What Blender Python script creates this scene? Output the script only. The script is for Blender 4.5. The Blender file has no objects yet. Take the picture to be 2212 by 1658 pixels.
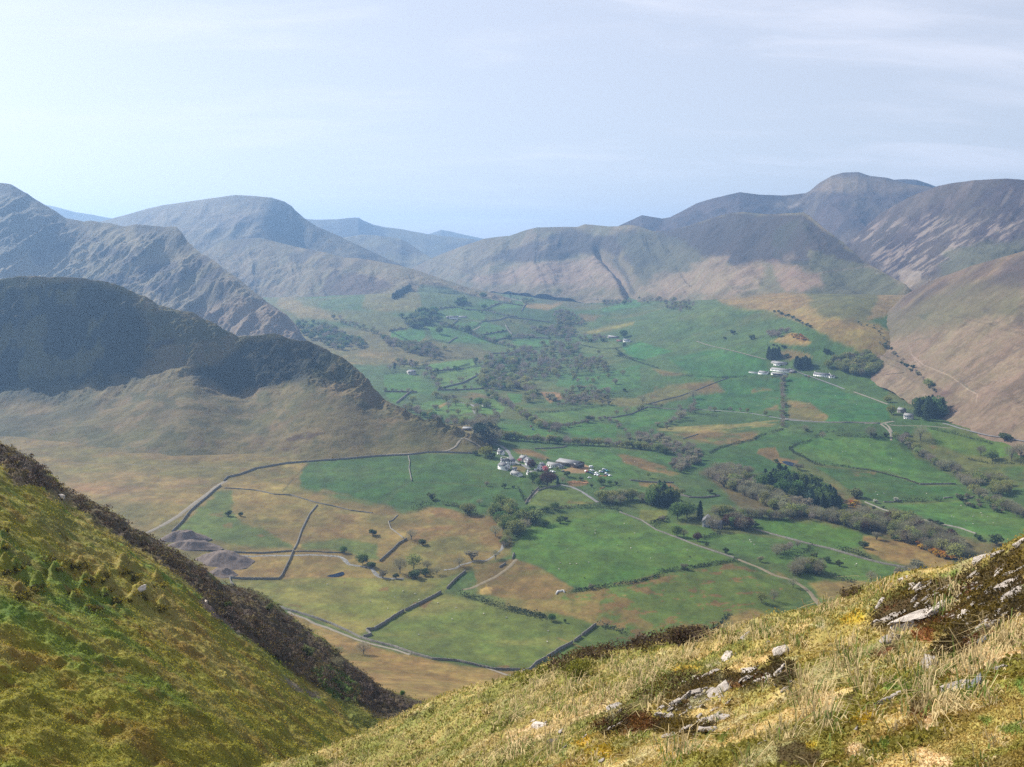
import bpy, math, random
import numpy as np
rng = np.random.default_rng(7)
random.seed(7)
scene = bpy.context.scene
COL = scene.collection
# ------------------------------------------------------------------ survey frame of the photograph (2212 x 1658)
F0, U0, V0, PITCH = 2150.0, 1106.0, 829.0, math.radians(7.13)
CP, SP = math.cos(PITCH), math.sin(PITCH)
def ray(u, v):
    """pixel -> (q, r): sideways and upward run per metre forward"""
    a = (np.asarray(u, float) - U0) / F0; b = (V0 - np.asarray(v, float)) / F0
    yc = CP + b * SP; zc = -SP + b * CP
    return a / yc, zc / yc
def proj(X, Y, Z):
    fy = Y * CP - Z * SP; up = Y * SP + Z * CP
    fy = np.where(fy < .2, .2, fy)
    return U0 + F0 * X / fy, V0 - F0 * up / fy
def fr(ox, oy, k):
    return lambda *p: [(ox + x * k,) + (oy + y * k,) + tuple(r) for x, y, *r in p]
k1 = .33347
fA = fr(0, 345.6, k1); fB = fr(633.6, 403.2, k1); fC = fr(1313.4, 345.6, .40643)
fD = fr(0, 898.6, k1); fE = fr(518.4, 898.6, k1); fF = fr(1036.9, 748.9, k1); fG = fr(1474.7, 748.9, k1)
fI = fr(1013.8, 910.1, .16674); fJ = fr(1555.3, 714.3, .16674); fK = fr(829.5, 599.1, .25011)
fL = fr(1382.5, 898.6, .375); fM = fr(403.2, 1267.3, .26042); fN = fr(1670.5, 1123.3, .3225)
fO = fr(1094.5, 1296.1, .26042); fQ = fr(0, 1324.9, .26042); fP = fr(0, 0, 1)
# ------------------------------------------------------------------ noise
def _hash(ix, iy, seed):
    h = (ix * 374761393 + iy * 668265263 + seed * 974634777) & 0xFFFFFFFF
    h = ((h ^ (h >> 13)) * 1274126177) & 0xFFFFFFFF
    return ((h ^ (h >> 16)) & 0xFFFFFF) / float(0xFFFFFF)
def vnoise(x, y, seed=0):
    x = np.asarray(x, float); y = np.asarray(y, float)
    ix = np.floor(x).astype(np.int64); iy = np.floor(y).astype(np.int64)
    fx = x - ix; fy = y - iy
    fx = fx * fx * fx * (fx * (fx * 6 - 15) + 10); fy = fy * fy * fy * (fy * (fy * 6 - 15) + 10)
    a = _hash(ix, iy, seed); b = _hash(ix + 1, iy, seed); c = _hash(ix, iy + 1, seed); d = _hash(ix + 1, iy + 1, seed)
    return (a + (b - a) * fx) * (1 - fy) + (c + (d - c) * fx) * fy
def fbm(x, y, oct=4, seed=0, gain=.5):
    s = 0; t = 0; g = 1
    for i in range(oct):
        c, n = math.cos(i * 1.1), math.sin(i * 1.1)
        s = s + g * vnoise((x * c - y * n) * 2 ** i + 17 * i, (x * n + y * c) * 2 ** i - 9 * i, seed + i); t += g; g *= gain
    return s / t            # 0..1, mean .5
def ridged(x, y, oct=4, seed=0):
    s = 0; t = 0; g = 1
    for i in range(oct):
        s = s + g * (1 - np.abs(2 * vnoise(x * 2 ** i + 5 * i, y * 2 ** i, seed + i) - 1)); t += g; g *= .5
    return s / t
def sstep(a, b, x):
    t = np.clip((x - a) / (b - a), 0, 1); return t * t * (3 - 2 * t)
# ------------------------------------------------------------------ mesh helpers
def mesh(name, V, quads=None, tris=None, col=None, mat=None, smooth=True, extra=None):
    me = bpy.data.meshes.new(name)
    V = np.asarray(V, np.float32).reshape(-1, 3)
    q = np.zeros((0, 4), np.int32) if quads is None else np.asarray(quads, np.int32).reshape(-1, 4)
    t = np.zeros((0, 3), np.int32) if tris is None else np.asarray(tris, np.int32).reshape(-1, 3)
    me.vertices.add(len(V)); me.vertices.foreach_set('co', V.ravel())
    lo = np.concatenate([q.ravel(), t.ravel()])
    me.loops.add(len(lo)); me.loops.foreach_set('vertex_index', lo)
    n = len(q) + len(t); me.polygons.add(n)
    st = np.concatenate([np.arange(len(q)) * 4, len(q) * 4 + np.arange(len(t)) * 3]).astype(np.int32)
    me.polygons.foreach_set('loop_start', st)
    if smooth: me.polygons.foreach_set('use_smooth', np.ones(n, bool))
    if col is not None:
        at = me.attributes.new('Col', 'FLOAT_COLOR', 'POINT')
        c = np.ones((len(V), 4), np.float32); c[:, :3] = col
        at.data.foreach_set('color', c.ravel())
    me.update(calc_edges=True)
    if mat: me.materials.append(mat)
    return me
def tag(o, label=None, cat=None, group=None, kind=None):
    if label: o['label'] = label
    if cat: o['category'] = cat
    if group: o['group'] = group
    if kind: o['kind'] = kind
    return o
def obj(name, me, parent=None, loc=None, rz=0, sc=None):
    o = bpy.data.objects.new(name, me); COL.objects.link(o)
    if parent is not None: o.parent = parent
    if loc is not None: o.location = [float(c) for c in loc]
    if rz: o.rotation_euler = (0, 0, float(rz))
    if sc is not None: o.scale = (float(sc),) * 3 if np.isscalar(sc) else [float(c) for c in sc]
    return o
def copy_tree(root, loc, rz=0, sc=None):
    c = root.copy(); COL.objects.link(c); c.location = [float(x) for x in loc]; c.rotation_euler = (0, 0, float(rz))
    if sc is not None: c.scale = (float(sc),) * 3 if np.isscalar(sc) else [float(x) for x in sc]
    for ch in root.children:
        d = ch.copy(); COL.objects.link(d); d.parent = c
        for g in ch.children:
            e = g.copy(); COL.objects.link(e); e.parent = d
    return c
# ------------------------------------------------------------------ materials
def newmat(name):
    m = bpy.data.materials.new(name); m.use_nodes = True
    nt = m.node_tree; b = nt.nodes['Principled BSDF']
    b.inputs['Roughness'].default_value = .9
    b.inputs['Specular IOR Level'].default_value = .15
    return m, nt, b
def nd(nt, t, **k):
    n = nt.nodes.new(t)
    for a, v in k.items(): setattr(n, a, v)
    return n
def noise_node(nt, scale, detail=4, rough=.6, co=None):
    n = nd(nt, 'ShaderNodeTexNoise'); n.inputs['Scale'].default_value = scale
    n.inputs['Detail'].default_value = detail; n.inputs['Roughness'].default_value = rough
    if co is not None: nt.links.new(co, n.inputs['Vector'])
    return n
def ground_mat(name, scales, amt=.5, bump=0, bumpscale=1, hue=.03, sss=0):
    """colour attribute broken up by object-space noise at several sizes"""
    m, nt, b = newmat(name); L = nt.links.new
    at = nd(nt, 'ShaderNodeAttribute', attribute_name='Col')
    tc = nd(nt, 'ShaderNodeTexCoord'); co = tc.outputs['Object']
    cur = at.outputs['Color']
    for i, (s, w) in enumerate(scales):
        n = noise_node(nt, s, 5, .65, co)
        mr = nd(nt, 'ShaderNodeMapRange'); mr.inputs['From Min'].default_value = .25; mr.inputs['From Max'].default_value = .75
        mr.inputs['To Min'].default_value = 1 - w; mr.inputs['To Max'].default_value = 1 + w
        L(n.outputs['Fac'], mr.inputs['Value'])
        hs = nd(nt, 'ShaderNodeHueSaturation')
        L(mr.outputs['Result'], hs.inputs['Value']); L(cur, hs.inputs['Color'])
        mh = nd(nt, 'ShaderNodeMapRange'); mh.inputs['From Min'].default_value = .3; mh.inputs['From Max'].default_value = .7
        mh.inputs['To Min'].default_value = .5 - hue; mh.inputs['To Max'].default_value = .5 + hue
        sx = nd(nt, 'ShaderNodeSeparateColor'); L(n.outputs['Color'], sx.inputs['Color']); L(sx.outputs['Green'], mh.inputs['Value'])
        L(mh.outputs['Result'], hs.inputs['Hue'])
        cur = hs.outputs['Color']
    L(cur, b.inputs['Base Color'])
    if bump:
        n = noise_node(nt, bumpscale, 6, .7, co)
        bp = nd(nt, 'ShaderNodeBump'); bp.inputs['Strength'].default_value = 1; bp.inputs['Distance'].default_value = bump
        L(n.outputs['Fac'], bp.inputs['Height']); L(bp.outputs['Normal'], b.inputs['Normal'])
    return m
def plain_mat(name, c, rough=.8, spec=.2, nscale=0, namt=.3, metallic=0, trans=0, random_v=0):
    m, nt, b = newmat(name); L = nt.links.new
    b.inputs['Roughness'].default_value = rough; b.inputs['Specular IOR Level'].default_value = spec; b.inputs['Metallic'].default_value = metallic
    rgb = nd(nt, 'ShaderNodeRGB'); rgb.outputs[0].default_value = (*c, 1); cur = rgb.outputs[0]
    if nscale:
        tc = nd(nt, 'ShaderNodeTexCoord')
        n = noise_node(nt, nscale, 5, .65, tc.outputs['Object'])
        mr = nd(nt, 'ShaderNodeMapRange'); mr.inputs['From Min'].default_value = .3; mr.inputs['From Max'].default_value = .7
        mr.inputs['To Min'].default_value = 1 - namt; mr.inputs['To Max'].default_value = 1 + namt
        L(n.outputs['Fac'], mr.inputs['Value'])
        hs = nd(nt, 'ShaderNodeHueSaturation'); L(mr.outputs['Result'], hs.inputs['Value']); L(cur, hs.inputs['Color']); cur = hs.outputs['Color']
    if random_v:
        oi = nd(nt, 'ShaderNodeObjectInfo'); mr = nd(nt, 'ShaderNodeMapRange')
        mr.inputs['To Min'].default_value = 1 - random_v; mr.inputs['To Max'].default_value = 1 + random_v
        L(oi.outputs['Random'], mr.inputs['Value'])
        hs = nd(nt, 'ShaderNodeHueSaturation'); L(mr.outputs['Result'], hs.inputs['Value']); L(cur, hs.inputs['Color'])
        mh = nd(nt, 'ShaderNodeMapRange'); mh.inputs['To Min'].default_value = .47; mh.inputs['To Max'].default_value = .53
        mul = nd(nt, 'ShaderNodeMath', operation='FRACT'); m2 = nd(nt, 'ShaderNodeMath', operation='MULTIPLY'); m2.inputs[1].default_value = 7.31
        L(oi.outputs['Random'], m2.inputs[0]); L(m2.outputs[0], mul.inputs[0]); L(mul.outputs[0], mh.inputs['Value']); L(mh.outputs['Result'], hs.inputs['Hue'])
        cur = hs.outputs['Color']
    L(cur, b.inputs['Base Color'])
    if trans:
        tr = nd(nt, 'ShaderNodeBsdfTranslucent'); L(cur, tr.inputs['Color'])
        mx = nd(nt, 'ShaderNodeMixShader'); mx.inputs[0].default_value = trans
        out = nt.nodes['Material Output']
        L(b.outputs[0], mx.inputs[1]); L(tr.outputs[0], mx.inputs[2]); L(mx.outputs[0], out.inputs['Surface'])
    return m
def attr_mat(name, rough=.85, trans=.25, spec=.15):
    m, nt, b = newmat(name); L = nt.links.new
    at = nd(nt, 'ShaderNodeAttribute', attribute_name='Col')
    b.inputs['Roughness'].default_value = rough; b.inputs['Specular IOR Level'].default_value = spec
    L(at.outputs['Color'], b.inputs['Base Color'])
    if trans:
        tr = nd(nt, 'ShaderNodeBsdfTranslucent'); L(at.outputs['Color'], tr.inputs['Color'])
        mx = nd(nt, 'ShaderNodeMixShader'); mx.inputs[0].default_value = trans
        L(b.outputs[0], mx.inputs[1]); L(tr.outputs[0], mx.inputs[2]); L(mx.outputs[0], nt.nodes['Material Output'].inputs['Surface'])
    return m
# ------------------------------------------------------------------ ground colours (base albedo)
GRN = (.056, .122, .022); GRD = (.034, .090, .022); GRY = (.105, .135, .036); OLV = (.115, .108, .042)
TAN = (.205, .158, .070); BRK = (.140, .098, .046); HTH = (.040, .030, .032); DKG = (.045, .060, .022)
STR = (.36, .27, .13); GRV = (.30, .27, .22); PNK = (.225, .155, .092)
class Paint:
    def __init__(s, X, Y, Z, base):
        s.u, s.v = proj(X, Y, Z); s.X, s.Y, s.Z = X, Y, Z
        s.c = np.empty((len(X), 3)); s.c[:] = base
    def blend(s, idx, c, m):
        m = m[:, None]; s.c[idx] = s.c[idx] * (1 - m) + np.asarray(c) * m
    def all(s, c, m):
        s.blend(slice(None), c, m)
    def poly(s, pts, c, f=3., warp=4., ws=22., amt=1., ns=0, nt=(.4, .6), stretch=(1, 1), seed=3):
        pts = np.array([p[:2] for p in pts], float); pad = f + warp + 2
        lo = pts.min(0) - pad; hi = pts.max(0) + pad
        i = np.nonzero((s.u > lo[0]) & (s.u < hi[0]) & (s.v > lo[1]) & (s.v < hi[1]))[0]
        if not len(i): return
        u = s.u[i]; v = s.v[i]
        if warp:
            du = (fbm(u / ws, v / ws * 2, 3, seed) - .5) * 2 * warp; dv = (fbm(u / ws + 50, v / ws * 2, 3, seed + 9) - .5) * 2 * warp
            u = u + du; v = v + dv * .7
        inside = np.zeros(len(i), bool); d2 = np.full(len(i), 1e18)
        n = len(pts)
        for k in range(n):
            x1, y1 = pts[k]; x2, y2 = pts[(k + 1) % n]
            if y1 != y2:
                c1 = (y1 > v) != (y2 > v)
                inside ^= c1 & (u < (x2 - x1) * (v - y1) / (y2 - y1) + x1)
            ex, ey = x2 - x1, y2 - y1; L2 = ex * ex + ey * ey + 1e-9
            t = np.clip(((u - x1) * ex + (v - y1) * ey) / L2, 0, 1)
            d2 = np.minimum(d2, (u - x1 - t * ex) ** 2 + (v - y1 - t * ey) ** 2)
        sd = np.sqrt(d2) * np.where(inside, 1, -1)
        m = sstep(-f, f, sd) * amt
        if ns:
            m = m * sstep(nt[0], nt[1], fbm(s.X[i] / ns * stretch[0], s.Y[i] / ns * stretch[1], 5, seed + 21, .6))
        s.blend(i, c, m)
    def line(s, pts, w, c, f=1.5, amt=1., warp=0):
        pts = np.array([p[:2] for p in pts], float); pad = w + f + warp
        lo = pts.min(0) - pad; hi = pts.max(0) + pad
        i = np.nonzero((s.u > lo[0]) & (s.u < hi[0]) & (s.v > lo[1]) & (s.v < hi[1]))[0]
        if not len(i): return
        u = s.u[i]; v = s.v[i]
        if warp:
            u = u + (fbm(u / 9, v / 9, 2, 5) - .5) * 2 * warp; v = v + (fbm(u / 9 + 9, v / 9, 2, 6) - .5) * 2 * warp
        d2 = np.full(len(i), 1e18)
        for k in range(len(pts) - 1):
            x1, y1 = pts[k]; ex, ey = pts[k + 1] - pts[k]; L2 = ex * ex + ey * ey + 1e-9
            t = np.clip(((u - x1) * ex + (v - y1) * ey) / L2, 0, 1)
            d2 = np.minimum(d2, (u - x1 - t * ex) ** 2 + (v - y1 - t * ey) ** 2)
        s.blend(i, c, sstep(w + f, max(w - f, 0) , np.sqrt(d2)) * amt if w > f else np.clip(1 - np.sqrt(d2) / (w + f), 0, 1) * amt)
    def vary(s, size, c, lo, hi, amt, seed=1, stretch=(1, 1), oct=5):
        s.all(c, sstep(lo, hi, fbm(s.X / size * stretch[0], s.Y / size * stretch[1], oct, seed, .6)) * amt)
# ------------------------------------------------------------------ surfaces on radial columns
SURF = {}
class Surf:
    def __init__(s, q, Y, Z):           # Y, Z: rows x cols, rows from near to far
        s.q, s.Y, s.Z = q, Y, Z; s.R = Z / Y
    def hit(s, q, r, front=None):
        j = (q - s.q[0]) / (s.q[1] - s.q[0])
        if j < 0 or j > len(s.q) - 2: return None
        j0 = int(j); t = j - j0
        n = s.front if front is None else front
        R = s.R[:n, j0] * (1 - t) + s.R[:n, j0 + 1] * t
        k = np.nonzero((R[1:] >= r) & (R[:-1] < r))[0]
        if not len(k): return None
        k = k[0]; w = (r - R[k]) / (R[k + 1] - R[k] + 1e-12)
        Yc = s.Y[:, j0] * (1 - t) + s.Y[:, j0 + 1] * t
        y = Yc[k] * (1 - w) + Yc[k + 1] * w
        return np.array([q * y, y, r * y])
    def height(s, x, y):
        q = x / y; j = (q - s.q[0]) / (s.q[1] - s.q[0])
        j = min(max(j, 0), len(s.q) - 2.001); j0 = int(j); t = j - j0
        Yc = (s.Y[:, j0] * (1 - t) + s.Y[:, j0 + 1] * t); Zc = s.Z[:, j0] * (1 - t) + s.Z[:, j0 + 1] * t
        return float(np.interp(y, Yc, Zc))
def drop(u, v, names=None):
    q, r = ray(u, v); best = None
    for n in (names or SURF):
        p = SURF[n].hit(float(q), float(r))
        if p is not None and (best is None or p[1] < best[1]): best = p
    return best
def dropz(x, y, names=None):
    return max(SURF[n].height(x, y) for n in (names or ['valley']))
def grid_faces(nr, nc):
    i = np.arange(nr * nc, dtype=np.int32).reshape(nr, nc)
    return np.stack([i[:-1, :-1], i[:-1, 1:], i[1:, 1:], i[1:, :-1]], -1).reshape(-1, 4)
def interp_row(qs, pts):
    """row of (u,v,val) -> r(q), val(q)"""
    pts = sorted(pts); u = np.array([p[0] for p in pts]); v = np.array([p[1] for p in pts]); w = np.array([p[2] for p in pts], float)
    q, r = ray(u, v)
    return np.interp(qs, q, r), np.interp(qs, q, w)
def smooth1(a, n, axis=0):
    for _ in range(n):
        b = a.copy(); s = [slice(None)] * 2; lo = s.copy(); hi = s.copy(); mid = s.copy()
        lo[axis] = slice(0, -2); hi[axis] = slice(2, None); mid[axis] = slice(1, -1)
        b[tuple(mid)] = .25 * a[tuple(lo)] + .5 * a[tuple(mid)] + .25 * a[tuple(hi)]; a = b
    return a
def qsmooth(a, n):
    n = max(n | 1, 3); k = np.ones(n) / n
    for _ in range(2): a = np.convolve(np.pad(a, n // 2, 'edge'), k, 'valid')
    return a
def loft(key, name, label, crest, rows, painter, mat, u0, u1, du=1.5, dv=1.6, disp=None, smooth=6, back=(.55, 900, 8), cat='hill', qsm=34):
    """crest [(u,v,Y)] and lower rows, each ('s'|'y'|'z', [(u,v,slope deg | Y | z)]), nearest last"""
    nc = int((u1 - u0) / du) + 1
    qa, _ = ray(u0, 900); qb, _ = ray(u1, 900)
    qs = np.linspace(float(qa), float(qb), nc)
    r, Y = interp_row(qs, crest); Y = qsmooth(Y, int(qsm / du)); Z = r * Y
    RY = [Y]; RZ = [Z]
    for mode, pts in rows:
        rr, w = interp_row(qs, pts)
        if mode == 's':
            sl = np.tan(np.radians(w)); den = np.maximum(sl - rr, .03)
            dy = np.maximum((RZ[-1] - rr * RY[-1]) / den, 1.)
            Y2 = np.maximum(RY[-1] - dy, 30); Z2 = RZ[-1] - sl * (RY[-1] - Y2)
        elif mode == 'y': Y2 = w; Z2 = rr * w
        else: Z2 = w; Y2 = w / rr
        zy = qsmooth(Z2 / Y2, int(qsm / du)); Y2 = qsmooth(Y2, int(qsm / du)); Z2 = zy * Y2
        Y2 = np.minimum(Y2, RY[-1] - .2)
        RY.append(Y2); RZ.append(Z2)
    YY = []; ZZ = []; TT = []
    for k in range(len(RY) - 1):
        span = np.percentile(np.abs(proj(qs * RY[k], RY[k], RZ[k])[1] - proj(qs * RY[k + 1], RY[k + 1], RZ[k + 1])[1]), 85)
        n = max(int(span / dv), 6)
        # even steps on the picture: interpolate in 1/Y
        for i in range(n):
            t = i / n
            iy = (1 - t) / RY[k] + t / RY[k + 1]; y = 1 / iy
            w = (RY[k] - y) / (RY[k] - RY[k + 1])
            YY.append(y); ZZ.append(RZ[k] * (1 - w) + RZ[k + 1] * w); TT.append(k + t)
    YY.append(RY[-1]); ZZ.append(RZ[-1]); TT.append(len(RY) - 1)
    YY = np.array(YY)[::-1]; ZZ = np.array(ZZ)[::-1]; TT = np.array(TT)[::-1]
    if smooth: 
        YY = smooth1(YY, smooth); ZZ = smooth1(ZZ, smooth)
    X = qs[None] * YY
    if disp is not None:
        ZZ = ZZ + disp(X, YY, ZZ, np.repeat(TT[:, None], nc, 1))
    nf = len(YY)
    sl, length, nb = back[:3]; k0 = back[3] if len(back) > 3 else .35
    bY = [YY[-1] + length * (i / nb) ** 1.5 for i in range(1, nb + 1)]
    bZ = [ZZ[-1] - sl * length * (i / nb) ** 1.5 * min(1, k0 + (1 - k0) * i / nb) for i in range(1, nb + 1)]
    YY = np.concatenate([YY, bY]); ZZ = np.concatenate([ZZ, bZ]); X = qs[None] * YY
    s = Surf(qs, YY, ZZ); s.front = nf; SURF[key] = s
    P = Paint(X.ravel(), YY.ravel(), ZZ.ravel(), (.1, .1, .05)); P.T = np.concatenate([np.repeat(TT[:, None], nc, 1), np.zeros((nb, nc))]).ravel()
    painter(P)
    if mat is M_fell: P.c *= .74
    if mat is M_spur: P.c *= np.array([.66, .65, .48])
    me = mesh(name, np.stack([X, YY, ZZ], -1), quads=grid_faces(*YY.shape), col=np.clip(P.c, .004, .9), mat=mat)
    o = obj(name, me); tag(o, label, cat, kind='structure')
    s.paint = P; s.shape = YY.shape; s.ob = o
    return o
# ------------------------------------------------------------------ materials of the land
M_valley = ground_mat('pasture', [(.012, .16), (.07, .18), (.45, .22)], bump=.25, bumpscale=.5, hue=.012)
M_fell = ground_mat('fell', [(.006, .22), (.03, .22), (.16, .22)], bump=3., bumpscale=.045, hue=.012)
M_spur = ground_mat('spur', [(.015, .2), (.08, .25), (.4, .25)], bump=1.2, bumpscale=.14, hue=.012)
M_near = ground_mat('moss_slope', [(.12, .2), (.8, .25), (3.5, .28)], bump=.12, bumpscale=2.2, hue=.015)
M_fore = ground_mat('foreground', [(1.2, .22), (7, .28), (38, .3)], bump=.02, bumpscale=22, hue=.015)
# ------------------------------------------------------------------ valley floor: thin plate through surveyed points
ctl = [(600,1300,-255),(1100,1450,-255),(1400,1250,-255),(300,1150,-247),(100,1010,-238),(500,1010,-241),(900,1200,-258),(1700,1250,-256),
 (2100,1150,-255),(1960,1250,-258),(1180,1010,-246),(850,1000,-243),(1020,950,-236),(1500,1000,-258),(1800,1050,-260),(2100,1000,-254),
 (1250,880,-250),(1000,880,-248),(1180,800,-238),(900,850,-240),(850,740,-205),(1000,690,-166),(1040,640,-120),(920,632,-104),(1200,720,-203),
 (1250,660,-160),(1330,640,-130),(1130,625,-122),(1690,800,-205),(1500,750,-193),(1330,735,-203),(1600,650,-108),(1700,690,-132),(1480,690,-150),
 (1440,720,-180),(1850,800,-196),(1900,740,-152),(2000,850,-216),(2050,912,-230),(2212,960,-233),(1930,920,-233),(1650,900,-245),(1800,870,-228),
 (1500,830,-234),(2212,1060,-252),(800,1450,-232),(880,1500,-206),(700,1390,-246),(660,740,-206),(500,760,-215),(-300,1000,-235),(-300,800,-215),
 (2600,1000,-238),(2600,1200,-250),(1106,612,-112),(700,650,-130),(1760,730,-150),(1780,660,-100),(2000,780,-185),(1400,1500,-255),(1800,1450,-256),
 (2300,1400,-256),(-200,1300,-245),(1600,1150,-259),(1350,1100,-254),(1300,960,-254)]
cu = np.array(ctl, float); cq, cr = ray(cu[:, 0], cu[:, 1]); cy = cu[:, 2] / cr; cx = cq * cy
Pn = np.stack([cx, cy], 1) / 1000; d = np.linalg.norm(Pn[:, None] - Pn[None], axis=-1)
def tk(d): return np.where(d > 0, d * d * np.log(np.maximum(d, 1e-9)), 0)
N = len(Pn); Am = np.zeros((N + 3, N + 3)); Am[:N, :N] = tk(d) + np.eye(N) * .0006; Am[:N, N] = 1; Am[:N, N + 1:] = Pn; Am[N:, :N] = Am[:N, N:].T
Wt = np.linalg.solve(Am, np.concatenate([cu[:, 2], [0, 0, 0]]))
def valley_z(x, y):
    p = np.stack([x, y], -1) / 1000
    z = Wt[N] + p @ Wt[N + 1:]
    for i in range(N):
        z = z + Wt[i] * tk(np.hypot(p[..., 0] - Pn[i, 0], p[..., 1] - Pn[i, 1]))
    return z
def build_valley():
    u0, u1, du = -160, 2380, 1.6
    nc = int((u1 - u0) / du) + 1
    qs = np.linspace(float(ray(u0, 900)[0]), float(ray(u1, 900)[0]), nc)
    Ys = 1 / np.linspace(1 / 400., 1 / 5600., 900)
    cq_ = np.linspace(qs[0], qs[-1], 220); cY = 1 / np.linspace(1 / 400., 1 / 5600., 240)
    zc = valley_z(cq_[None] * cY[:, None], np.repeat(cY[:, None], 220, 1))
    # bilinear up from the coarse solve
    fi = np.linspace(0, 239, 900); i0 = np.minimum(fi.astype(int), 238); ti = (fi - i0)[:, None]
    zr = zc[i0] * (1 - ti) + zc[i0 + 1] * ti
    fj = np.linspace(0, 219, nc); j0 = np.minimum(fj.astype(int), 218); tj = (fj - j0)[None]
    Z = zr[:, j0] * (1 - tj) + zr[:, j0 + 1] * tj
    Z = np.clip(Z, -262, -85)
    Y = np.repeat(Ys[:, None], nc, 1); X = qs[None] * Y
    Z = Z + (fbm(X / 160, Y / 160, 3, 31) - .5) * 7 + (fbm(X / 30, Y / 30, 3, 37) - .5) * 1.6
    s = Surf(qs, Y, Z); s.front = len(Ys); SURF['valley'] = s
    P = Paint(X.ravel(), Y.ravel(), Z.ravel(), (.052, .100, .034))
    paint_valley(P)
    for i_, p_ in enumerate(([(480,960),(700,930),(830,840),(860,900),(1020,1000),(900,1010)], [(300,880),(400,900),(440,980),(390,1040),(300,990)], [(820,560),(1100,560),(1200,600),(1080,660),(900,690)], [(1690,560),(2000,560),(2090,640),(1960,700),(1700,640)], [(1540,830),(1900,830),(2211,760),(2211,950),(1900,990),(1600,960),(1480,940)], [(1080,130),(1200,130),(1190,200),(1000,165)], [(480,600),(800,620),(930,640),(900,690),(500,690)])):
        P.poly(fK(*p_), [(.062,.135,.036), (.05,.12,.034), (.075,.135,.04), (.085,.125,.042), (.040,.125,.036), (.06,.12,.045), (.10,.10,.045)][i_], 2, 3, amt=.8)
    P.c *= np.array([.82, .72, .44])
    for sz, am, sd_ in ((26, .30, 301), (9, .34, 302), (3.5, .26, 303)):
        P.c *= (1 + (fbm(P.X / sz, P.Y / (sz * 1.5), 3, sd_, .6) - .5) * 2 * am)[:, None]
    P.c += (np.array([.05, .028, .008]) * np.clip(fbm(P.X / 45, P.Y / 70, 5, 310, .65) - .5, 0, 1)[:, None] * .9)
    me = mesh('valley_floor', np.stack([X, Y, Z], -1), quads=grid_faces(*Y.shape), col=np.clip(P.c, .004, .9), mat=M_valley)
    o = obj('valley_floor', me); tag(o, 'green valley floor of walled pastures and rough brown grazing below the fells', 'valley floor', kind='structure')
    s.paint = P
def paint_valley(P):
    P.vary(420, GRD, .45, .62, .5, 4); P.vary(230, OLV, .55, .7, .45, 8)
    # ---- rough left ground
    P.poly(fE((-1700,-60),(1500,60),(1560,240),(1300,237),(1090,252),(700,272),(300,302),(-100,330),(-1700,340)), (.145,.115,.055), 3, 3)
    P.poly(fE((-1700,-60),(1500,60),(1560,240),(300,302),(-1700,340)), OLV, 4, 4, amt=.7, ns=60)
    P.poly(fE((-1600,250),(0,300),(450,310),(390,460),(560,520),(1040,640),(1240,590),(1460,640),(1650,640),(1760,800),(1760,900),(1470,1010),(1320,1050),(0,1060),(-200,1080),(-1600,900)), OLV, 6)
    P.poly(fE((-1600,250),(0,300),(450,310),(390,460),(560,520),(1040,640),(1240,590),(1700,700),(1700,900),(1320,1050),(0,1060),(-1600,900)), TAN, 6, amt=.75, ns=95, nt=(.38, .62))
    P.poly(fD((400,330),(1000,330),(1400,420),(1200,560),(800,560),(450,470)), PNK, 14, 12, amt=.6, ns=60, nt=(.35, .6), stretch=(.4, 1))
    P.poly(fE((0,300),(450,310),(390,460),(560,520),(1040,640),(1240,590),(1700,700),(1700,900),(1320,1050),(0,1060)), BRK, 6, amt=.7, ns=42, nt=(.5, .64), seed=11)
    P.poly(fE((540,470),(720,520),(960,580),(1050,640),(940,650),(640,590),(430,540)), BRK, 5, 6, amt=.65, ns=30, nt=(.35, .55))
    P.poly(fE((1120,745),(1400,700),(1640,690),(1700,740),(1450,775),(1200,790)), BRK, 4, 6, amt=.85, ns=22, nt=(.35, .55))
    P.poly(fE((1225,620),(1300,590),(1420,630),(1400,660),(1270,655)), BRK, 3, 3, amt=.9)
    P.poly(fE((1480,655),(1680,655),(1700,680),(1500,680)), BRK, 3, 4, amt=.8, ns=20)
    P.poly(fD((1420,480),(1520,490),(1490,620),(1560,700),(1700,740),(1830,800),(1900,860),(1480,840),(1290,770),(1150,740),(1250,640)), (.07,.115,.03), 5, 9, amt=.9)
    P.poly(fE((400,830),(640,790),(880,830),(900,930),(800,930),(660,880),(400,860)), (.06,.11,.028), 5, 7, amt=.8)
    P.poly(fE((1250,780),(1640,780),(1690,860),(1400,900),(1100,880)), (.085,.11,.035), 6, 9, amt=.6, ns=60)
    P.poly(fE((1180,580),(1290,555),(1700,590),(1880,560),(1900,640),(1600,630),(1420,610)), GRD, 4, 5, amt=.8)
    for p in ([(640,760),(760,740),(830,790),(700,800)], [(1340,640),(1440,620),(1440,660)], [(1440,700),(1500,690),(1500,725),(1450,730)]):
        P.poly(fD(*p), BRK, 3, 4, amt=.7, ns=12, nt=(.4, .5)) if p[0][0] > 1000 else P.poly(fD(*[(x+1000, y) for x, y in p]), BRK, 3, 4, amt=.8, ns=14, nt=(.42, .52))
    # green fields either side of the short wall
    P.poly(fE((440,300),(700,278),(1090,262),(1098,420),(1060,450),(900,560),(740,530),(560,468),(390,460),(385,390)), GRD, 5, 5)
    P.poly(fE((1105,258),(1540,245),(1640,300),(1700,350),(1880,420),(1900,470),(1830,570),(1600,590),(1280,560),(1100,612),(950,575),(1060,460),(1112,430)), GRD, 3, 3)
    P.poly(fE((1480,250),(1640,300),(1700,350),(1880,420),(1830,470),(1500,430)), GRN, 14, 6, amt=.45)
    P.line(fE((1130,430),(1400,440),(1640,465)), 1.2, (.05,.07,.02), amt=.6); P.line(fE((900,540),(1000,480),(1090,435)), 1.2, (.03,.05,.02), amt=.6)
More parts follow.
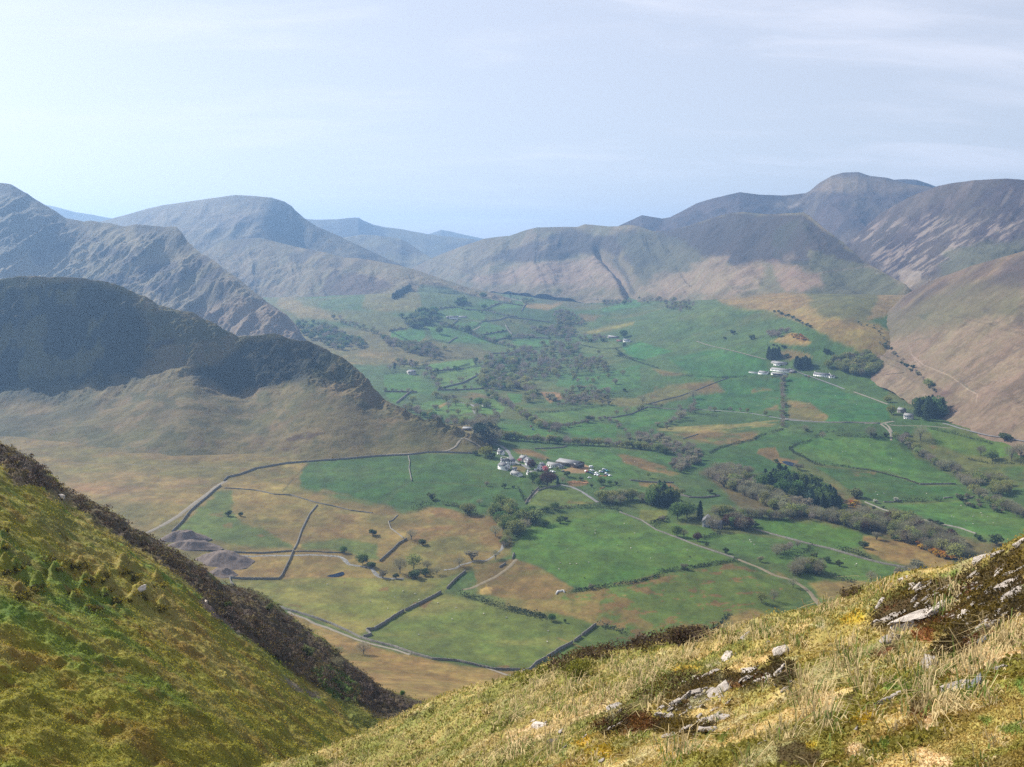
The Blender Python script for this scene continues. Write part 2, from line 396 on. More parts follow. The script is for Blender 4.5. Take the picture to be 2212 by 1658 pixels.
    P.line(fE((450,310),(350,400),(280,490)), 1.6, (.05,.05,.02), amt=.6, warp=1)
    # near pale fields
    P.poly(fE((-120,1075),(280,1060),(700,1050),(1000,1060),(1330,1050),(1440,1020),(1330,1135),(1070,1265),(820,1395),(760,1430),(480,1310),(330,1255),(100,1130)), GRY, 3, 3)
    P.poly(fE((-120,1075),(280,1060),(1330,1050),(1070,1265),(760,1430),(330,1255)), STR, 8, amt=.22, ns=60, nt=(.4, .65), stretch=(.5, 1))
    P.poly(fE((845,1420),(1060,1280),(1320,1145),(1420,1170),(1620,1235),(1900,1300),(2060,1330),(2211,1380),(2211,1440),(1870,1650),(1500,1590),(1140,1530),(870,1450)), (.088,.130,.034), 3, 3)
    P.poly(fE((900,1400),(1320,1145),(1900,1300),(2211,1440),(1870,1650),(1140,1530)), STR, 8, amt=.2, ns=55, nt=(.4, .65), stretch=(.5, 1), seed=5)
    P.poly(fO((740,210),(1000,300),(1280,290),(1180,350),(900,400),(560,560),(200,640),(190,590),(480,400)), (.075,.125,.034), 3, 3)
    for p in ([(850,1110),(960,1110),(960,1140),(870,1130)], [(1080,1215),(1140,1205),(1150,1225)], [(1170,1210),(1250,1190),(1200,1250),(1160,1240)], [(1640,1620),(1750,1615),(1740,1645),(1660,1645)], [(280,1215),(400,1230),(390,1245)], [(540,1075),(690,1075),(680,1090)]):
        P.poly(fE(*p), BRK, 2, 3, amt=.85, ns=10, nt=(.38, .5))
    P.line(fO((430,320),(560,370),(770,445)), 1.0, TAN, f=1.2, amt=.7); P.line(fE((2060,1440),(2211,1500)), 1., TAN, amt=.6)
    # slope under the track
    P.poly(fE((250,1270),(360,1290),(640,1412),(830,1482),(1140,1562),(1500,1632),(1810,1665),(1900,1760),(700,1760),(380,1400)), TAN, 4, 5)
    P.poly(fE((250,1270),(640,1412),(1140,1562),(1810,1665),(1900,1760),(700,1760),(380,1400)), BRK, 6, amt=.55, ns=38, nt=(.42, .62), stretch=(.6, 1))
    P.poly(fE((380,1330),(640,1440),(900,1600),(1000,1680),(600,1660),(420,1420)), (.11,.115,.035), 8, 10, amt=.7, ns=40, nt=(.35, .55))
    P.poly(fP((640,1440),(900,1462),(1060,1490),(1150,1640),(700,1700)), (.20,.15,.075), 6, 5)
    # the great field, the bracken triangle and the rushy field
    P.poly(fF((210,1300),(340,1150),(480,1095),(690,1060),(900,1078),(1100,1160),(1400,1290),(1660,1390),(1200,1455),(1130,1505),(800,1560),(640,1560),(520,1500),(400,1430),(240,1370)), GRN, 3, 2)
    P.poly(fF((340,1150),(480,1090),(690,1058),(870,1075),(700,1110),(540,1130),(330,1190)), (.075,.115,.03), 4, 3, amt=.6)
    P.poly(fF((800,1100),(1100,1180),(1400,1300),(1100,1400),(700,1300)), (.062,.135,.03), 30, 10, amt=.4)
    P.poly(fF((-40,1420),(220,1380),(400,1440),(520,1510),(600,1560),(560,1640),(300,1650),(-20,1600)), OLV, 4, 5)
    P.poly(fF((-40,1420),(220,1380),(400,1440),(520,1510),(600,1560),(420,1640),(150,1640),(-20,1560)), BRK, 4, 4, amt=.9, ns=45, nt=(.36, .58))
    P.poly(fF((0,1575),(40,1545),(70,1570),(60,1600),(10,1600)), STR, 5, 9, ws=12, amt=.8)
    P.poly(fF((560,1600),(1180,1470),(1660,1398),(1830,1470),(2060,1560),(2140,1620),(1900,1720),(1500,1900),(700,1900),(420,1720)), (.072,.118,.030), 3, 3)
    P.poly(fF((560,1600),(1180,1470),(1660,1398),(1830,1470),(2060,1560),(1900,1660),(1500,1900),(700,1900),(420,1720)), BRK, 4, amt=.85, ns=9, nt=(.6, .66), stretch=(.7, 1))
    P.poly(fF((560,1600),(900,1540),(1180,1475),(1300,1480),(1100,1560),(1060,1700),(900,1760),(600,1700)), BRK, 5, 8, amt=.85, ns=14, nt=(.44, .56))
    P.poly(fO((700,60),(1060,0),(1100,120),(1400,170),(1700,260),(1250,290),(1000,200),(780,180)), BRK, 8, 8, amt=.75, ns=22, nt=(.36, .58))
    P.poly(fO((0,0),(780,0),(740,200),(400,110),(0,60)), OLV, 5, 6, amt=.8)
    P.poly(fO((0,0),(780,0),(740,200),(400,110),(0,60)), TAN, 5, 6, amt=.6, ns=50)
    P.poly(fO((1720,250),(1850,120),(2050,80),(2212,130),(2212,300),(1700,320)), TAN, 8, 6, amt=.85, ns=60, nt=(.3, .5))
    P.poly(fL((970,960),(1300,950),(1480,965),(1400,1050),(1050,1060)), TAN, 6, 5, amt=.8)
    P.poly(fL((520,840),(740,860),(860,930),(700,920),(470,880)), BRK, 4, 6, amt=.7, ns=30)
    # ---- right half fields
    P.poly(fL((660,600),(980,595),(1190,640),(1320,720),(1250,755),(1090,760),(900,720),(650,655)), GRN, 3, 3)
    P.poly(fL((350,690),(620,680),(900,730),(1380,850),(1600,900),(1450,960),(1230,950),(970,880),(700,840),(480,780),(340,740)), (.058,.122,.032), 3, 3)
    P.poly(fL((60,610),(400,640),(460,690),(330,730),(150,680)), GRN, 3, 3)
    P.poly(fL((0,540),(160,545),(150,600),(60,610),(0,600)), GRY, 3, 3)
    P.poly(fL((880,180),(960,130),(1470,125),(1500,190),(1660,290),(1830,370),(1820,395),(1600,390),(1430,320),(1180,300),(1010,270),(890,210)), (.052,.128,.030), 2, 2)
    P.poly(fL((1000,290),(1180,310),(1430,330),(1610,400),(1830,410),(1900,450),(1880,480),(1420,500),(1250,460),(1100,350)), GRD, 3, 3)
    P.poly(fL((1220,320),(1360,320),(1350,350),(1240,345)), BRK, 3, 4, amt=.7, ns=18)
    P.poly(fL((1420,520),(1880,490),(2212,560),(2300,700),(2130,710),(1950,680),(1600,570)), (.05,.125,.030), 3, 3)
    P.poly(fL((1700,500),(2212,560),(2212,680),(1900,600)), (.085,.14,.035), 30, 10, amt=.5)
    P.poly(fL((390,220),(640,150),(830,80),(1000,110),(890,170),(860,210),(900,260),(850,330),(620,320),(300,290)), GRD, 3, 3)
    P.poly(fL((200,110),(380,85),(690,100),(660,145),(480,175),(300,135)), BRK, 4, 6, amt=.85, ns=40, nt=(.3, .5))
    P.poly(fL((100,80),(420,0),(830,20),(820,80),(700,95),(120,100)), STR, 4, 6, amt=.4, ns=45, nt=(.5, .6), stretch=(.4, 1))
    P.poly(fL((690,190),(780,178),(800,240),(920,262),(900,295),(800,275),(670,215)), BRK, 2, 4, amt=.9)
    P.poly(fL((0,255),(150,290),(240,350),(120,350),(0,300)), BRK, 3, 6, amt=.85, ns=40, nt=(.3, .5))
    P.poly(fL((0,380),(180,390),(210,410),(250,455),(100,430),(0,400)), BRK, 3, 5, amt=.9, ns=30, nt=(.3, .5))
    P.poly(fL((1500,125),(1650,90),(2212,140),(2300,420),(2000,400),(1800,340),(1600,240)), OLV, 6, 8, amt=.55)
    P.poly(fL((1660,70),(1950,120),(2212,170),(2212,240),(1880,230),(1700,160)), GRN, 4, 5, amt=.9)
    P.poly(fL((1880,300),(2212,290),(2212,400),(2000,380)), GRD, 5, 6, amt=.7, ns=60)
    P.poly(fL((1660,170),(1760,180),(1780,215),(1680,200)), BRK, 3, 4, amt=.7, ns=20)
    # beck woodland floor and tan bank
    P.poly(fL((350,330),(600,340),(860,330),(1100,420),(1300,520),(1700,640),(1900,720),(2100,740),(1950,850),(1600,760),(1200,640),(900,600),(600,560),(480,440)), (.10,.082,.045), 8, 10, amt=.9)
    P.poly(fL((880,330),(1000,350),(1180,430),(1300,520),(1200,540),(1000,430)), BRK, 5, 8, amt=.8, ns=50)
    P.poly(fL((1640,620),(1900,690),(2000,720),(1800,700)), BRK, 5, 8, amt=.7, ns=40)
    P.poly(fL((1290,690),(1600,735),(1840,855),(1640,890),(1400,830),(1290,770)), TAN, 4, 6)
    P.poly(fL((1290,700),(1560,740),(1600,830),(1400,820),(1300,770)), BRK, 5, 7, amt=.8, ns=40, nt=(.3, .55))
    # ---- farm side
    P.poly(fJ((860,600),(1200,615),(1600,790),(2180,970),(2200,1160),(1400,1200),(1180,1100),(870,860)), (.030,.105,.030), 3, 3)
    P.poly(fJ((-700,350),(0,240),(600,380),(620,560),(350,600),(-300,620)), (.034,.110,.032), 3, 3)
    P.poly(fJ((-700,700),(0,640),(780,610),(800,1000),(400,1050),(-300,1000)), (.030,.098,.028), 4, 4)
    P.poly(fJ((1250,620),(2100,560),(2200,760),(2150,930),(1650,780)), (.05,.105,.032), 4, 5)
    P.poly(fJ((400,740),(540,730),(700,770),(520,800),(420,820)), BRK, 3, 4, amt=.7, ns=40)
    P.poly(fJ((380,1000),(560,880),(740,860),(760,1030),(560,1030)), BRK, 3, 5, amt=.85, ns=60, nt=(.3, .5))
    P.poly(fJ((860,900),(1180,940),(1400,1120),(1350,1190),(900,1150)), OLV, 3, 5, amt=.9)
    P.poly(fJ((900,930),(1180,940),(1400,1120),(1250,1180),(980,1080)), BRK, 3, 5, amt=.7, ns=40, nt=(.4, .55))
    P.poly(fJ((1840,990),(2160,1000),(2150,1060),(1900,1050)), BRK, 3, 4, amt=.6, ns=40)
    P.poly(fF((430,330),(1000,330),(1250,240),(1500,220),(1560,290),(1200,370),(900,390)), OLV, 4, 8, amt=.8)
    P.poly(fF((1150,230),(1540,240),(1580,290),(1250,330),(1100,350)), BRK, 4, 6, amt=.7, ns=60)
    P.poly(fF((390,290),(520,300),(540,340),(450,360)), PNK, 3, 4); P.poly(fF((1120,140),(1330,180),(1180,190)), BRK, 3, 4, amt=.7)
    P.poly(fF((870,690),(950,690),(1200,780),(1220,830),(1100,810),(950,760)), BRK, 3, 5, amt=.9, ns=30, nt=(.3, .45))
    P.poly(fF((200,660),(330,670),(450,720),(420,735),(240,690)), BRK, 3, 3, amt=.9)
    P.line(fF((400,670),(600,730)), 1, BRK, amt=.8)
    P.poly(fF((300,430),(460,430),(860,380),(1030,400),(820,450),(600,490),(480,500)), (.060,.130,.034), 3, 4)
    P.poly(fF((840,460),(1080,400),(1290,410),(1180,480),(1000,540),(880,490)), (.044,.122,.028), 3, 3)
    P.poly(fF((520,530),(700,490),(880,510),(880,590),(600,570)), (.040,.125,.026), 3, 3)
    P.poly(fF((90,490),(300,510),(480,560),(440,600),(120,580)), (.046,.125,.030), 3, 3)
    P.poly(fF((540,640),(1240,690),(1240,770),(950,700),(880,700),(1040,850),(700,880),(600,780),(400,690)), (.048,.120,.030), 3, 4)
    P.poly(fI((760,1090),(900,900),(1350,860),(1650,1050),(1200,1140)), (.08,.125,.032), 3, 3)
    P.poly(fI((1190,640),(1500,560),(1560,600),(1500,680),(1250,670)), (.27,.20,.14), 2, 3)
    P.poly(fI((1260,790),(1540,770),(1520,830),(1300,850)), (.16,.12,.07), 2, 3)
    P.poly(fI((560,570),(760,600),(720,660),(560,650)), (.15,.13,.05), 2, 2)
    P.poly(fI((1290,1010),(1620,1060),(1500,1090),(1250,1060)), BRK, 2, 3, amt=.6, ns=20)
    # dome above the farm
    P.poly(fC((660,790),(760,800),(880,805),(1050,880),(1200,960),(1330,1010),(1500,1080),(1600,1120),(1720,1250),(1900,1300),(1900,1100),(1500,900),(1300,840),(900,690),(640,760)), TAN, 6, 8, amt=.9)
    P.poly(fC((640,760),(900,690),(1300,840),(1500,960),(1560,1090),(1330,1010),(1000,850),(760,790)), BRK, 6, 8, amt=.6, ns=60)
    P.poly(fC((880,960),(970,920),(1080,970),(1050,985)), TAN, 3, 4); P.poly(fJ((880,50),(1000,40),(1180,140),(1090,170),(960,120)), (.17,.10,.03), 2, 3, amt=.9, ns=20, nt=(.35, .5))
    P.poly(fJ((640,140),(900,60),(1080,170),(900,190)), TAN, 3, 4, amt=.75)
    P.poly(fJ((740,270),(870,240),(1160,300),(1200,350),(1080,360),(870,385)), (.17,.13,.06), 3, 5, amt=.85)
    P.poly(fC((560,720),(680,720),(760,790),(500,850),(330,870),(250,830),(420,780)), (.065,.110,.036), 5, 6, amt=.9)
    P.poly(fK((1720,480),(2000,420),(2160,390),(2150,415),(1800,490)), (.16,.16,.05), 2, 2)
    # ---- far middle
    P.poly(fC((700,690),(1130,690),(1560,655),(1600,700),(1500,790),(1360,860),(1100,800),(900,760),(760,790),(640,770)), (.165,.135,.070), 6, 8); P.poly(fC((1040,700),(1560,655),(1500,790),(1360,870),(1180,840),(1060,780)), (.088,.098,.044), 8, 14, amt=.92)
    P.poly(fC((1480,640),(1720,600),(1720,760),(1500,820),(1380,860)), (.17,.135,.08), 5, 8)
    P.poly(fC((560,700),(900,690),(1080,740),(1000,800),(760,790),(600,770)), (.19,.14,.07), 6, 8, amt=.8)
    P.poly(fB((-100,560),(190,800),(480,800),(760,860),(740,930),(640,945),(400,890),(200,860),(0,880),(-200,800)), (.090,.108,.042), 5, 6, amt=.9)
    P.poly(fB((-60,640),(60,760),(200,815),(330,850),(200,860),(40,850),(-100,760)), (.17,.14,.07), 6, 8, amt=.8)
    P.poly(fK((-900,420),(150,460),(500,560),(900,640),(880,720),(320,760),(-900,760)), OLV, 6, 8, amt=.85)
    P.poly(fK((-900,600),(400,660),(480,720),(330,740),(100,740),(-900,760)), TAN, 5, 8, amt=.6, ns=80)
    P.poly(fK((110,740),(210,730),(240,780),(140,790)), GRY, 2, 2)
    for p, c in (([(0,840),(200,830),(330,880),(380,950),(340,990),(0,985)], GRD), ([(330,760),(770,705),(780,760),(560,790),(430,820)], (.05,.112,.034)),
                 ([(440,830),(640,800),(850,770),(830,850),(680,910),(470,965)], (.054,.112,.034)), ([(0,1000),(220,1000),(110,1090),(60,1070)], GRD),
                 ([(60,470),(340,440),(360,520),(260,580),(60,520)], (.036,.100,.034)), ([(370,420),(560,440),(1020,590),(700,570),(430,530)], (.038,.104,.036)),
                 ([(560,400),(840,390),(760,450),(690,470)], (.04,.10,.036)), ([(450,280),(700,250),(880,280),(870,370),(700,370),(460,340)], (.042,.100,.036)),
                 ([(800,450),(860,385),(1050,430),(1080,500),(960,540)], (.042,.104,.038)), ([(720,200),(900,170),(1010,220),(900,275)], (.042,.104,.038)),
                 ([(1030,230),(1200,200),(1210,260),(940,280)], (.045,.106,.038)), ([(1100,540),(1300,530),(1440,550),(1340,610),(1150,600)], (.036,.105,.034)),
                 ([(230,1100),(480,1060),(740,1100),(770,1170),(560,1200),(300,1160)], (.045,.105,.030)), ([(800,1120),(940,1050),(1050,1130),(1000,1190),(820,1180)], (.055,.115,.032)),
                 ([(980,700),(1140,660),(1080,760),(900,740)], (.036,.105,.034)), ([(1600,140),(1760,110),(1920,120),(1880,185),(1650,185)], (.038,.10,.042)),
                 ([(1880,270),(2211,190),(2211,260),(1900,300)], (.036,.10,.04)), ([(2000,620),(2211,560),(2500,640),(2211,720)], (.024,.098,.032)), ([(1060,1000),(1190,1010),(1190,1080),(1100,1090)], GRD)):
        P.poly(fK(*p), np.array(c) * [1.4, 1.42, 1.1], 1.6, 2.)
    P.poly(fK((560,1010),(760,980),(920,1040),(800,1060)), BRK, 3, 5, amt=.7, ns=50)
    P.poly(fK((470,1110),(540,1080),(540,1100),(480,1135)), TAN, 2, 2)
    P.poly(fK((1200,230),(1550,220),(1530,240),(1420,290),(1230,260)), TAN, 3, 4); P.poly(fK((1680,310),(1950,340),(1900,400),(1720,380)), BRK, 3, 5, amt=.7, ns=100)
    P.poly(fK((1350,1000),(1480,990),(1520,1060),(1420,1060)), PNK, 2, 3)
    P.poly(fK((-100,-40),(260,60),(330,250),(350,300),(0,310),(-200,250)), (.125,.125,.055), 5, 8, amt=.9)
    P.poly(fK((330,60),(560,90),(840,180),(880,200),(720,260),(350,300),(300,130)), (.065,.105,.042), 4, 5, amt=.9)
    P.poly(fK((880,150),(1600,90),(1700,100),(1900,40),(1500,10),(900,60)), OLV, 6, 6, amt=.7)
    P.poly(fK((1020,150),(1600,190),(1900,240),(1650,270),(1300,190)), (.09,.085,.05), 6, 8, amt=.6)
# ------------------------------------------------------------------ the fells, each one a body with its own crest line
def relief(amp, across, along, lean=0., fine=.35, seed=0, crest=.15):
    def f(X, Y, Z, T):
        s = X / across + lean * Z / across
        w = fbm(X / across * .7, Z / along, 3, seed + 50) - .5
        g = ridged(s + w * 1.1, Z / along, 4, seed) - .6
        h = (fbm(X / (across * .35), Y / (across * .35), 4, seed + 70) - .5)
        env = crest + (1 - crest) * sstep(0, .35, T)
        return amp * (g * 1.6 + fine * h * 2) * env
    return f
GRAS = (.155, .135, .068); PALE = (.235, .185, .105)
def fellpaint(base, vary, extra=None):
    def f(P):
        P.c[:] = base
        for v in vary: P.vary(*v)
        if extra: extra(P)
    return f
loft('far1', 'hill', 'faintest pale blue hill showing in the gap left of the broad whaleback', [(60,430,7600),(100,443,7600),(120,447,7500),(160,458,7500),(200,464,7500),(230,470,7500),(260,475,7500)],
     [('s', [(60,560,25),(260,560,25)])], fellpaint(GRAS, [(400, HTH, .45, .6, .5)]), M_fell, 40, 280, dv=3, disp=relief(20, 400, 300, seed=1))
loft('far2', 'hill', 'farthest pale blue hilltop peeping over the long far ridge', fB((840,325,9000),(880,308,9000),(960,280,9000),(1020,290,9000),(1100,310,9000),(1180,328,9000),(1260,345,9000)),
     [('s', [(900,600,22),(1060,600,22)])], fellpaint(GRAS, [(400, HTH, .45, .6, .4)]), M_fell, 905, 1060, dv=3, disp=relief(20, 400, 300, seed=2))
loft('far3', 'hill', 'long hazy blue ridge with a small peak closing the valley head', fB((-100,190,7000),(100,213,7000),(150,215,7000),(280,212,7000),(340,204,7000),(420,198,7000),(450,215,7000),(520,245,7000),(600,262,7000),(700,275,7000),(880,310,6900),(1000,325,6900),(1180,345,6800),(1300,390,6800)),
     [('s', [(600,640,24),(1070,640,24)])], fellpaint(GRAS, [(350, HTH, .42, .6, .6)]), M_fell, 600, 1066, dv=2.5, disp=relief(28, 380, 260, seed=3))
loft('far4', 'hill', 'low rounded brown hill half hidden below the long hazy ridge', fB((230,360,5600),(330,330,5600),(440,312,5600),(550,318,5550),(640,330,5500),(700,342,5500),(770,385,5400),(840,430,5300),(890,460,5200),(950,490,5150)),
     [('s', [(700,640,24),(950,640,24)])], fellpaint(GRAS, [(300, HTH, .45, .6, .6)]), M_fell, 700, 948, dv=2, disp=relief(25, 260, 200, seed=4))
def p_rob(P):
    P.poly(fA((1700,270),(1760,245),(1850,275),(1910,330),(1960,400),(2030,560),(1960,570),(1800,480),(1690,400)), (.05,.05,.045), 5, 6, amt=.8)
    P.poly(fA((1380,560),(1560,480),(1720,470),(1700,560),(1560,640),(1400,600)), HTH, 6, 8, amt=.7, ns=160)
    P.poly(fA((1300,240),(1760,240),(1700,420),(1300,420),(900,330)), (.19,.15,.09), 20, 10, amt=.5)
loft('robinson', 'hill', 'broad whaleback fell with a dark steep right end left of centre', fP((170,500,5000),(217,479,4950)) + fA((840,350,4900),(950,318,4850),(1050,295,4800),(1260,265,4750),(1520,228,4700),(1600,232,4680),(1760,245,4620),(1840,270,4580),(1890,300,4560),(1910,325,4550),(1980,385,4500),(2050,430,4470),(2210,500,4420)) + fB((320,335,4400),(450,395,4360),(600,465,4320),(690,505,4300),(800,560,4250)),
     [('s', [(170,560,22),(400,500,20),(520,505,24),(585,505,30),(610,530,56),(640,535,56),(680,545,42),(780,565,30),(910,610,26)]), ('s', [(170,760,28),(500,760,26),(700,740,24),(910,700,24)])],
     fellpaint((.135,.112,.066), [(260, HTH, .45, .62, .55, 3), (90, (.2,.16,.09), .5, .65, .45, 5)], p_rob), M_fell, 168, 900, dv=1.8, disp=relief(24, 210, 230, lean=.5, seed=5, crest=.06))
def p_spur(P):
    P.poly(fB((170,680),(260,540),(400,560),(560,600),(660,640),(560,740),(420,790),(260,770)), (.075,.050,.038), 4, 8, amt=.85, ns=70, nt=(.3, .48))
    P.poly(fK((300,60),(560,90),(840,180),(900,210),(700,260),(350,310),(280,200)), (.065,.105,.042), 3, 4, amt=.9)
    P.poly(fK((-200,180),(0,110),(300,60),(290,200),(330,310),(-200,330)), (.16,.135,.06), 8, 8, amt=.6)
    P.poly(fA((1850,600),(2000,560),(2211,560),(2211,700),(1900,680)), HTH, 6, 8, amt=.6, ns=120)
    P.line(fK((280,65),(340,80),(520,90),(640,130),(800,170),(900,195)), 1.0, (.05,.05,.035), amt=.8)
    P.line(fB((490,805),(560,775),(640,740)), .8, (.06,.06,.04), amt=.7)
loft('snockrigg', 'hill', 'brown spur with a dark heather patch falling right to green fields', fP((420,560,3950),(480,520,3950),(560,514,3900),(640,534,3800)) + fB((220,430,3680),(330,463,3620),(430,465,3550),(550,485,3500),(680,510,3450),(850,560,3380),(1000,610,3320),(1130,655,3280),(1290,690,3250),(1400,725,3230)),
     [('s', [(420,640,30),(560,640,30),(700,640,26),(860,640,18),(950,650,16),(1064,652,16),(1110,666,16)]), ('s', [(420,800,26),(640,760,22),(860,720,20),(1000,690,20),(1110,690,20)])],
     fellpaint((.185,.145,.080), [(140, HTH, .5, .66, .5, 7), (60, (.13,.12,.06), .5, .62, .5, 9)], p_spur), M_fell, 420, 1104, du=1.3, dv=1.3, disp=relief(20, 120, 160, lean=.7, seed=6, crest=.08))
def p_scope(P):
    P.poly(fA((0,160),(430,380),(300,560),(0,700)), (.075,.07,.05), 20, 20, amt=.6)
    for i, (a, b, c_, d_) in enumerate([(560,590,920,560), (620,780,1130,650), (940,830,1330,620), (1000,900,1440,690), (1100,960,1560,760), (1280,980,1620,850), (330,560,620,480), (500,720,860,600)]):
        P.poly(fA((a, b), (c_, d_), (c_ + 30, d_ + 50), (a + 120, b + 45)), HTH, 4, 10, amt=.8, ns=60, nt=(.35, .55), seed=i)
    P.poly(fA((170,750),(480,560),(920,580),(700,700),(300,790)), (.20,.165,.10), 10, 12, amt=.55, ns=110)
    P.poly(fA((1250,990),(1560,880),(1900,1000),(1950,1150),(1560,1150),(1400,1060)), PNK, 10, 10, amt=.6)
    P.poly(fA((1420,1000),(1560,880),(1700,950),(1560,960),(1470,1000)), HTH, 3, 6, amt=.75, ns=40)
    P.poly(fA((860,420),(1130,430),(1200,520),(1300,620),(1100,560),(880,500)), (.06,.055,.045), 8, 10, amt=.6)
loft('scope', 'hill', 'craggy ridge stepping down to the right in front of the whaleback', fP((-200,300,3300),(-80,360,3200),(-20,394,3120)) + fA((20,150,3100),(70,160,3090),(210,240,3050),(430,380,3000),(540,400,2960),(590,395,2950),(700,410,2920),(810,435,2880),(880,418,2850),(1080,435,2800),(1140,432,2760),(1170,460,2740),(1210,520,2720),(1300,610,2650),(1345,625,2620),(1400,665,2580),(1460,715,2550),(1560,785,2500),(1640,850,2460),(1740,930,2420),(1850,1000,2380),(1920,1070,2350),(1960,1140,2330),(2010,1200,2310)),
     [('s', [(-200,620,38),(0,620,38),(300,640,38),(400,640,40),(480,680,38),(560,720,34),(640,745,28),(672,760,22)]), ('s', [(-200,800,24),(400,800,24),(672,790,20)])],
     fellpaint((.155,.128,.074), [(110, HTH, .47, .63, .6, 11), (45, (.21,.17,.10), .52, .64, .45, 13)], p_scope), M_fell, -190, 672, du=1.4, dv=1.4, disp=relief(30, 95, 230, lean=-.85, fine=.5, seed=7, crest=.1))
def p_craghill(P):
    P.poly(fC((880,200),(1040,180),(1020,240),(960,275),(850,270)), (.25,.2,.16), 6, 6, amt=.75, ns=120)
    P.poly(fC((1080,170),(1180,90),(1380,90),(1700,140),(1500,190),(1200,170)), (.19,.14,.09), 8, 6, amt=.8)
loft('craghill', 'hill', 'purple skyline mountain with the highest rounded top at the right', fC((-60,420,4700),(60,350,4700),(180,295,4650),(290,313,4620),(330,305,4600),(400,270,4580),(470,232,4560),(560,205,4540),(700,172,4500),(800,185,4480),(930,190,4460),(1050,178,4420),(1075,165,4400),(1120,125,4380),(1190,85,4350),(1250,68,4330),(1330,66,4300),(1390,85,4280),(1480,95,4250),(1600,130,4200),(1720,145,4150),(1850,190,4100)),
     [('s', [(1290,560,32),(1600,540,34),(1740,500,34),(1850,520,30),(2060,500,30)]), ('s', [(1290,700,30),(2060,700,30)])],
     fellpaint((.085,.062,.058), [(240, (.14,.11,.08), .5, .66, .6, 15), (80, HTH, .5, .62, .6, 17)], p_craghill), M_fell, 1296, 2056, dv=1.8, disp=relief(28, 210, 300, seed=8, crest=.05))
loft('outside', 'hill', 'small dark shoulder behind the dip right of the highest top', fC((1450,120,5000),(1530,105,5000),(1580,102,5000),(1640,105,5000),(1700,125,5000),(1760,150,5000),(1850,200,5000)),
     [('s', [(1900,520,30),(2070,520,30)])], fellpaint((.07,.055,.055), [(150, HTH, .45, .6, .5)]), M_fell, 1905, 2062, dv=3, disp=relief(15, 200, 200, seed=9))
def p_causey(P):
    u, v = P.u, P.v
    P.c[:] = (.052, .037, .040)
    P.vary(120, (.10,.08,.06), .52, .66, .5, 23)
    # scree and grass streaks run down to the left
    s = fbm((u * .55 + v * .84) / 4.5, (u * .84 - v * .55) / 34., 4, 33, .6)
    reg = fC((1240,340),(1420,330),(1700,290),(1960,330),(2100,300),(2211,330),(2211,420),(1960,430),(1850,500),(1650,640),(1560,660),(1380,520))
    c0 = P.c.copy(); P.poly(reg, (.30,.235,.18), 12, 15); m = (np.abs(P.c - c0).sum(1) > 1e-6)
    P.c = np.where((sstep(.5, .6, s) * m)[:, None] > 0, c0 + (P.c - c0) * (sstep(.5, .66, s) * .7)[:, None], c0)
    s2 = fbm((u * .35 + v * .2) / 7., v / 60., 4, 44, .6)
    P.all((.13,.10,.085), sstep(.52, .66, s2) * sstep(540, 480, v) * .6)
    P.poly(fC((1800,480),(2211,420),(2211,560),(1900,640),(1750,620)), (.105,.105,.055), 12, 15, amt=.8)
    P.poly(fC((1540,590),(1660,590),(1670,650),(1600,690),(1560,660)), (.30,.24,.18), 3, 5, amt=.8)
    P.poly(fC((1560,660),(1850,590),(2100,560),(1900,640),(1640,720)), (.24,.18,.11), 5, 8, amt=.6, ns=90)
loft('causey', 'hill', 'big heather dark mountainside streaked with pale scree at the right edge', fC((1150,560,3300),(1300,420,3300),(1440,290,3280),(1600,196,3200),(1740,142,3100),(1820,125,3050),(1950,108,2950),(2120,102,2850)) + fP((2290,395,2720),(2600,440,2500)),
     [('s', [(1780,660,33),(1955,560,33),(2212,500,33),(2600,520,33)]), ('s', [(1780,780,27),(2212,700,27),(2600,700,27)])], p_causey, M_fell, 1786, 2400, du=1.4, dv=1.5,
     disp=relief(26, 120, 420, lean=.35, seed=10, crest=.12))
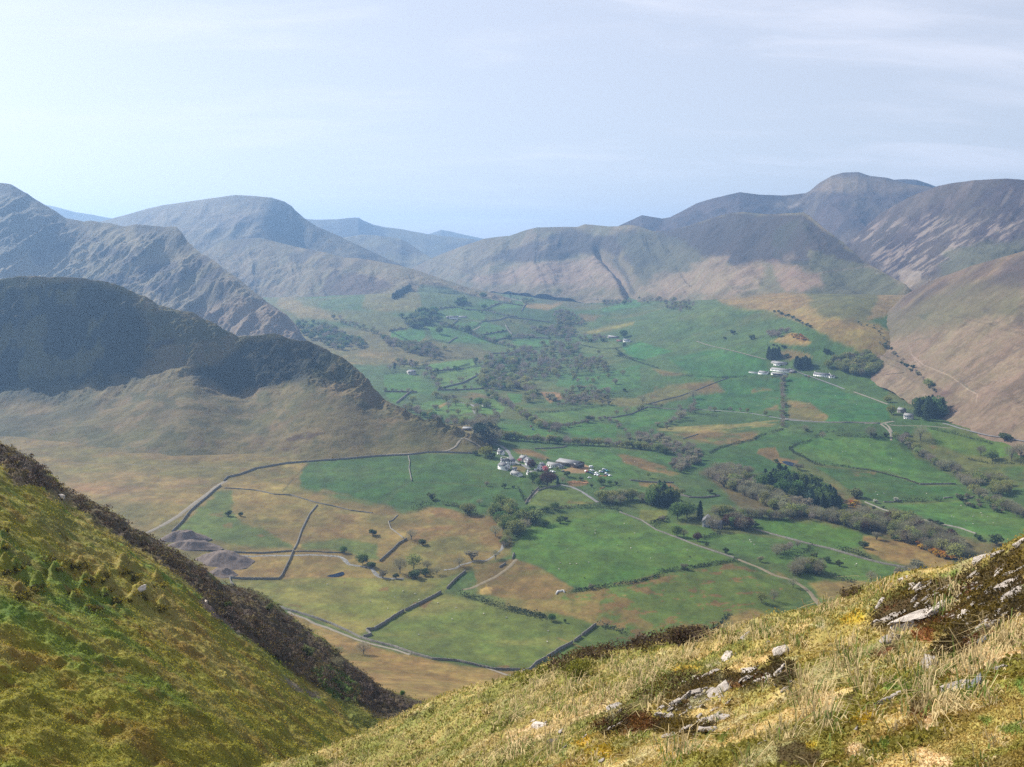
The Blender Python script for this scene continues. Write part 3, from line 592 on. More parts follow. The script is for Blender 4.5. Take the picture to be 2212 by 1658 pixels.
def p_ard(P):
    P.c[:] = (.150, .122, .065)
    P.vary(150, (.11,.11,.055), .5, .65, .5, 27); P.vary(70, (.21,.155,.095), .52, .66, .6, 29)
    # heather caps
    P.poly(fB((1150,520),(1300,440),(1500,380),(1700,300),(1760,280),(1850,280),(1950,320),(2211,290),(2400,500),(2211,520),(2120,470),(1990,400),(1960,440),(1850,440),(1700,480),(1500,490),(1350,470)), HTH, 7, 9, amt=.75, ns=220, nt=(.25, .42))
    P.poly(fC((240,380),(420,355),(640,285),(840,292),(1040,285),(1150,380),(1250,450),(1400,570),(1330,560),(1080,480),(1060,560),(940,560),(800,545),(700,570),(560,520),(420,480),(300,440)), (.042,.033,.034), 6, 9, amt=.9)
    P.poly(fC((40,400),(240,380),(420,440),(560,560),(400,620),(180,660),(110,540)), (.072,.072,.042), 8, 10, amt=.75)
    P.poly(fC((860,400),(1000,310),(1060,330),(1080,560),(1000,590),(880,520)), (.045,.050,.030), 6, 10, amt=.6, ns=100)
    P.poly(fC((160,680),(260,620),(420,590),(540,520),(660,500),(620,570),(840,540),(830,640),(800,700),(520,720),(300,720)), (.26,.185,.115), 9, 16, amt=.7, ns=200, nt=(.2,.5))
    P.poly(fC((860,545),(960,560),(1010,580),(1130,620),(1130,680),(1040,700),(930,690),(900,620)), (.24,.15,.10), 9, 14, amt=.7)
    P.poly(fC((830,550),(860,545),(905,640),(930,700),(800,710)), (.125,.115,.052), 6, 8, amt=.6)
    P.poly(fC((1080,480),(1330,560),(1500,620),(1580,670),(1500,790),(1350,850),(1150,800),(1010,730),(1050,690),(1140,690),(1130,610),(1070,580)), (.088,.088,.042), 6, 8, amt=.9)
    P.poly(fC((1020,720),(1200,690),(1500,740),(1350,850),(1150,810)), HTH, 8, 12, amt=.45, ns=90)
    P.poly(fC((930,505),(985,495),(1010,525),(960,550),(925,535)), (.19,.14,.10), 6, 9, amt=.5)
    P.poly(fC((560,720),(830,710),(1010,740),(1130,830),(1380,900),(1000,860),(760,790)), (.19,.14,.07), 6, 8, amt=.9)
    P.poly(fB((1500,520),(1700,480),(1850,470),(1980,440),(2100,560),(2180,640),(2000,660),(1700,640),(1300,640),(1100,600)), (.255,.18,.12), 6, 10, amt=.7)
    P.poly(fB((800,520),(1060,400),(1240,350),(1300,440),(1100,560),(900,560)), (.165,.14,.085), 10, 10, amt=.7)
    P.line(fB((2080,480),(2140,560),(2180,640),(2200,690)), 5, (.05,.045,.035), f=3, amt=.7, warp=4)
    P.line(fB((900,480),(1150,560),(1250,600)), 1.5, (.09,.07,.06), amt=.5, warp=3)
    P.line(fC((830,690),(950,640),(1050,610),(1400,565)), 1.0, (.16,.12,.08), amt=.6)
def d_ard(X, Y, Z, T):
    z = relief(20, 150, 260, seed=12, crest=.05, fine=.4)(X, Y, Z, T)
    u, v = proj(X, Y, Z)
    pts = np.array(fB((2000,400),(2040,440),(2080,480),(2140,560),(2180,640),(2200,690)))
    d2 = np.full(X.shape, 1e9)
    for k in range(len(pts) - 1):
        a = pts[k]; e = pts[k + 1] - a; t = np.clip(((u - a[0]) * e[0] + (v - a[1]) * e[1]) / (e @ e), 0, 1)
        d2 = np.minimum(d2, (u - a[0] - t * e[0]) ** 2 + (v - a[1] - t * e[1]) ** 2)
    return z - 45 * np.exp(-d2 / (14 ** 2)) * sstep(0, .3, T)
loft('ard', 'hill', 'long heather capped fell with tan bracken aprons in the centre right', fP((820,620,4800),(900,575,4750)) + fB((930,450,4700),(1060,400,4600),(1240,338,4500),(1300,330,4480),(1400,320,4420),(1500,285,4350),(1580,265,4300),(1840,262,4200),(1890,245,4150),(2000,255,4100),(2100,258,4000)) + fC((0,355,4000),(110,345,3900),(170,355,3850),(240,380,3780),(320,375,3700),(430,350,3600),(520,320,3500),(640,285,3400),(720,278,3330),(840,290,3220),(900,288,3160),(1040,280,3000),(1080,305,2960),(1150,365,2880),(1250,440,2780),(1360,540,2640),(1500,620,2470),(1580,660,2380),(1600,684,2350),(1640,720,2340)),
     [('s', [(820,640,22),(1000,580,22),(1160,560,27),(1300,560,30),(1420,560,28),(1600,550,30),(1736,565,34),(1800,590,30),(1866,620,24),(1923,635,22),(1951,632,22),(1970,640,22)]),
      ('s', [(820,680,18),(1000,625,18),(1160,640,20),(1300,655,20),(1500,670,20),(1600,680,18),(1736,690,18),(1800,705,18),(1866,705,18),(1923,685,18),(1951,655,18),(1970,650,18)])],
     p_ard, M_fell, 826, 1974, du=1.25, dv=1.2, disp=d_ard)
def p_pinkslope(P):
    P.c[:] = (.185, .130, .078)
    P.vary(180, (.20,.15,.085), .45, .6, .7, 61, (.4, 1)); P.vary(50, (.225,.155,.10), .5, .65, .5, 63, (.5, 1)); P.vary(25, (.12,.085,.05), .54, .66, .6, 66, (.4, 1)); P.vary(9, (.24,.17,.11), .55, .68, .5, 67)
    P.poly(fC((1640,740),(1900,660),(2211,600),(2211,820),(1960,850),(1500,960),(1380,880)), (.120,.108,.054), 14, 14, amt=.8)
    P.poly(fC((1540,700),(1700,620),(1900,540),(2211,430),(2400,400),(2400,560),(2211,640),(2000,690),(1850,730),(1700,770),(1500,820)), (.060,.046,.046), 30, 34, ws=60, amt=.8, ns=90, nt=(.3, .58), stretch=(.4, 1))
    P.poly(fC((2000,800),(2211,740),(2211,880),(2050,890)), (.075,.06,.045), 6, 10, amt=.7, ns=70)
    for p in ([(1600,970),(1740,920),(1640,960)], [(1640,830),(1720,810),(1680,850)], [(1880,1190),(1960,1240),(1900,1210)]):
        P.poly(fC(*p), (.08,.08,.045), 3, 5, amt=.8)
    P.poly(fC((1330,860),(1420,900),(1500,1010),(1560,1070),(1760,1220),(1900,1280),(1760,1290),(1480,1080),(1300,940)), (.13,.095,.055), 6, 8, amt=.7)
    P.poly(fC((1760,1210),(1880,1270),(1850,1320),(1700,1290)), (.12,.075,.055), 4, 6, amt=.8, ns=40)
    P.line(fG((1480,50),(1560,120),(1730,190),(1800,240),(1850,280),(1910,310),(1900,360)), .8, (.32,.24,.17), f=1.2, amt=.8)
    P.line(fG((2211,0),(2050,100),(1850,200),(1750,260)), 1.4, (.12,.09,.06), amt=.7, warp=2)
    P.line(fC((1600,990),(1620,1050),(1660,1100)), .8, (.30,.22,.16), amt=.6)
loft('pinkslope', 'hill', 'smooth pinkish bracken hillside running down to the road at right', fC((1290,870,2080),(1340,850,2070),(1500,792,2060),(1570,725,2050),(1700,650,2000),(1940,560,1900)) + fP((2212,542,1800),(2500,470,1700)),
     [('z', [(1830,770,-178),(1900,800,-192),(1960,872,-222),(2050,925,-234),(2212,985,-240),(2500,1060,-240)]), ('s', [(1830,800,25),(2500,1100,25)])],
     p_pinkslope, M_fell, 1838, 2400, du=1.25, dv=1.2, disp=relief(9, 90, 200, lean=.4, seed=14, crest=.3))
# ------------------------------------------------------------------ dark craggy spur at left
def p_leftspur(P):
    u, v = P.u, P.v
    P.c[:] = (.150, .118, .058)
    P.vary(70, (.115,.105,.042), .46, .6, .8, 71); P.vary(28, (.20,.145,.08), .52, .66, .6, 73); P.vary(20, (.07,.07,.03), .56, .66, .6, 75)
    P.poly(fA((-40,770),(300,770),(700,795),(1000,920),(1480,1110),(1900,1160),(2211,1290),(2300,1400),(2211,1380),(2000,1200),(1700,1150),(1500,1160),(1200,1010),(980,960),(700,860),(300,820),(-40,820)), (.125,.115,.04), 5, 6, amt=.8, ns=40, nt=(.35, .55))
    P.poly(fA((-300,800),(240,790),(600,800),(900,930),(980,1010),(960,1260),(880,1400),(600,1470),(300,1540),(-300,1560)), (.020,.024,.017), 18, 34, ws=60, amt=.95)  # dark heather on the crags, deepened to paint in their shade
    P.poly(fA((-300,800),(240,790),(600,800),(900,930),(980,1010),(960,1260),(600,1420),(-300,1480)), (.115,.110,.045), 14, 20, amt=.75, ns=34, nt=(.5, .62))
    P.poly(fA((950,1000),(1120,980),(1300,1040),(1490,1120),(1420,1160),(1180,1200),(1010,1210)), (.075,.075,.028), 6, 9, amt=.85)
    P.poly(fA((980,1190),(1140,1150),(1130,1190),(1020,1225)), HTH, 3, 6, amt=.8)
    P.poly(fA((1220,1380),(1280,1340),(1400,1310),(1580,1180),(1700,1150),(1980,1160),(2130,1240),(2150,1300),(2000,1400),(1700,1490),(1500,1480),(1300,1420)), (.020,.024,.015), 12, 22, ws=50, amt=.92)  # second crag band, its heather colour also darkened as painted shade
    P.poly(fA((1180,1190),(1400,1170),(1580,1180),(1400,1300),(1280,1340),(1230,1290)), (.080,.080,.030), 6, 9, amt=.8, ns=30)
    P.poly(fB((60,1060),(240,1080),(330,1110),(420,1190),(500,1300),(460,1310),(360,1280),(200,1260),(60,1200)), (.05,.055,.022), 5, 7, amt=.8, ns=22, nt=(.35, .5))
    P.poly(fA((-300,1480),(450,1420),(620,1480),(620,1700),(200,1900),(-300,1900)), (.066,.066,.034), 16, 16, amt=.7, ns=60, nt=(.35, .6))
    for p in ([(280,150),(440,110),(560,110),(450,150),(320,170)], [(60,170),(160,170),(150,190)], [(250,210),(430,200),(400,240),(370,245)], [(0,260),(100,260),(130,290),(30,300)]):
        P.poly(fE(*p), (.085,.05,.032), 3, 5, amt=.85, ns=10, nt=(.4, .52))
    for a in [(890,1530),(1040,1530),(1090,1580),(1700,1530),(1990,1470),(2060,1380)]:
        P.poly(fA((a[0]-40, a[1]-20), (a[0]+40, a[1]-30), (a[0]+60, a[1]+30), (a[0]-30, a[1]+40)), (.075,.08,.03), 4, 6, amt=.7)
    P.poly(fE((0,240),(700,200),(1200,190),(1400,150),(1520,190),(1500,240),(900,260),(400,300),(0,330)), (.17,.14,.06), 8, 8, amt=.6)
def d_leftspur(X, Y, Z, T):
    up = sstep(1.25, .8, T)
    w = (fbm(X / 80, Z / 70, 3, 15) - .5) * 1.6
    a = ((fbm(X / 95 + w, Z / 60, 3, 16) - .5) * 46 + (ridged(X / 52 + w, Z / 40 + X / 130, 3, 17) - .6) * 17 + (fbm(X / 18, Z / 13 + Y / 30, 5, 18, .6) - .5) * 20) * up * sstep(-.1, .3, T)
    b = (fbm(X / 60, Y / 60, 4, 19) - .5) * 9 * sstep(.1, .8, T)
    return a + b
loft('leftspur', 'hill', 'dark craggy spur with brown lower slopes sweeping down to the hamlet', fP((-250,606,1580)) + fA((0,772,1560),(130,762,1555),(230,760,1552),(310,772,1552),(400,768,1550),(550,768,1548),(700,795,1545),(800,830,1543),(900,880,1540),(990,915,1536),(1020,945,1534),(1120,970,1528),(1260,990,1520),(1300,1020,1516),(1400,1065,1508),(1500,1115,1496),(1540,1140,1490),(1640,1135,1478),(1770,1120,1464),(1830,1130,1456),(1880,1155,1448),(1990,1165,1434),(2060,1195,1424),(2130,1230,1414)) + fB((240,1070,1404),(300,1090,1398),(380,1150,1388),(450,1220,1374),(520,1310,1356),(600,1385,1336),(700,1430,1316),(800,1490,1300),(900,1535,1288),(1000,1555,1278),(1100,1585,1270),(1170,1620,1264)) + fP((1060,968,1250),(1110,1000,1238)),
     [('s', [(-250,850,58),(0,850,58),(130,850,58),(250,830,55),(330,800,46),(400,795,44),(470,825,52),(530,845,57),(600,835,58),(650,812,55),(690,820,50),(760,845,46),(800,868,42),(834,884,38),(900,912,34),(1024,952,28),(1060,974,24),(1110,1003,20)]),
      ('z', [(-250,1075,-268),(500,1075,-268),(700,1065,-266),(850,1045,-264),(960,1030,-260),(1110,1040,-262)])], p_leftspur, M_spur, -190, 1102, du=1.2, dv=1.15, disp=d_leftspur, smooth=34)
build_valley()
# ------------------------------------------------------------------ near slopes
MOSS = (.165, .155, .019); MGRN = (.090, .135, .016); MDRY = (.21, .165, .045); DRK = (.030, .022, .013); HBR = (.060, .042, .034)
SHB = fM((1,1))  # placeholder frame anchor
HEATHER_L = fD((-60,170),(40,190),(120,235),(280,340),(410,470),(680,600),(850,720),(1130,870),(1380,1030),(1440,1090),(1640,1130),(1850,1270),(1990,1390),(2110,1480),(2300,1640),(2500,1800),(2700,1900),
    (2480,1900),(2211,1850),(1980,1720),(1850,1620),(1640,1470),(1420,1330),(1240,1100),(1000,930),(850,830),(700,740),(500,600),(300,470),(100,440),(-60,250))
def p_nearleft(P):
    u, v = P.u, P.v
    P.c[:] = MOSS
    P.vary(16, MGRN, .44, .6, .85, 81); P.vary(7, MDRY, .5, .66, .7, 83, (.6, 1)); P.vary(3.2, (.16,.10,.018), .56, .68, .6, 85)
    P.poly(fD((0,1150),(300,1180),(900,1180),(1200,1260),(900,1330),(300,1290),(0,1330)), (.06,.11,.012), 12, 14, amt=.7, ns=9, nt=(.35, .55))
    P.poly(fD((0,640),(600,660),(900,840),(1200,1100),(700,900),(0,760)), (.125,.12,.03), 16, 16, amt=.7, ns=12)
    P.poly(fQ((500,500),(1300,700),(1700,900),(1200,1000),(500,800)), (.15,.10,.014), 16, 16, amt=.7, ns=7)
    P.poly(HEATHER_L, (.058,.042,.028), 5, 12, amt=.95)
    P.poly(HEATHER_L, (.11,.088,.032), 4, 12, amt=.6, ns=9, nt=(.55, .66))
    P.poly(fM((130,60),(300,260),(480,400),(640,560),(800,740),(1000,860),(1150,900),(1080,940),(850,830),(700,700),(560,540),(420,400),(230,250),(110,130)), (.125,.095,.085), 3, 7, amt=.8, ns=3.5, nt=(.4, .55))
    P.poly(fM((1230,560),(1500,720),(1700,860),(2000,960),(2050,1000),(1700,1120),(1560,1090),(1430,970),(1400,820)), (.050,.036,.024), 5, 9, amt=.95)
    P.poly(fM((1000,700),(1200,640),(1400,790),(1450,860),(1400,960),(1200,920)), (.045,.075,.010), 5, 7, amt=.9)
    P.poly(fM((1250,930),(1400,980),(1560,1100),(1680,1150),(1560,1200),(1400,1170),(1280,1060)), (.10,.11,.02), 5, 7, amt=.9)
    P.poly(fM((400,0),(640,40),(800,200),(1100,400),(900,260),(620,120)), (.10,.10,.02), 5, 7, amt=.7, ns=6)
    P.poly(fM((1000,330),(1250,440),(1340,500),(1550,640),(1820,790),(1600,740),(1250,560),(1080,440)), (.10,.105,.03), 4, 6, amt=.8, ns=8)
    P.poly(fD((160,380),(230,390),(220,440),(170,430)), (.3,.29,.27), 2, 3, amt=.7, ns=2)
    P.poly(fD((300,470),(480,490),(560,560),(460,600),(300,520)), (.20,.155,.08), 4, 7, amt=.7, ns=5)
KNOBS = [(20,760,26),(30,850,40),(60,1010,60),(130,980,35),(240,1120,55),(310,940,18),(360,1010,45),(520,990,45),(560,1080,40),(660,1060,50),(690,1150,30),(800,1020,40),(870,1050,35),(900,1180,55),(760,1210,25),(1030,1110,35),(1050,1260,35),(560,1260,25),(130,1180,40),(440,960,35),(640,1260,25),(480,1160,30)]
def d_nearleft(X, Y, Z, T):
    big = (fbm(X / 26, Y / 26, 3, 91) - .5) * 7 * sstep(.0, .35, T)
    lump = (ridged(X / 3.4, Y / 4.2, 3, 93) - .6) * 1.15 + (fbm(X / 1.1, Y / 1.4, 3, 95) - .5) * .75
    u, v = proj(X, Y, Z)
    kn = 0
    for (x, y, w) in KNOBS:
        (pu, pv), = fD((x, y)); w = w * k1
        kn = kn + np.exp(-(((u - pu) / w) ** 2 + ((v - pv) / (w * .62)) ** 2) ** 1.6) * w * .075
    he = np.zeros_like(X)
    d = (fbm(X / 2.1, Y / 2.6, 4, 97) - .42)
    hm = inpoly(u, v, HEATHER_L)
    return big * .55 + lump * sstep(0, .12, T) + kn * (1 + .9 * (fbm(X / .9, Y / .9, 3, 98) - .5)) + hm * np.maximum(d, -.1) * 3.0 * sstep(-.05, .15, T)
def inpoly(u, v, pts):
    pts = np.array([p[:2] for p in pts]); ins = np.zeros(u.shape, bool); n = len(pts)
    for k in range(n):
        x1, y1 = pts[k]; x2, y2 = pts[(k + 1) % n]
        if y1 == y2: continue
        ins ^= ((y1 > v) != (y2 > v)) & (u < (x2 - x1) * (v - y1) / (y2 - y1) + x1)
    return ins.astype(float)
loft('nearleft', 'hillside', 'steep mossy yellow green hillside with a dark heather edge at lower left', fD((-500,20,142),(-200,110,146),(0,178,150),(40,190,152),(120,235,154),(200,275,156),(280,340,158),(360,400,162),(410,470,164),(460,500,166),(580,550,170),(680,600,172),(790,660,175),(850,720,178),(960,770,181),(1040,820,183),(1130,870,185),(1230,930,189),(1380,1030,195),(1440,1090,212),(1530,1105,226),(1640,1130,234),(1720,1170,237),(1800,1220,239),(1850,1270,240),(1930,1330,240),(1990,1390,240),(2100,1440,239),(2200,1540,238)) + fM((1320,610,238),(1480,720,238),(1600,830,238),(1800,900,237),(2010,965,236)) + fP((1000,1545,234),(1080,1600,230)),
     [('y', [(-170,1230,82),(0,1300,80),(300,1400,90),(460,1470,98),(560,1520,105),(640,1550,116),(740,1580,132),(860,1610,150),(1000,1680,160),(1080,1700,170)]), ('y', [(-170,1850,40),(0,1850,42),(300,1850,48),(560,1850,60),(800,1850,75),(1080,1900,95)])],
     p_nearleft, M_near, -440, 1060, du=1.2, dv=1.1, disp=d_nearleft, smooth=14, back=(1.1, 60, 8, 1.))
# ---- foreground slope at right
DARKM = [fN((690,580),(850,450),(960,390),(1090,420),(1240,380),(1420,300),(1560,210),(1700,130),(1700,640),(1520,700),(1400,850),(1230,930),(1060,950),(1090,850),(1180,760),(1030,760),(900,700),(800,780),(660,720)),
         fN((0,930),(130,950),(180,1060),(100,1130),(0,1110)), fN((670,870),(800,820),(830,870),(700,930)), fN((900,1200),(1080,1210),(1000,1330),(900,1300)),
         fN((30,1520),(150,1480),(340,1560),(300,1660),(20,1660)), fN((450,1180),(560,1170),(520,1240)),
         fO((1300,640),(1500,560),(1620,620),(1960,600),(2212,540),(2212,720),(1950,760),(1700,740),(1650,830),(1480,960),(1280,900),(1130,860),(1000,860)),
         fO((720,1050),(980,900),(1200,960),(1480,1010),(1740,1000),(1700,1120),(1400,1140),(1200,1080),(800,1120))]
def p_fore(P):
    u, v = P.u, P.v
    P.c[:] = (.215, .175, .060)
    P.vary(1.4, (.125,.125,.025), .44, .6, .8, 101); P.vary(.55, STR, .52, .66, .75, 103); P.vary(.3, (.13,.085,.022), .56, .66, .6, 105); P.vary(.8, (.21,.20,.12), .58, .7, .6, 107)
    # left half is longer, greener grass
    P.poly(fP((500,1680),(900,1530),(1180,1445),(1500,1380),(1440,1500),(1300,1560),(1230,1640),(1100,1680)), (.125,.135,.036), 20, 14, amt=.75, ns=2.2, nt=(.3, .6))
    P.poly(fO((0,1080),(400,1020),(860,830),(1000,780),(900,900),(600,1010),(300,1150),(0,1250)), (.40,.30,.19), 4, 8, amt=.85)
    for p in (fN((340,1180),(460,1150),(400,1360),(330,1330)), fN((990,1300),(1070,1280),(1090,1400),(1010,1430)), fN((1150,980),(1300,900),(1680,740),(1680,900),(1400,1000),(1200,1080)), fN((500,1500),(620,1500),(560,1600),(470,1570)), fN((960,1530),(1200,1590),(1180,1660),(980,1660)), fN((220,1120),(300,1140),(280,1190)), fN((300,540),(480,520),(460,580),(330,590))):
        P.poly(p, (.40, .30, .20), 5, 8, amt=.85)
    for p in (fN((480,620),(620,610),(640,680),(500,700)), fN((380,640),(520,650),(480,720)), fN((660,440),(840,420),(780,470)), fN((520,1330),(700,1290),(640,1400)), fN((150,1500),(300,1480),(260,1540)), fN((1150,580),(1300,570),(1240,640)), fO((1300,540),(1600,560),(1450,680)), fO((500,1170),(760,1100),(640,1220)), fO((650,1280),(900,1230),(850,1320)), fO((1250,1240),(1420,1280),(1300,1330))):
        P.poly(p, (.28, .19, .018), 6, 9, amt=.85)
    for p in (fN((1500,1380),(1660,1360),(1680,1440),(1530,1440)), fN((1380,1320),(1480,1330),(1440,1400)), fN((1600,1100),(1680,1060),(1680,1200)), fN((740,1120),(900,1090),(960,1150),(780,1170)), fN((700,1500),(790,1480),(760,1560)), fO((380,1280),(500,1230),(470,1330)), fO((1700,1130),(1840,1130),(1800,1190)), fN((1100,380),(1200,340),(1250,360),(1150,400)), fO((2080,250),(2212,250),(2180,320))):
        P.poly(p, (.075, .125, .025), 6, 9, amt=.85)
    for i, p in enumerate(DARKM):
        P.poly(p, (.038, .026, .010), 5, 9, amt=.95, ws=14)
        P.poly(p, (.105, .075, .012), 5, 9, amt=.7, ns=.55, nt=(.52, .64), seed=i)
        P.poly(p, (.10, .030, .014), 5, 9, amt=.6, ns=.7, nt=(.6, .68), seed=i + 5)
    for p in (fN((920,740),(1090,750),(1060,820),(940,820)), fN((1460,1150),(1580,1110),(1560,1200),(1470,1200)), fO((900,1130),(1030,1110),(1010,1150))):
        P.poly(p, (.15, .045, .02), 4, 7, amt=.8, ns=.4, nt=(.35, .55))
    for p in (fN((280,660),(340,660),(340,720),(280,710)), fO((1640,530),(1780,490),(1780,560),(1660,570)), fO((1500,820),(1660,770),(1640,900),(1520,890)), fO((830,920),(950,900),(900,1010)), fO((1740,650),(1830,630),(1800,690))):
        P.poly(p, (.23, .215, .14), 4, 6, amt=.85)
    P.c *= np.array([1.22, 1.2, 1.05])
    P.poly(fP((500,1665),(700,1632),(905,1532),(930,1540),(760,1640),(640,1700),(500,1720)), (.10,.11,.018), 8, 10, amt=.8, ns=1.8)
def d_fore(X, Y, Z, T):
    sc = np.clip(Y / 14, .5, 2.2)
    a = (fbm(X / 1.7, Y / 1.9, 3, 111) - .5) * .55 * sc * sstep(-.1, .25, T)
    b = (ridged(X / .55, Y / .7, 3, 113) - .6) * .16 * np.clip(Y / 8, .5, 1.8) + (fbm(X / .12, Y / .14, 3, 115) - .5) * .05 * np.clip(Y / 7, .6, 2.)
    return a + b * (.3 + .7 * sstep(0, .1, T))
loft('fore', 'hillside', 'rocky tussock grass hillside in the foreground at lower right', fP((330,1800,34),(400,1745,34),(560,1658,34),(700,1625,38),(760,1600,41),(905,1525,49),(1000,1490,47),(1120,1462,43),(1180,1445,39),(1290,1412,34),(1400,1392,30),(1500,1384,27.5),(1560,1362,25),(1650,1342,22.5),(1800,1302,19.5),(1860,1272,18.5),(1920,1252,17.5),(2000,1232,16),(2060,1226,15),(2130,1197,13.5),(2212,1157,12),(2400,1060,12.5),(2600,960,13.5)),
     [('y', [(330,1830,27),(400,1800,26),(560,1750,24.5),(905,1645,22.5),(1000,1605,20),(1290,1525,15),(1500,1485,12),(1800,1450,8.8),(2000,1420,7.4),(2212,1390,6.3),(2600,1250,6.3)]), ('y', [(330,1900,20),(400,1880,18.5),(600,1860,14.5),(900,1860,9.2),(1100,1860,6.4),(1500,1860,4.2),(1700,1860,3.5),(2212,1860,2.8),(2600,1860,2.5)])],
     p_fore, M_fore, 380, 2330, du=1.3, dv=1.2, disp=d_fore, smooth=10, back=(1.1, 40, 8, 1.))
# the same slope carries on to the right of the picture and under the viewer's feet
loft('foreside', 'hillside', 'continuation of the rocky tussock slope to the right of the view', fP((2200,1160,12), (2329,1098,12.3), (2400,1060,12.5), (2600,960,13.5), (3200,800,15), (4200,600,17), (5600,500,18)),
     [('y', [(2200,1390,6.3), (2600,1250,6.3), (3200,1150,6.2), (4200,1050,6), (5600,1000,6)]), ('y', [(2200,1860,2.8), (2600,1860,2.5), (5600,1860,2.3)])], p_fore, M_fore, 2327, 5600, du=6, dv=5, disp=d_fore, smooth=4, back=(1.1, 40, 8, 1.))
def feet():
    E = []
    for k_, st in (('fore', 12), ('foreside', 6)):
        s = SURF[k_]; E.append(np.stack([s.q * s.Y[0], s.Y[0], s.Z[0]], 1)[::st])
    E = np.concatenate(E); rows_ = [E]
    for d_ in (1.2, 3, 6, 12, 25, 60): q_ = E.copy(); q_[:, 1] -= d_; q_[:, 2] += .12 * d_ + (fbm(q_[:, 0] / 1.5, q_[:, 1] / 1.5, 3, 77) - .5) * .3; rows_.append(q_)
    V = np.stack(rows_[::-1]); P = Paint(V[..., 0].ravel(), V[..., 1].ravel(), V[..., 2].ravel(), (.20, .17, .06)); P.vary(1.2, (.12, .12, .03), .45, .6, .8, 5); P.vary(.5, STR, .52, .66, .7, 6)
    tag(obj('hillside', mesh('hillside', V, grid_faces(len(rows_), len(E)), col=P.c, mat=M_fore)), 'grassy hillside underfoot behind the foreground slope', 'hillside', kind='structure')
feet()
# ------------------------------------------------------------------ base ground, air, sky, sun, camera
base = obj('ground', mesh('ground', [(-7000,-1500,-330),(7000,-1500,-330),(7000,10500,-330),(-7000,10500,-330)], quads=[(0,1,2,3)], mat=plain_mat('base_ground', (.09,.1,.05), 1, 0, .01)))
tag(base, 'low ground far below and behind the fells', 'ground', kind='structure')
def haze(density):
    x0, x1, y0, y1, z0, z1 = -7400, 7400, -1700, 10800, -331.5, 455
    V = [(x, y, z) for z in (z0, z1) for y in (y0, y1) for x in (x0, x1)]
    me = mesh('haze', V, quads=[(0,2,3,1),(4,5,7,6),(0,1,5,4),(2,6,7,3),(0,4,6,2),(1,3,7,5)], smooth=False)
    m = bpy.data.materials.new('haze'); m.use_nodes = True; nt = m.node_tree; nt.nodes.clear()
    pv = nd(nt, 'ShaderNodeVolumePrincipled'); out = nd(nt, 'ShaderNodeOutputMaterial')
    pv.inputs['Color'].default_value = HAZE_C; pv.inputs['Density'].default_value = density; pv.inputs['Anisotropy'].default_value = HAZE_G
    nt.links.new(pv.outputs[0], out.inputs['Volume']); me.materials.append(m)
    o = obj('haze', me); tag(o, 'pale blue summer haze filling the valley', 'haze', kind='stuff')
HAZE_C = (.33, .58, .98, 1); HAZE_G = .35
haze(1.05e-4)
SUN_AZ, SUN_EL = math.radians(-54), math.radians(36)      # azimuth measured from the view direction, negative = left
sd = (math.sin(SUN_AZ) * math.cos(SUN_EL), math.cos(SUN_AZ) * math.cos(SUN_EL), math.sin(SUN_EL))
sl = bpy.data.lights.new('sun', 'SUN'); sl.energy = 5.; sl.angle = math.radians(.53); sl.color = (1, .95, .87)
so = bpy.data.objects.new('sun', sl); COL.objects.link(so)
from mathutils import Vector
so.rotation_euler = Vector((-sd[0], -sd[1], -sd[2])).to_track_quat('-Z', 'Y').to_euler()
so.location = (-300, 300, 600)
w = bpy.data.worlds.new('World'); scene.world = w; w.use_nodes = True; nt = w.node_tree; L = nt.links.new
bg = nt.nodes['Background']
sky = nd(nt, 'ShaderNodeTexSky', sky_type='NISHITA'); sky.sun_disc = False; sky.sun_elevation = SUN_EL; sky.sun_rotation = SUN_AZ
sky.altitude = 400; sky.air_density = 1.0; sky.dust_density = 2.0; sky.ozone_density = 1.6
# thin cirrus streaks
tc = nd(nt, 'ShaderNodeTexCoord'); sx = nd(nt, 'ShaderNodeSeparateXYZ'); L(tc.outputs['Generated'], sx.inputs[0])
ad = nd(nt, 'ShaderNodeMath', operation='ADD'); ad.inputs[1].default_value = .22; L(sx.outputs['Z'], ad.inputs[0])
dx = nd(nt, 'ShaderNodeMath', operation='DIVIDE'); L(sx.outputs['X'], dx.inputs[0]); L(ad.outputs[0], dx.inputs[1])
dy = nd(nt, 'ShaderNodeMath', operation='DIVIDE'); L(sx.outputs['Y'], dy.inputs[0]); L(ad.outputs[0], dy.inputs[1])
cb = nd(nt, 'ShaderNodeCombineXYZ'); L(dx.outputs[0], cb.inputs[0]); L(dy.outputs[0], cb.inputs[1])
mp = nd(nt, 'ShaderNodeMapping'); mp.inputs['Rotation'].default_value = (0, 0, math.radians(-32)); mp.inputs['Scale'].default_value = (.75, 2.3, 1); mp.inputs['Location'].default_value = (.35, .9, 0); L(cb.outputs[0], mp.inputs['Vector'])
wn = noise_node(nt, .9, 3, .5, mp.outputs[0])
mxv = nd(nt, 'ShaderNodeVectorMath', operation='MULTIPLY_ADD'); mxv.inputs[1].default_value = (.9, .9, 0); L(wn.outputs['Color'], mxv.inputs[0]); L(mp.outputs[0], mxv.inputs[2])
cn = noise_node(nt, 1.05, 9, .62, mxv.outputs[0])
cr_ = nd(nt, 'ShaderNodeMapRange', interpolation_type='SMOOTHSTEP'); cr_.inputs['From Min'].default_value = .46; cr_.inputs['From Max'].default_value = .74; cr_.inputs['To Min'].default_value = .5; cr_.inputs['To Max'].default_value = .78; L(cn.outputs['Fac'], cr_.inputs['Value'])
mx = nd(nt, 'ShaderNodeMix', data_type='RGBA'); L(cr_.outputs['Result'], mx.inputs['Factor']); L(sky.outputs[0], mx.inputs['A']); mx.inputs['B'].default_value = (9.6, 9.5, 10.3, 1)
L(mx.outputs['Result'], bg.inputs['Color']); bg.inputs['Strength'].default_value = .062
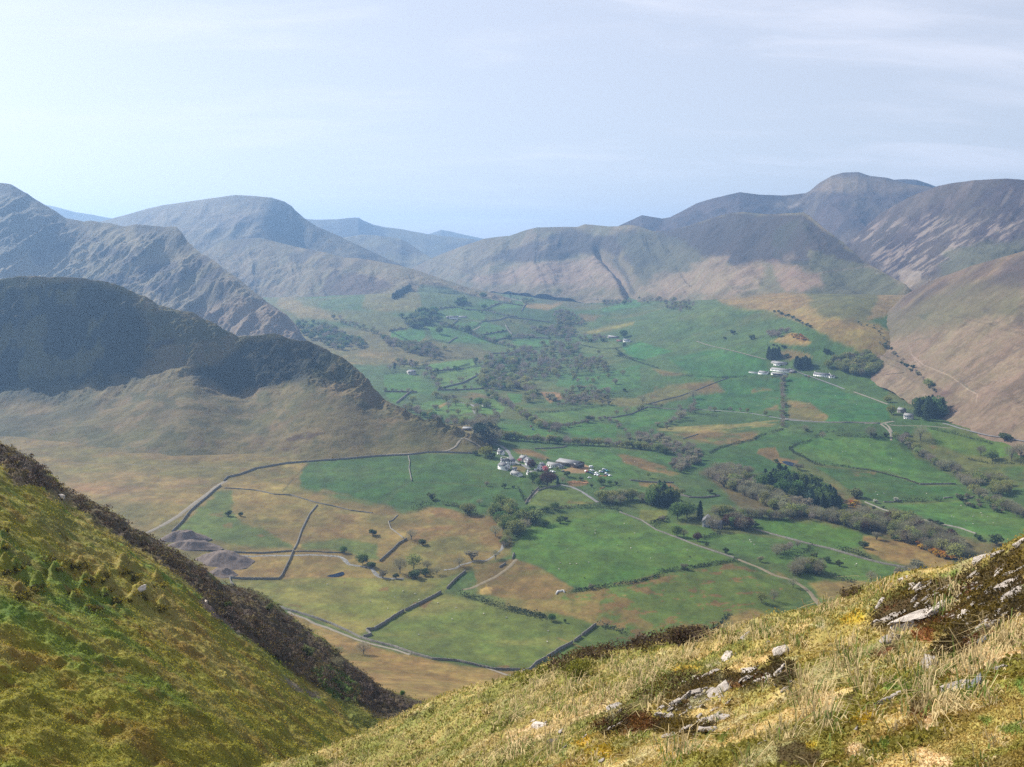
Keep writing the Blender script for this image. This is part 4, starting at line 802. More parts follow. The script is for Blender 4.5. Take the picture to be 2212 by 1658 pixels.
cam = bpy.data.cameras.new('camera'); co = bpy.data.objects.new('camera', cam); COL.objects.link(co); scene.camera = co
cam.sensor_width = 36; cam.sensor_fit = 'HORIZONTAL'; cam.lens = 36 * F0 / 2212; cam.clip_start = .1; cam.clip_end = 30000
co.location = (0, 0, 0); co.rotation_euler = (math.pi / 2 - PITCH, 0, 0)
vs = scene.view_settings; vs.view_transform = 'Standard'; vs.look = 'None'; vs.exposure = .82; vs.gamma = 1
scene.cycles.use_denoising = False; scene.cycles.use_adaptive_sampling = False
scene.cycles.max_bounces = 6; scene.cycles.volume_bounces = 0; scene.cycles.diffuse_bounces = 2; scene.cycles.transparent_max_bounces = 8
# ------------------------------------------------------------------ small builders
class MB:
    def __init__(s): s.V = []; s.Q = []; s.T = []; s.n = 0
    def add(s, V, Q=None, T=None):
        V = np.asarray(V, float).reshape(-1, 3); s.V.append(V)
        if Q is not None: s.Q.append(np.asarray(Q, int).reshape(-1, 4) + s.n)
        if T is not None: s.T.append(np.asarray(T, int).reshape(-1, 3) + s.n)
        s.n += len(V)
    def box(s, cx, cy, z0, lx, ly, h, top=1.):
        x, y = lx / 2, ly / 2
        V = [(cx - x, cy - y, z0), (cx + x, cy - y, z0), (cx + x, cy + y, z0), (cx - x, cy + y, z0)]
        V += [(cx - x * top, cy - y * top, z0 + h), (cx + x * top, cy - y * top, z0 + h), (cx + x * top, cy + y * top, z0 + h), (cx - x * top, cy + y * top, z0 + h)]
        s.add(V, [(3,2,1,0),(4,5,6,7),(0,1,5,4),(1,2,6,5),(2,3,7,6),(3,0,4,7)])
    def tube(s, a, b, r0, r1, n=5):
        a = np.array(a, float); b = np.array(b, float); d = b - a; d /= np.linalg.norm(d) + 1e-9
        x = np.cross(d, (0, .31, .95) if abs(d[2]) < .9 else (1, 0, 0)); x /= np.linalg.norm(x); y = np.cross(d, x)
        an = np.arange(n) * 2 * math.pi / n; c = np.cos(an)[:, None] * x + np.sin(an)[:, None] * y
        i = np.arange(n); j = (i + 1) % n
        s.add(np.concatenate([a + c * r0, b + c * r1]), np.stack([i, j, j + n, i + n], 1))
    def build(s, name, mat, smooth=False, col=None):
        return mesh(name, np.concatenate(s.V), np.concatenate(s.Q) if s.Q else None, np.concatenate(s.T) if s.T else None, mat=mat, smooth=smooth, col=col)
def cards(C, sx, sy, up=.0, rg=rng, nrm=None):
    """small leaf cards at C, random facing"""
    n = len(C); a = rg.normal(size=(n, 3)); a[:, 2] += up; a /= np.linalg.norm(a, axis=1, keepdims=True)
    b = rg.normal(size=(n, 3)); b -= a * (a * b).sum(1, keepdims=True); b /= np.linalg.norm(b, axis=1, keepdims=True)
    sx = np.broadcast_to(sx, n)[:, None] * rg.uniform(.6, 1.4, (n, 1)); sy = np.broadcast_to(sy, n)[:, None] * rg.uniform(.6, 1.4, (n, 1))
    V = np.stack([C - a * sx - b * sy, C + a * sx - b * sy * .6, C + a * sx * .8 + b * sy, C - a * sx * .7 + b * sy * .8], 1)
    return V.reshape(-1, 3), np.arange(n * 4).reshape(n, 4)
# ------------------------------------------------------------------ vegetation materials and prototypes (10 m tall)
M_bark = plain_mat('bark', (.085, .072, .058), .9, .1, 1.2, .3)
M_twig = plain_mat('twigs', (.235, .22, .135), .9, .1, .6, .2, trans=.42, random_v=.22)
M_bud = plain_mat('budding_leaves', (.215, .235, .075), .9, .1, .6, .25, trans=.45, random_v=.25)
M_leaf = plain_mat('spring_leaves', (.100, .160, .042), .85, .15, .6, .25, trans=.42, random_v=.2)
M_yel = plain_mat('yellow_green_leaves', (.20, .215, .035), .85, .15, .6, .25, trans=.35, random_v=.12)
M_con = plain_mat('conifer_needles', (.040, .066, .036), .85, .15, .8, .3, trans=.2, random_v=.3)
M_shr = plain_mat('shrub_leaves', (.080, .110, .040), .85, .15, .8, .3, trans=.35, random_v=.25)
M_gorse = plain_mat('gorse_bloom', (.42, .22, .02), .85, .1, .8, .4, trans=.2, random_v=.15)
M_white = plain_mat('white_blossom', (.46, .46, .36), .85, .1, .8, .3, trans=.3)
M_pink = plain_mat('pink_blossom', (.62, .22, .24), .85, .1, .8, .2, trans=.3)
M_cop = plain_mat('copper_leaves', (.085, .045, .032), .85, .1, .8, .3, trans=.25)
def limbs(rg, n, r, h0, h1, trunk_r=.28):
    mb = MB(); mb.tube((0, 0, -.4), (0, 0, h0), trunk_r, trunk_r * .75, 6); tips = []
    for i in range(n):
        a = i * 2.4 + rg.uniform(-.4, .4); f = rg.uniform(.35, 1); h = h0 + (h1 - h0) * (1 - .55 * f) * rg.uniform(.75, 1.05)
        b = np.array([0, 0, h0 * rg.uniform(.75, 1.05)]); mid = np.array([math.cos(a) * r * f * .5, math.sin(a) * r * f * .5, h0 + (h - h0) * .6]); e = np.array([math.cos(a) * r * f, math.sin(a) * r * f, h])
        mb.tube(b, mid, trunk_r * .5, trunk_r * .28, 4); mb.tube(mid, e, trunk_r * .28, .03, 4); tips += [mid * .4 + e * .6, e]
    mb.tube((0, 0, h0), (rg.uniform(-.4, .4), rg.uniform(-.4, .4), h1 * .92), trunk_r * .7, .04, 4); tips += [np.array([0, 0, h1 * .8]), np.array([0, 0, h1 * .62])]
    return mb, np.array(tips)
def proto_decid(seed, leafy, r, h0, n, size, mat_leaf, spread=1.25):
    rg = np.random.default_rng(seed); mb, tips = limbs(rg, 9, r * .82, h0, 9.6)
    C = tips[rg.integers(0, len(tips), n)]
    d = rg.normal(size=(n, 3)); d /= np.linalg.norm(d, axis=1, keepdims=True); rad = spread * rg.uniform(.25, 1, (n, 1)) ** .5
    C = C + d * rad * [1, 1, .8]; e = rg.uniform(size=n) < .55
    D = d * rg.uniform(.35, 1, (n, 1)) ** .5 * [r * 1.05, r * 1.05, 4.0] * (.72 + .6 * fbm(d[:, 0] * 1.6 + seed, d[:, 1] * 1.6 + d[:, 2], 2, seed))[:, None] + [0, 0, 5.6]
    C = np.where(e[:, None], D, C); C[:, 2] = np.clip(C[:, 2], h0 * .6, 10.4)
    if leafy: V, Q = cards(C, size, size * .8, .3, rg)
    else:
        o = C - np.array([0, 0, h0 + 1.5]); o /= np.linalg.norm(o, axis=1, keepdims=True) + .01; o = o + rg.normal(size=(n, 3)) * .45 + [0, 0, .35]; o /= np.linalg.norm(o, axis=1, keepdims=True)
        side = np.cross(o, rg.normal(size=(n, 3))); side /= np.linalg.norm(side, axis=1, keepdims=True)
        l = rg.uniform(.35, .8, (n, 1)); w = size * rg.uniform(.6, 1.4, (n, 1))
        V = np.stack([C - o * l - side * w, C - o * l + side * w, C + o * l + side * w * .5, C + o * l - side * w * .5], 1).reshape(-1, 3); Q = np.arange(n * 4).reshape(n, 4)
    return mb.build('trunk', M_bark), mesh('crown', V, Q, mat=mat_leaf, smooth=False)
def proto_conifer(seed, wide=2.6, mat=None):
    rg = np.random.default_rng(seed); mb = MB(); mb.tube((0, 0, -.4), (0, 0, 9.7), .22, .03, 6)
    n = 900; t = rg.uniform(0, 1, n) ** .75; z = .8 + 8.9 * (1 - t) ** .9; a = rg.uniform(0, 2 * math.pi, n)
    rad = wide * t ** .55 * (.75 + .25 * np.sin(z * 5.2)) * rg.uniform(.35, 1.05, n) * (1 + .18 * np.sin(a * 3 + seed))
    C = np.stack([np.cos(a) * rad, np.sin(a) * rad, z - rad * .25], 1); V, Q = cards(C, .34, .17, .4, rg)
    return mb.build('trunk', M_bark), mesh('crown', V, Q, mat=mat or M_con, smooth=False)
def proto_pine(seed):
    rg = np.random.default_rng(seed); mb = MB(); mb.tube((0, 0, -.4), (.15, 0, 5), .2, .16, 6); mb.tube((.15, 0, 5), (0, .2, 9.3), .16, .04, 5); tips = []
    for i in range(9):
        a = i * 2.4; h = rg.uniform(5.5, 9); l = rg.uniform(.7, 1.6); e = np.array([math.cos(a) * l, math.sin(a) * l, h + .5]); mb.tube((.1, 0, h - .3), e, .07, .02, 4); tips.append(e)
    tips.append(np.array([0, .2, 9.4])); tips = np.array(tips); n = 520
    C = tips[rg.integers(0, len(tips), n)] + rg.normal(size=(n, 3)) * [.5, .5, .3]; V, Q = cards(C, .26, .16, .4, rg)
    return mb.build('trunk', M_bark), mesh('crown', V, Q, mat=M_con, smooth=False)
def proto_shrub(seed, mat, n=420, size=.75, sq=.8):
    rg = np.random.default_rng(seed); mb = MB(); tips = []
    for i in range(6):
        a = i * 1.05 + rg.uniform(-.3, .3); e = np.array([math.cos(a) * rg.uniform(1.5, 3.8), math.sin(a) * rg.uniform(1.5, 3.8), rg.uniform(3.5, 8)]); mb.tube((0, 0, -.5), e, .3, .08, 4); tips.append(e)
    tips.append(np.array([0, 0, 6.5])); tips = np.array(tips)
    d = rg.normal(size=(n, 3)); d /= np.linalg.norm(d, axis=1, keepdims=True)
    C = tips[rg.integers(0, len(tips), n)] + d * 2.6 * rg.uniform(.2, 1, (n, 1)) ** .5 * [1, 1, sq]; C[:, 2] = np.clip(C[:, 2], .3, 10)
    V, Q = cards(C, size, size * .75, .3, rg)
    return mb.build('trunk', M_bark), mesh('crown', V, Q, mat=mat, smooth=False)
PROTO = {'bare': [proto_decid(s, 0, 4.3, 2.2, 900, .055, M_twig, 1.5) for s in range(5)],
 'bud': [proto_decid(20 + s, 1, 4.4, 2.0, 620, .34, M_bud, 1.6) for s in range(5)],
 'green': [proto_decid(40 + s, 1, 4.2, 1.6, 950, .36, M_leaf, 1.7) for s in range(4)],
 'yellow': [proto_decid(60 + s, 1, 4.4, 1.4, 900, .36, M_yel, 1.7) for s in range(2)],
 'copper': [proto_decid(70 + s, 1, 3.8, 1.2, 950, .36, M_cop, 1.7) for s in range(2)],
 'pink': [proto_decid(75, 1, 4.6, 1.8, 900, .36, M_pink, 1.6)],
 'conifer': [proto_conifer(80 + s, 2.3 + .3 * s) for s in range(4)], 'pine': [proto_pine(90 + s) for s in range(3)],
 'shrub': [proto_shrub(100 + s, M_shr) for s in range(4)], 'gorse': [proto_shrub(110 + s, M_gorse) for s in range(2)], 'thorn': [proto_shrub(120 + s, M_white) for s in range(2)],
 'twig': [proto_shrub(130 + s, M_twig, 500, .5) for s in range(3)], 'pale': [proto_shrub(140 + s, plain_mat('pale_leaves', (.16, .18, .075), .85, .1, .8, .3, trans=.3), 500, .6) for s in range(1)]}
NAMES = {'bare': ('bare_tree', 'tree'), 'bud': ('budding_tree', 'tree'), 'green': ('leafy_tree', 'tree'), 'yellow': ('leafy_tree', 'tree'), 'copper': ('copper_tree', 'tree'), 'pink': ('blossom_tree', 'tree'),
 'conifer': ('conifer', 'tree'), 'pine': ('pine_tree', 'tree'), 'shrub': ('shrub', 'bush'), 'gorse': ('gorse_bush', 'bush'), 'thorn': ('blossom_shrub', 'bush'), 'twig': ('bare_shrub', 'bush'), 'pale': ('shrub', 'bush')}
TREES = []       # (kind, point, height m, label, group)
def tree_at(kind, u, v, hm, label, group=None, names=None):
    p = drop(u, v, names)
    if p is not None: TREES.append((kind, p, hm, label, group))
def inside(pts, x, y):
    r = False; n = len(pts)
    for k in range(n):
        x1, y1 = pts[k][:2]; x2, y2 = pts[(k + 1) % n][:2]
        if (y1 > y) != (y2 > y) and x < (x2 - x1) * (y - y1) / (y2 - y1) + x1: r = not r
    return r
def wood(pts, n, mix, h, where, names=('valley',)):
    """n trees inside a picture polygon; mix {kind: weight}"""
    n = int(n * 2.0); h = (h[0] * 1.1, h[1] * 1.25)
    us = [p[0] for p in pts]; vs_ = [p[1] for p in pts]; k = 0; tries = 0; done = []
    kinds = list(mix); wt = [mix[i] for i in kinds]
    while k < n and tries < n * 60:
        tries += 1; u = random.uniform(min(us), max(us)); v = random.uniform(min(vs_), max(vs_))
        if not inside(pts, u, v): continue
        if min([((u - a) ** 2 + ((v - b) * 1.8) ** 2) for a, b in done] or [1e9]) < (3.2 if tries < n * 30 else 1): continue
        done.append((u, v)); kd = random.choices(kinds, wt)[0]
        tree_at(kd, u, v, random.uniform(*h), f'{ADJ[kd]} {where}', where, names); k += 1
def row(pts, n, mix, h, where, jit=2.5, names=('valley',)):
    n = int(n * 1.35); h = (h[0] * 1.1, h[1] * 1.15)
    pts = [np.array(p[:2]) for p in pts]; L_ = [np.linalg.norm(b - a) for a, b in zip(pts, pts[1:])]; tot = sum(L_); kinds = list(mix); wt = [mix[i] for i in kinds]
    for i in range(n):
        s = (i + random.random()) / n * tot; k = 0
        while k < len(L_) - 1 and s > L_[k]: s -= L_[k]; k += 1
        p = pts[k] + (pts[k + 1] - pts[k]) * s / L_[k]; kd = random.choices(kinds, wt)[0]
        tree_at(kd, p[0] + random.gauss(0, jit), p[1] + random.gauss(0, jit * .5), random.uniform(*h), f'{ADJ[kd]} {where}', where, names)
ADJ = {'bare': 'bare grey brown tree', 'bud': 'olive budding tree', 'green': 'green leafy tree', 'conifer': 'dark conifer', 'shrub': 'dark green bush', 'twig': 'bare brown bush', 'gorse': 'orange flowering gorse bush', 'pine': 'tall dark pine', 'yellow': 'yellow green tree', 'thorn': 'white blossomed bush', 'copper': 'copper brown tree', 'pink': 'pink tree', 'pale': 'pale bush'}
BB = {'bare': 5, 'bud': 4, 'green': .5}
wood(fK((880,720),(1100,650),(1300,600),(1500,560),(1680,580),(1690,650),(1560,720),(1530,800),(1520,880),(1300,900),(1150,980),(1030,990),(900,970),(800,930),(850,860),(860,770)), 150, BB, (8, 14), 'in the broad wood up the valley middle')
wood(fK((1060,950),(1180,930),(1330,980),(1340,1060),(1230,1090),(1200,1000)), 16, {'bare': 2, 'bud': 3}, (9, 14), 'in the round clump beside the pinkish bare patch')
wood(fK((1400,1040),(1600,960),(1960,980),(1960,1110),(1480,1150)), 34, {'bare': 5, 'bud': 3, 'twig': 2}, (6, 11), 'on the bushy bank over the long green fields')
row(fK((900,1010),(1050,1100),(1160,1180),(1240,1230),(1300,1270),(1400,1300),(1500,1330)), 40, BB, (7, 12), 'along the beck above the tractor field', 5)
row(fK((170,1150),(350,1200),(480,1250),(620,1270),(760,1290),(900,1240),(1000,1230)), 40, {'bare': 4, 'bud': 4, 'green': 1}, (7, 12), 'in the belt behind the brown spur', 5)
wood(fK((760,1290),(960,1290),(960,1370),(800,1370)), 14, {'bare': 5, 'bud': 1}, (10, 15), 'in the tall clump over the hamlet lane')
row(fF((100,590),(300,612),(520,630),(640,635),(880,645),(1100,670),(1260,700)), 66, {'bare': 5, 'bud': 3, 'green': 1}, (6, 11), 'in the long tree line behind the hamlet fields', 2.5)
wood(fF((880,590),(1100,570),(1300,640),(1440,690),(1420,760),(1280,830),(1230,780),(1290,700),(1100,650)), 46, {'bare': 6, 'twig': 3}, (5, 9), 'in the grey thicket curving down to the beck wood')
row(fF((460,560),(520,530),(620,510),(800,470),(880,500),(940,560)), 22, {'bare': 4, 'twig': 3}, (4, 8), 'on the hedge between two bright fields', 3)
row(fF((1180,520),(1280,480),(1360,430)), 10, {'bare': 4, 'twig': 3}, (5, 8), 'on the slanting hedge right of the bright fields', 4)
wood(fG((110,820),(300,800),(420,810),(470,900),(640,990),(900,1100),(1080,1110),(1110,1180),(960,1150),(700,1110),(480,1010),(250,900)), 85, {'bare': 7, 'bud': 2, 'twig': 1}, (7, 12), 'around the conifer block by the beck')
wood(fG((470,880),(560,850),(700,870),(830,920),(960,980),(1030,1080),(960,1090),(800,1040),(640,990),(520,940)), 56, {'conifer': 3, 'green': 1.2}, (10, 17), 'in the dark block beside the beck')
wood(fG((1090,1150),(1200,1090),(1400,1130),(1600,1200),(1800,1280),(1900,1400),(1700,1380),(1500,1290),(1300,1240),(1100,1190)), 62, {'bare': 6, 'bud': 3, 'copper': .6}, (7, 12), 'in the wood above the rocky foreground')
row(fG((200,1090),(350,1090),(500,1110),(640,1120),(800,1090)), 30, {'bare': 4, 'bud': 4}, (6, 10), 'in the row above the right of centre field', 3)
row(fG((1400,590),(1480,660),(1560,720),(1640,770),(1740,800),(1800,860),(1870,930),(1960,990),(2060,1040),(2180,1090),(2240,1110)), 52, {'bare': 6, 'bud': 2, 'twig': 1}, (6, 11), 'along the stream at the right edge', 5)
wood(fG((1860,850),(2100,880),(2130,960),(1980,980)), 14, {'bud': 3, 'bare': 2}, (8, 12), 'in the clump right of the stream bend')
wood(fK((0,540),(120,560),(250,580),(430,600),(480,690),(430,720),(250,660),(130,640),(0,600)), 52, BB, (8, 13), 'in the wood left of the far fields')
wood(fB((20,870),(190,890),(330,960),(450,1000),(440,1060),(260,1060),(100,990),(40,940)), 60, {'green': 3, 'bud': 3, 'bare': 2}, (9, 14), 'in the shady wood behind the dark spur')
row(fB((250,850),(350,890),(440,920),(560,960),(620,1000),(720,1030),(880,1080)), 34, {'bare': 3, 'bud': 3}, (8, 12), 'in the long belt left of the far fields', 4)
wood(fK((190,400),(230,330),(330,310),(450,290),(460,400),(330,450),(210,445)), 34, {'conifer': 2, 'green': 2, 'bud': 2}, (11, 17), 'in the dark copse hiding a white cottage')
row(fK((320,770),(400,860),(460,920),(480,950)), 14, {'bare': 4, 'bud': 2}, (8, 12), 'down the lane from the grey barn', 6)
wood(fK((40,720),(120,720),(320,760),(260,790),(40,810)), 12, {'bare': 3, 'conifer': 1, 'bud': 2}, (8, 13), 'around the grey barn')
wood(fK((1240,460),(1560,440),(1660,480),(1600,540),(1420,520),(1280,470)), 40, BB, (8, 13), 'in the upper wood below the far farms')
wood(fK((1440,330),(1560,290),(1740,390),(1700,430),(1520,430)), 34, BB, (8, 13), 'in the brown copse near the valley head')
wood(fK((1640,520),(1900,520),(1920,560),(1760,580)), 14, {'bare': 3, 'bud': 2, 'green': 1}, (6, 10), 'beside the small far farm')
wood(fK((1760,180),(2060,190),(2180,230),(1900,250)), 30, BB, (8, 12), 'below the white farm at the valley head')
wood(fK((1640,700),(1920,740),(1900,830),(1700,830)), 22, {'bare': 3, 'bud': 3}, (7, 11), 'scattered over the rough slope right of the wood')
row(fK((490,410),(600,440),(720,470),(800,520),(980,580),(1140,620)), 34, {'green': 1, 'bud': 3, 'bare': 2}, (7, 11), 'along the far hedge running right', 3)
row(fK((1130,520),(1300,520)), 14, {'bare': 1}, (6, 9), 'in the thin far row on a wall', 2)
wood(fK((620,220),(700,200),(720,240),(640,260)), 8, {'green': 1, 'conifer': 1}, (9, 14), 'in the dark clump above the white farmhouse')
wood(fK((1190,210),(1290,200),(1290,240),(1210,240)), 6, {'bud': 1, 'green': 1}, (9, 13), 'in the far clump at a wall end')
wood(fB((640,715),(760,650),(765,675),(700,715),(645,735)), 44, {'conifer': 1}, (9, 13), 'in the small plantation on the brown spur', None)
wood(fC((270,760),(330,740),(470,770),(430,810),(340,810)), 24, BB, (8, 12), 'below the bracken apron of the heather fell')
wood(fC((150,740),(270,720),(300,760),(200,770)), 12, BB, (8, 12), 'in the scatter by the valley head farm')
wood(fJ((1450,430),(1600,360),(1900,350),(2100,480),(2140,560),(1900,600),(1650,590),(1560,520)), 46, {'bud': 5, 'bare': 2}, (9, 14), 'in the rounded wood right of the white farm')
wood(fJ((600,330),(760,330),(770,385),(620,380)), 10, {'conifer': 1}, (13, 18), 'in the upper dark clump at the white farm')
wood(fJ((960,460),(1170,470),(1180,520),(1000,510)), 16, {'conifer': 1}, (13, 18), 'in the lower dark block at the white farm')
row(fJ((820,640),(810,760),(800,860),(820,950),(810,1050),(810,1150),(815,1280)), 22, {'bare': 3, 'bud': 1, 'twig': 1}, (6, 10), 'in the straight row below the white farm', 1.5)
wood(fJ((620,50),(840,10),(900,30),(760,90),(640,100)), 10, {'bare': 1}, (8, 11), 'by the bracken patch on the round green hill')
row(fC((880,805),(960,840),(1040,880),(1080,890)), 14, {'shrub': 2, 'bare': 1}, (4, 6), 'on the wall over the round green hill', 2)
wood(fG((1520,420),(1600,410),(1690,420),(1700,480),(1540,490)), 16, {'conifer': 4, 'green': 1}, (17, 23), 'in the tall stand beside the road cottage')
row(fG((60,440),(80,360)), 4, {'bare': 1}, (7, 9), 'on the wall at the field corner', 2)
wood(fI((80,240),(180,210),(360,250),(350,310),(260,310),(100,290)), 14, {'pine': 3, 'bare': 1}, (15, 20), 'in the stand above the hamlet lane')
wood(fE((1620,660),(1720,560),(1760,600),(1800,680),(1900,660),(1920,700),(1820,770),(1740,790),(1680,720)), 24, {'green': 3, 'bud': 3, 'bare': 1}, (7, 13), 'in the beck clump left of the great field')
row(fE((1690,860),(1740,790)), 5, {'bare': 1, 'bud': 2}, (5, 8), 'beside the stony beck below the clump', 3)
wood(fL((850,890),(960,860),(1060,900),(960,930),(880,930)), 9, {'bare': 4, 'bud': 1}, (7, 10), 'in the thicket by the lower track')
row(fL((760,800),(900,760)), 6, {'bare': 1}, (6, 9), 'in the thin row crossing the lower field', 4)
wood(fL((1450,930),(1580,890),(1640,910),(1500,950)), 7, {'bare': 1, 'twig': 1}, (6, 9), 'just over the foreground crest at right')
wood(fL((500,620),(640,640),(620,665),(480,650)), 8, {'bare': 2, 'green': 1, 'copper': 2}, (8, 12), 'right of the slate house')
row(fF((760,1010),(1000,990),(1110,1020)), 16, {'bare': 2, 'bud': 4}, (8, 12), 'in the row left of the dark trees', 4)
wood(fF((1110,960),(1240,950),(1240,1040),(1110,1040)), 9, {'conifer': 2, 'green': 2}, (11, 15), 'in the dark group above the slate house')
wood(fL((1640,420),(1980,560),(2212,620),(2212,580),(1900,470)), 10, {'shrub': 1, 'twig': 1}, (3, 5), 'dotted along the edge of the wooded bank')
row(fG((1130,1040),(1300,1080),(1520,1130),(1700,1160)), 10, {'shrub': 1}, (3, 5), 'on the wall under the right hand pasture', 3)
wood(fG((1500,1270),(1700,1360),(1780,1390),(1650,1370),(1540,1310)), 14, {'gorse': 1}, (2.5, 4.5), 'on the bank below the wood')
wood(fJ((900,60),(1050,60),(1160,140),(980,120)), 14, {'gorse': 1}, (2, 3.5), 'in the patch on the round green hill')
wood(fG((1080,1000),(1130,1010),(1130,1060),(1090,1040)), 4, {'gorse': 1}, (2, 3.5), 'in the gap beside the conifer block')
row(fK((780,720),(860,740),(900,780),(1010,800)), 10, BB, (7, 11), 'on the hedge left of the broad wood', 4)
wood(fK((1480,700),(1900,640),(1960,900),(1560,960)), 16, {'bare': 2, 'bud': 2}, (7, 11), 'scattered over the green slope right of the broad wood')
wood(fK((420,1000),(800,1080),(980,1180),(560,1200)), 7, {'bare': 2, 'bud': 2}, (7, 11), 'dotted around the church fields')
for q_ in ([(410,822),(690,797)], [(470,966),(836,835)], [(460,978),(930,962)], [(0,990),(285,997)], [(888,276),(1012,222)], [(1000,165),(1205,212)], [(1025,222),(1205,250)], [(700,282),(1080,340)], [(845,384),(1430,392)], [(835,505),(1062,465)], [(950,548),(1445,532)], [(440,280),(620,265)], [(40,470),(190,445)], [(1740,190),(1920,145)]):
    row(fK(*q_), 5, {'bud': 2, 'bare': 2, 'green': 1}, (5, 9), 'dotted along the far field walls', 2)
row(fF((980,440),(1090,390),(1300,412),(1600,420),(1760,430)), 9, {'bare': 2, 'bud': 1}, (6, 9), 'along the valley lane', 3)
row(fC((1420,960),(1500,1020),(1560,1080),(1640,1130),(1700,1200),(1760,1240)), 22, {'twig': 2, 'shrub': 2, 'bare': 1}, (3, 6), 'along the gill under the bracken slope', 4, None)
row(fC((1330,870),(1420,900),(1500,1000)), 10, {'twig': 1, 'shrub': 1}, (2, 4), 'up the gill over the green hill', 4, None)
# single trees and bushes: (kind, point, height px of this frame, label)
def singles(f, k, lst):
    for kind, x, y, hp, lab in lst:
        (u, v), = f((x, y)); p = drop(u, v)
        if p is not None: TREES.append((kind, p, hp * k * p[1] / F0, lab, None))
singles(fE, k1, [('bare', 1110, 802, 75, 'bare round tree standing at the end of the broken wall'), ('green', 672, 890, 50, 'small green tree right of the stony stream bend'),
 ('green', 795, 965, 82, 'rounded green tree on the stream bank left of the dry wall'), ('bare', 1037, 1020, 120, 'tall bare brown tree, left of the pair in the meadow'),
 ('bud', 1125, 995, 120, 'tall olive tree, right of the pair in the meadow'), ('bare', 1213, 992, 60, 'small bare tree right of the olive meadow tree'), ('bare', 1275, 1030, 60, 'grey bare tree low beside the stream shingle'),
 ('bare', 1420, 975, 70, 'bare tree alone above the stream shingle'), ('twig', 1505, 935, 70, 'wide bare bush above the stream shingle'), ('bare', 1655, 780, 80, 'thin bare tree left of the beck clump'),
 ('bare', 1655, 930, 75, 'thin bare tree beside the beck under the clump'), ('twig', 925, 1050, 60, 'tawny bush by the stream below the meadow trees'), ('shrub', 1010, 1055, 40, 'dark bush by the stream below the tawny bush'),
 ('shrub', 1130, 1050, 60, 'dark green bush under the meadow pair'), ('shrub', 1200, 1035, 45, 'dark green bush right under the meadow pair'), ('shrub', 1180, 838, 45, 'flat dark bush behind the olive meadow tree'), ('shrub', 850, 985, 45, 'dark bush at the foot of the dry wall'),
 ('bare', 1600, 455, 35, 'leafless thorn alone in the dark green field'), ('shrub', 1712, 468, 35, 'dark bush on the slope below the hamlet'), ('shrub', 1770, 470, 22, 'low dark bush right of the one below the hamlet'),
 ('bare', 1550, 578, 45, 'white barked bare tree at the green field foot'), ('bud', 1490, 640, 80, 'slender budding tree left of the beck clump'), ('bud', 1460, 635, 75, 'slender budding tree furthest left of the beck clump'),
 ('bare', 1625, 660, 75, 'thin bare tree on the bank below the green field'), ('green', 1680, 590, 85, 'tall leafy tree over the beck clump'), ('green', 1700, 575, 50, 'dark round tree next to the tall leafy one'),
 ('green', 1890, 665, 95, 'broad leafy tree at the corner of the great field'), ('shrub', 1980, 720, 40, 'small round bush in the corner of the great field'), ('shrub', 2075, 695, 45, 'wide bush pair in the upper great field'), ('shrub', 2105, 680, 30, 'smaller bush touching the wide pair'),
 ('shrub', 1240, 545, 50, 'dark tree at the top of the thorn row'), ('shrub', 1475, 640, 40, 'small dark bush beside the sandy beck bend'), ('green', 2040, 610, 55, 'small leafy tree on the hedge below the garden field'), ('green', 1985, 620, 40, 'little leafy tree left on the hedge below the garden field'),
 ('green', 2020, 1330, 55, 'round green bush on the hedge over the near pasture'), ('green', 2105, 1340, 28, 'small green bush right of the round hedge bush'), ('shrub', 860, 775, 45, 'dark round bush under the beck trees'),
 ('bare', 800, 1545, 95, 'lone leafless tree on the tawny bank below the near track'), ('shrub', 5, 650, 30, 'dark bush in the rough green enclosure at left')])
singles(fD, k1, [('shrub', 1480, 650, 38, 'dark bush alone in the walled rough pasture')])
singles(fI, .16674, [('bare', 225, 840, 70, 'gnarled bare thorn on the green slope below the hamlet'), ('shrub', 75, 435, 60, 'dark round bush at the wall end by the hamlet'), ('yellow', 215, 460, 150, 'broad olive yellow tree above the hamlet field'), ('shrub', 295, 485, 80, 'dark bush at the foot of the olive yellow tree'),
 ('copper', 805, 620, 130, 'dark maroon tree between the hamlet houses'), ('pink', 985, 660, 90, 'pink blossom tree in the hamlet'), ('green', 820, 790, 150, 'green leafy tree below the white houses'), ('copper', 1010, 840, 200, 'tall dark copper tree at the foot of the hamlet'), ('copper', 1090, 790, 130, 'red brown tree right of the tall copper tree'),
 ('conifer', 1145, 830, 130, 'dark pointed conifer at the foot of the hamlet'), ('green', 900, 840, 110, 'dark green tree between the leafy and copper trees'), ('bare', 1210, 800, 90, 'pale bare tree by the lane under the barn'), ('shrub', 1270, 720, 90, 'wide dark bush below the barn yard'),
 ('shrub', 1445, 770, 55, 'round dark bush beside the log pile'), ('green', 1710, 825, 100, 'leafy tree below the parked cars'), ('green', 1815, 820, 65, 'round bush right of the leafy tree'), ('shrub', 1905, 830, 55, 'rightmost round bush in the row under the cars'), ('shrub', 1580, 860, 50, 'low bush right of the log pile'),
 ('pink', 650, 530, 50, 'small pink tree by the slate roofed houses'), ('shrub', 1015, 510, 30, 'small dark bush left of the long barn'), ('bare', 1840, 1080, 140, 'wide bare tree where the lane meets the hedge'), ('bare', 1960, 1085, 160, 'big pale bare tree right of the wide one'), ('bud', 1720, 1070, 120, 'budding tree left of the wide bare tree'),
 ('shrub', 660, 580, 30, 'round clipped bush in the cottage garden'), ('yellow', 1140, 640, 50, 'little yellow green tree in front of the long barn')])
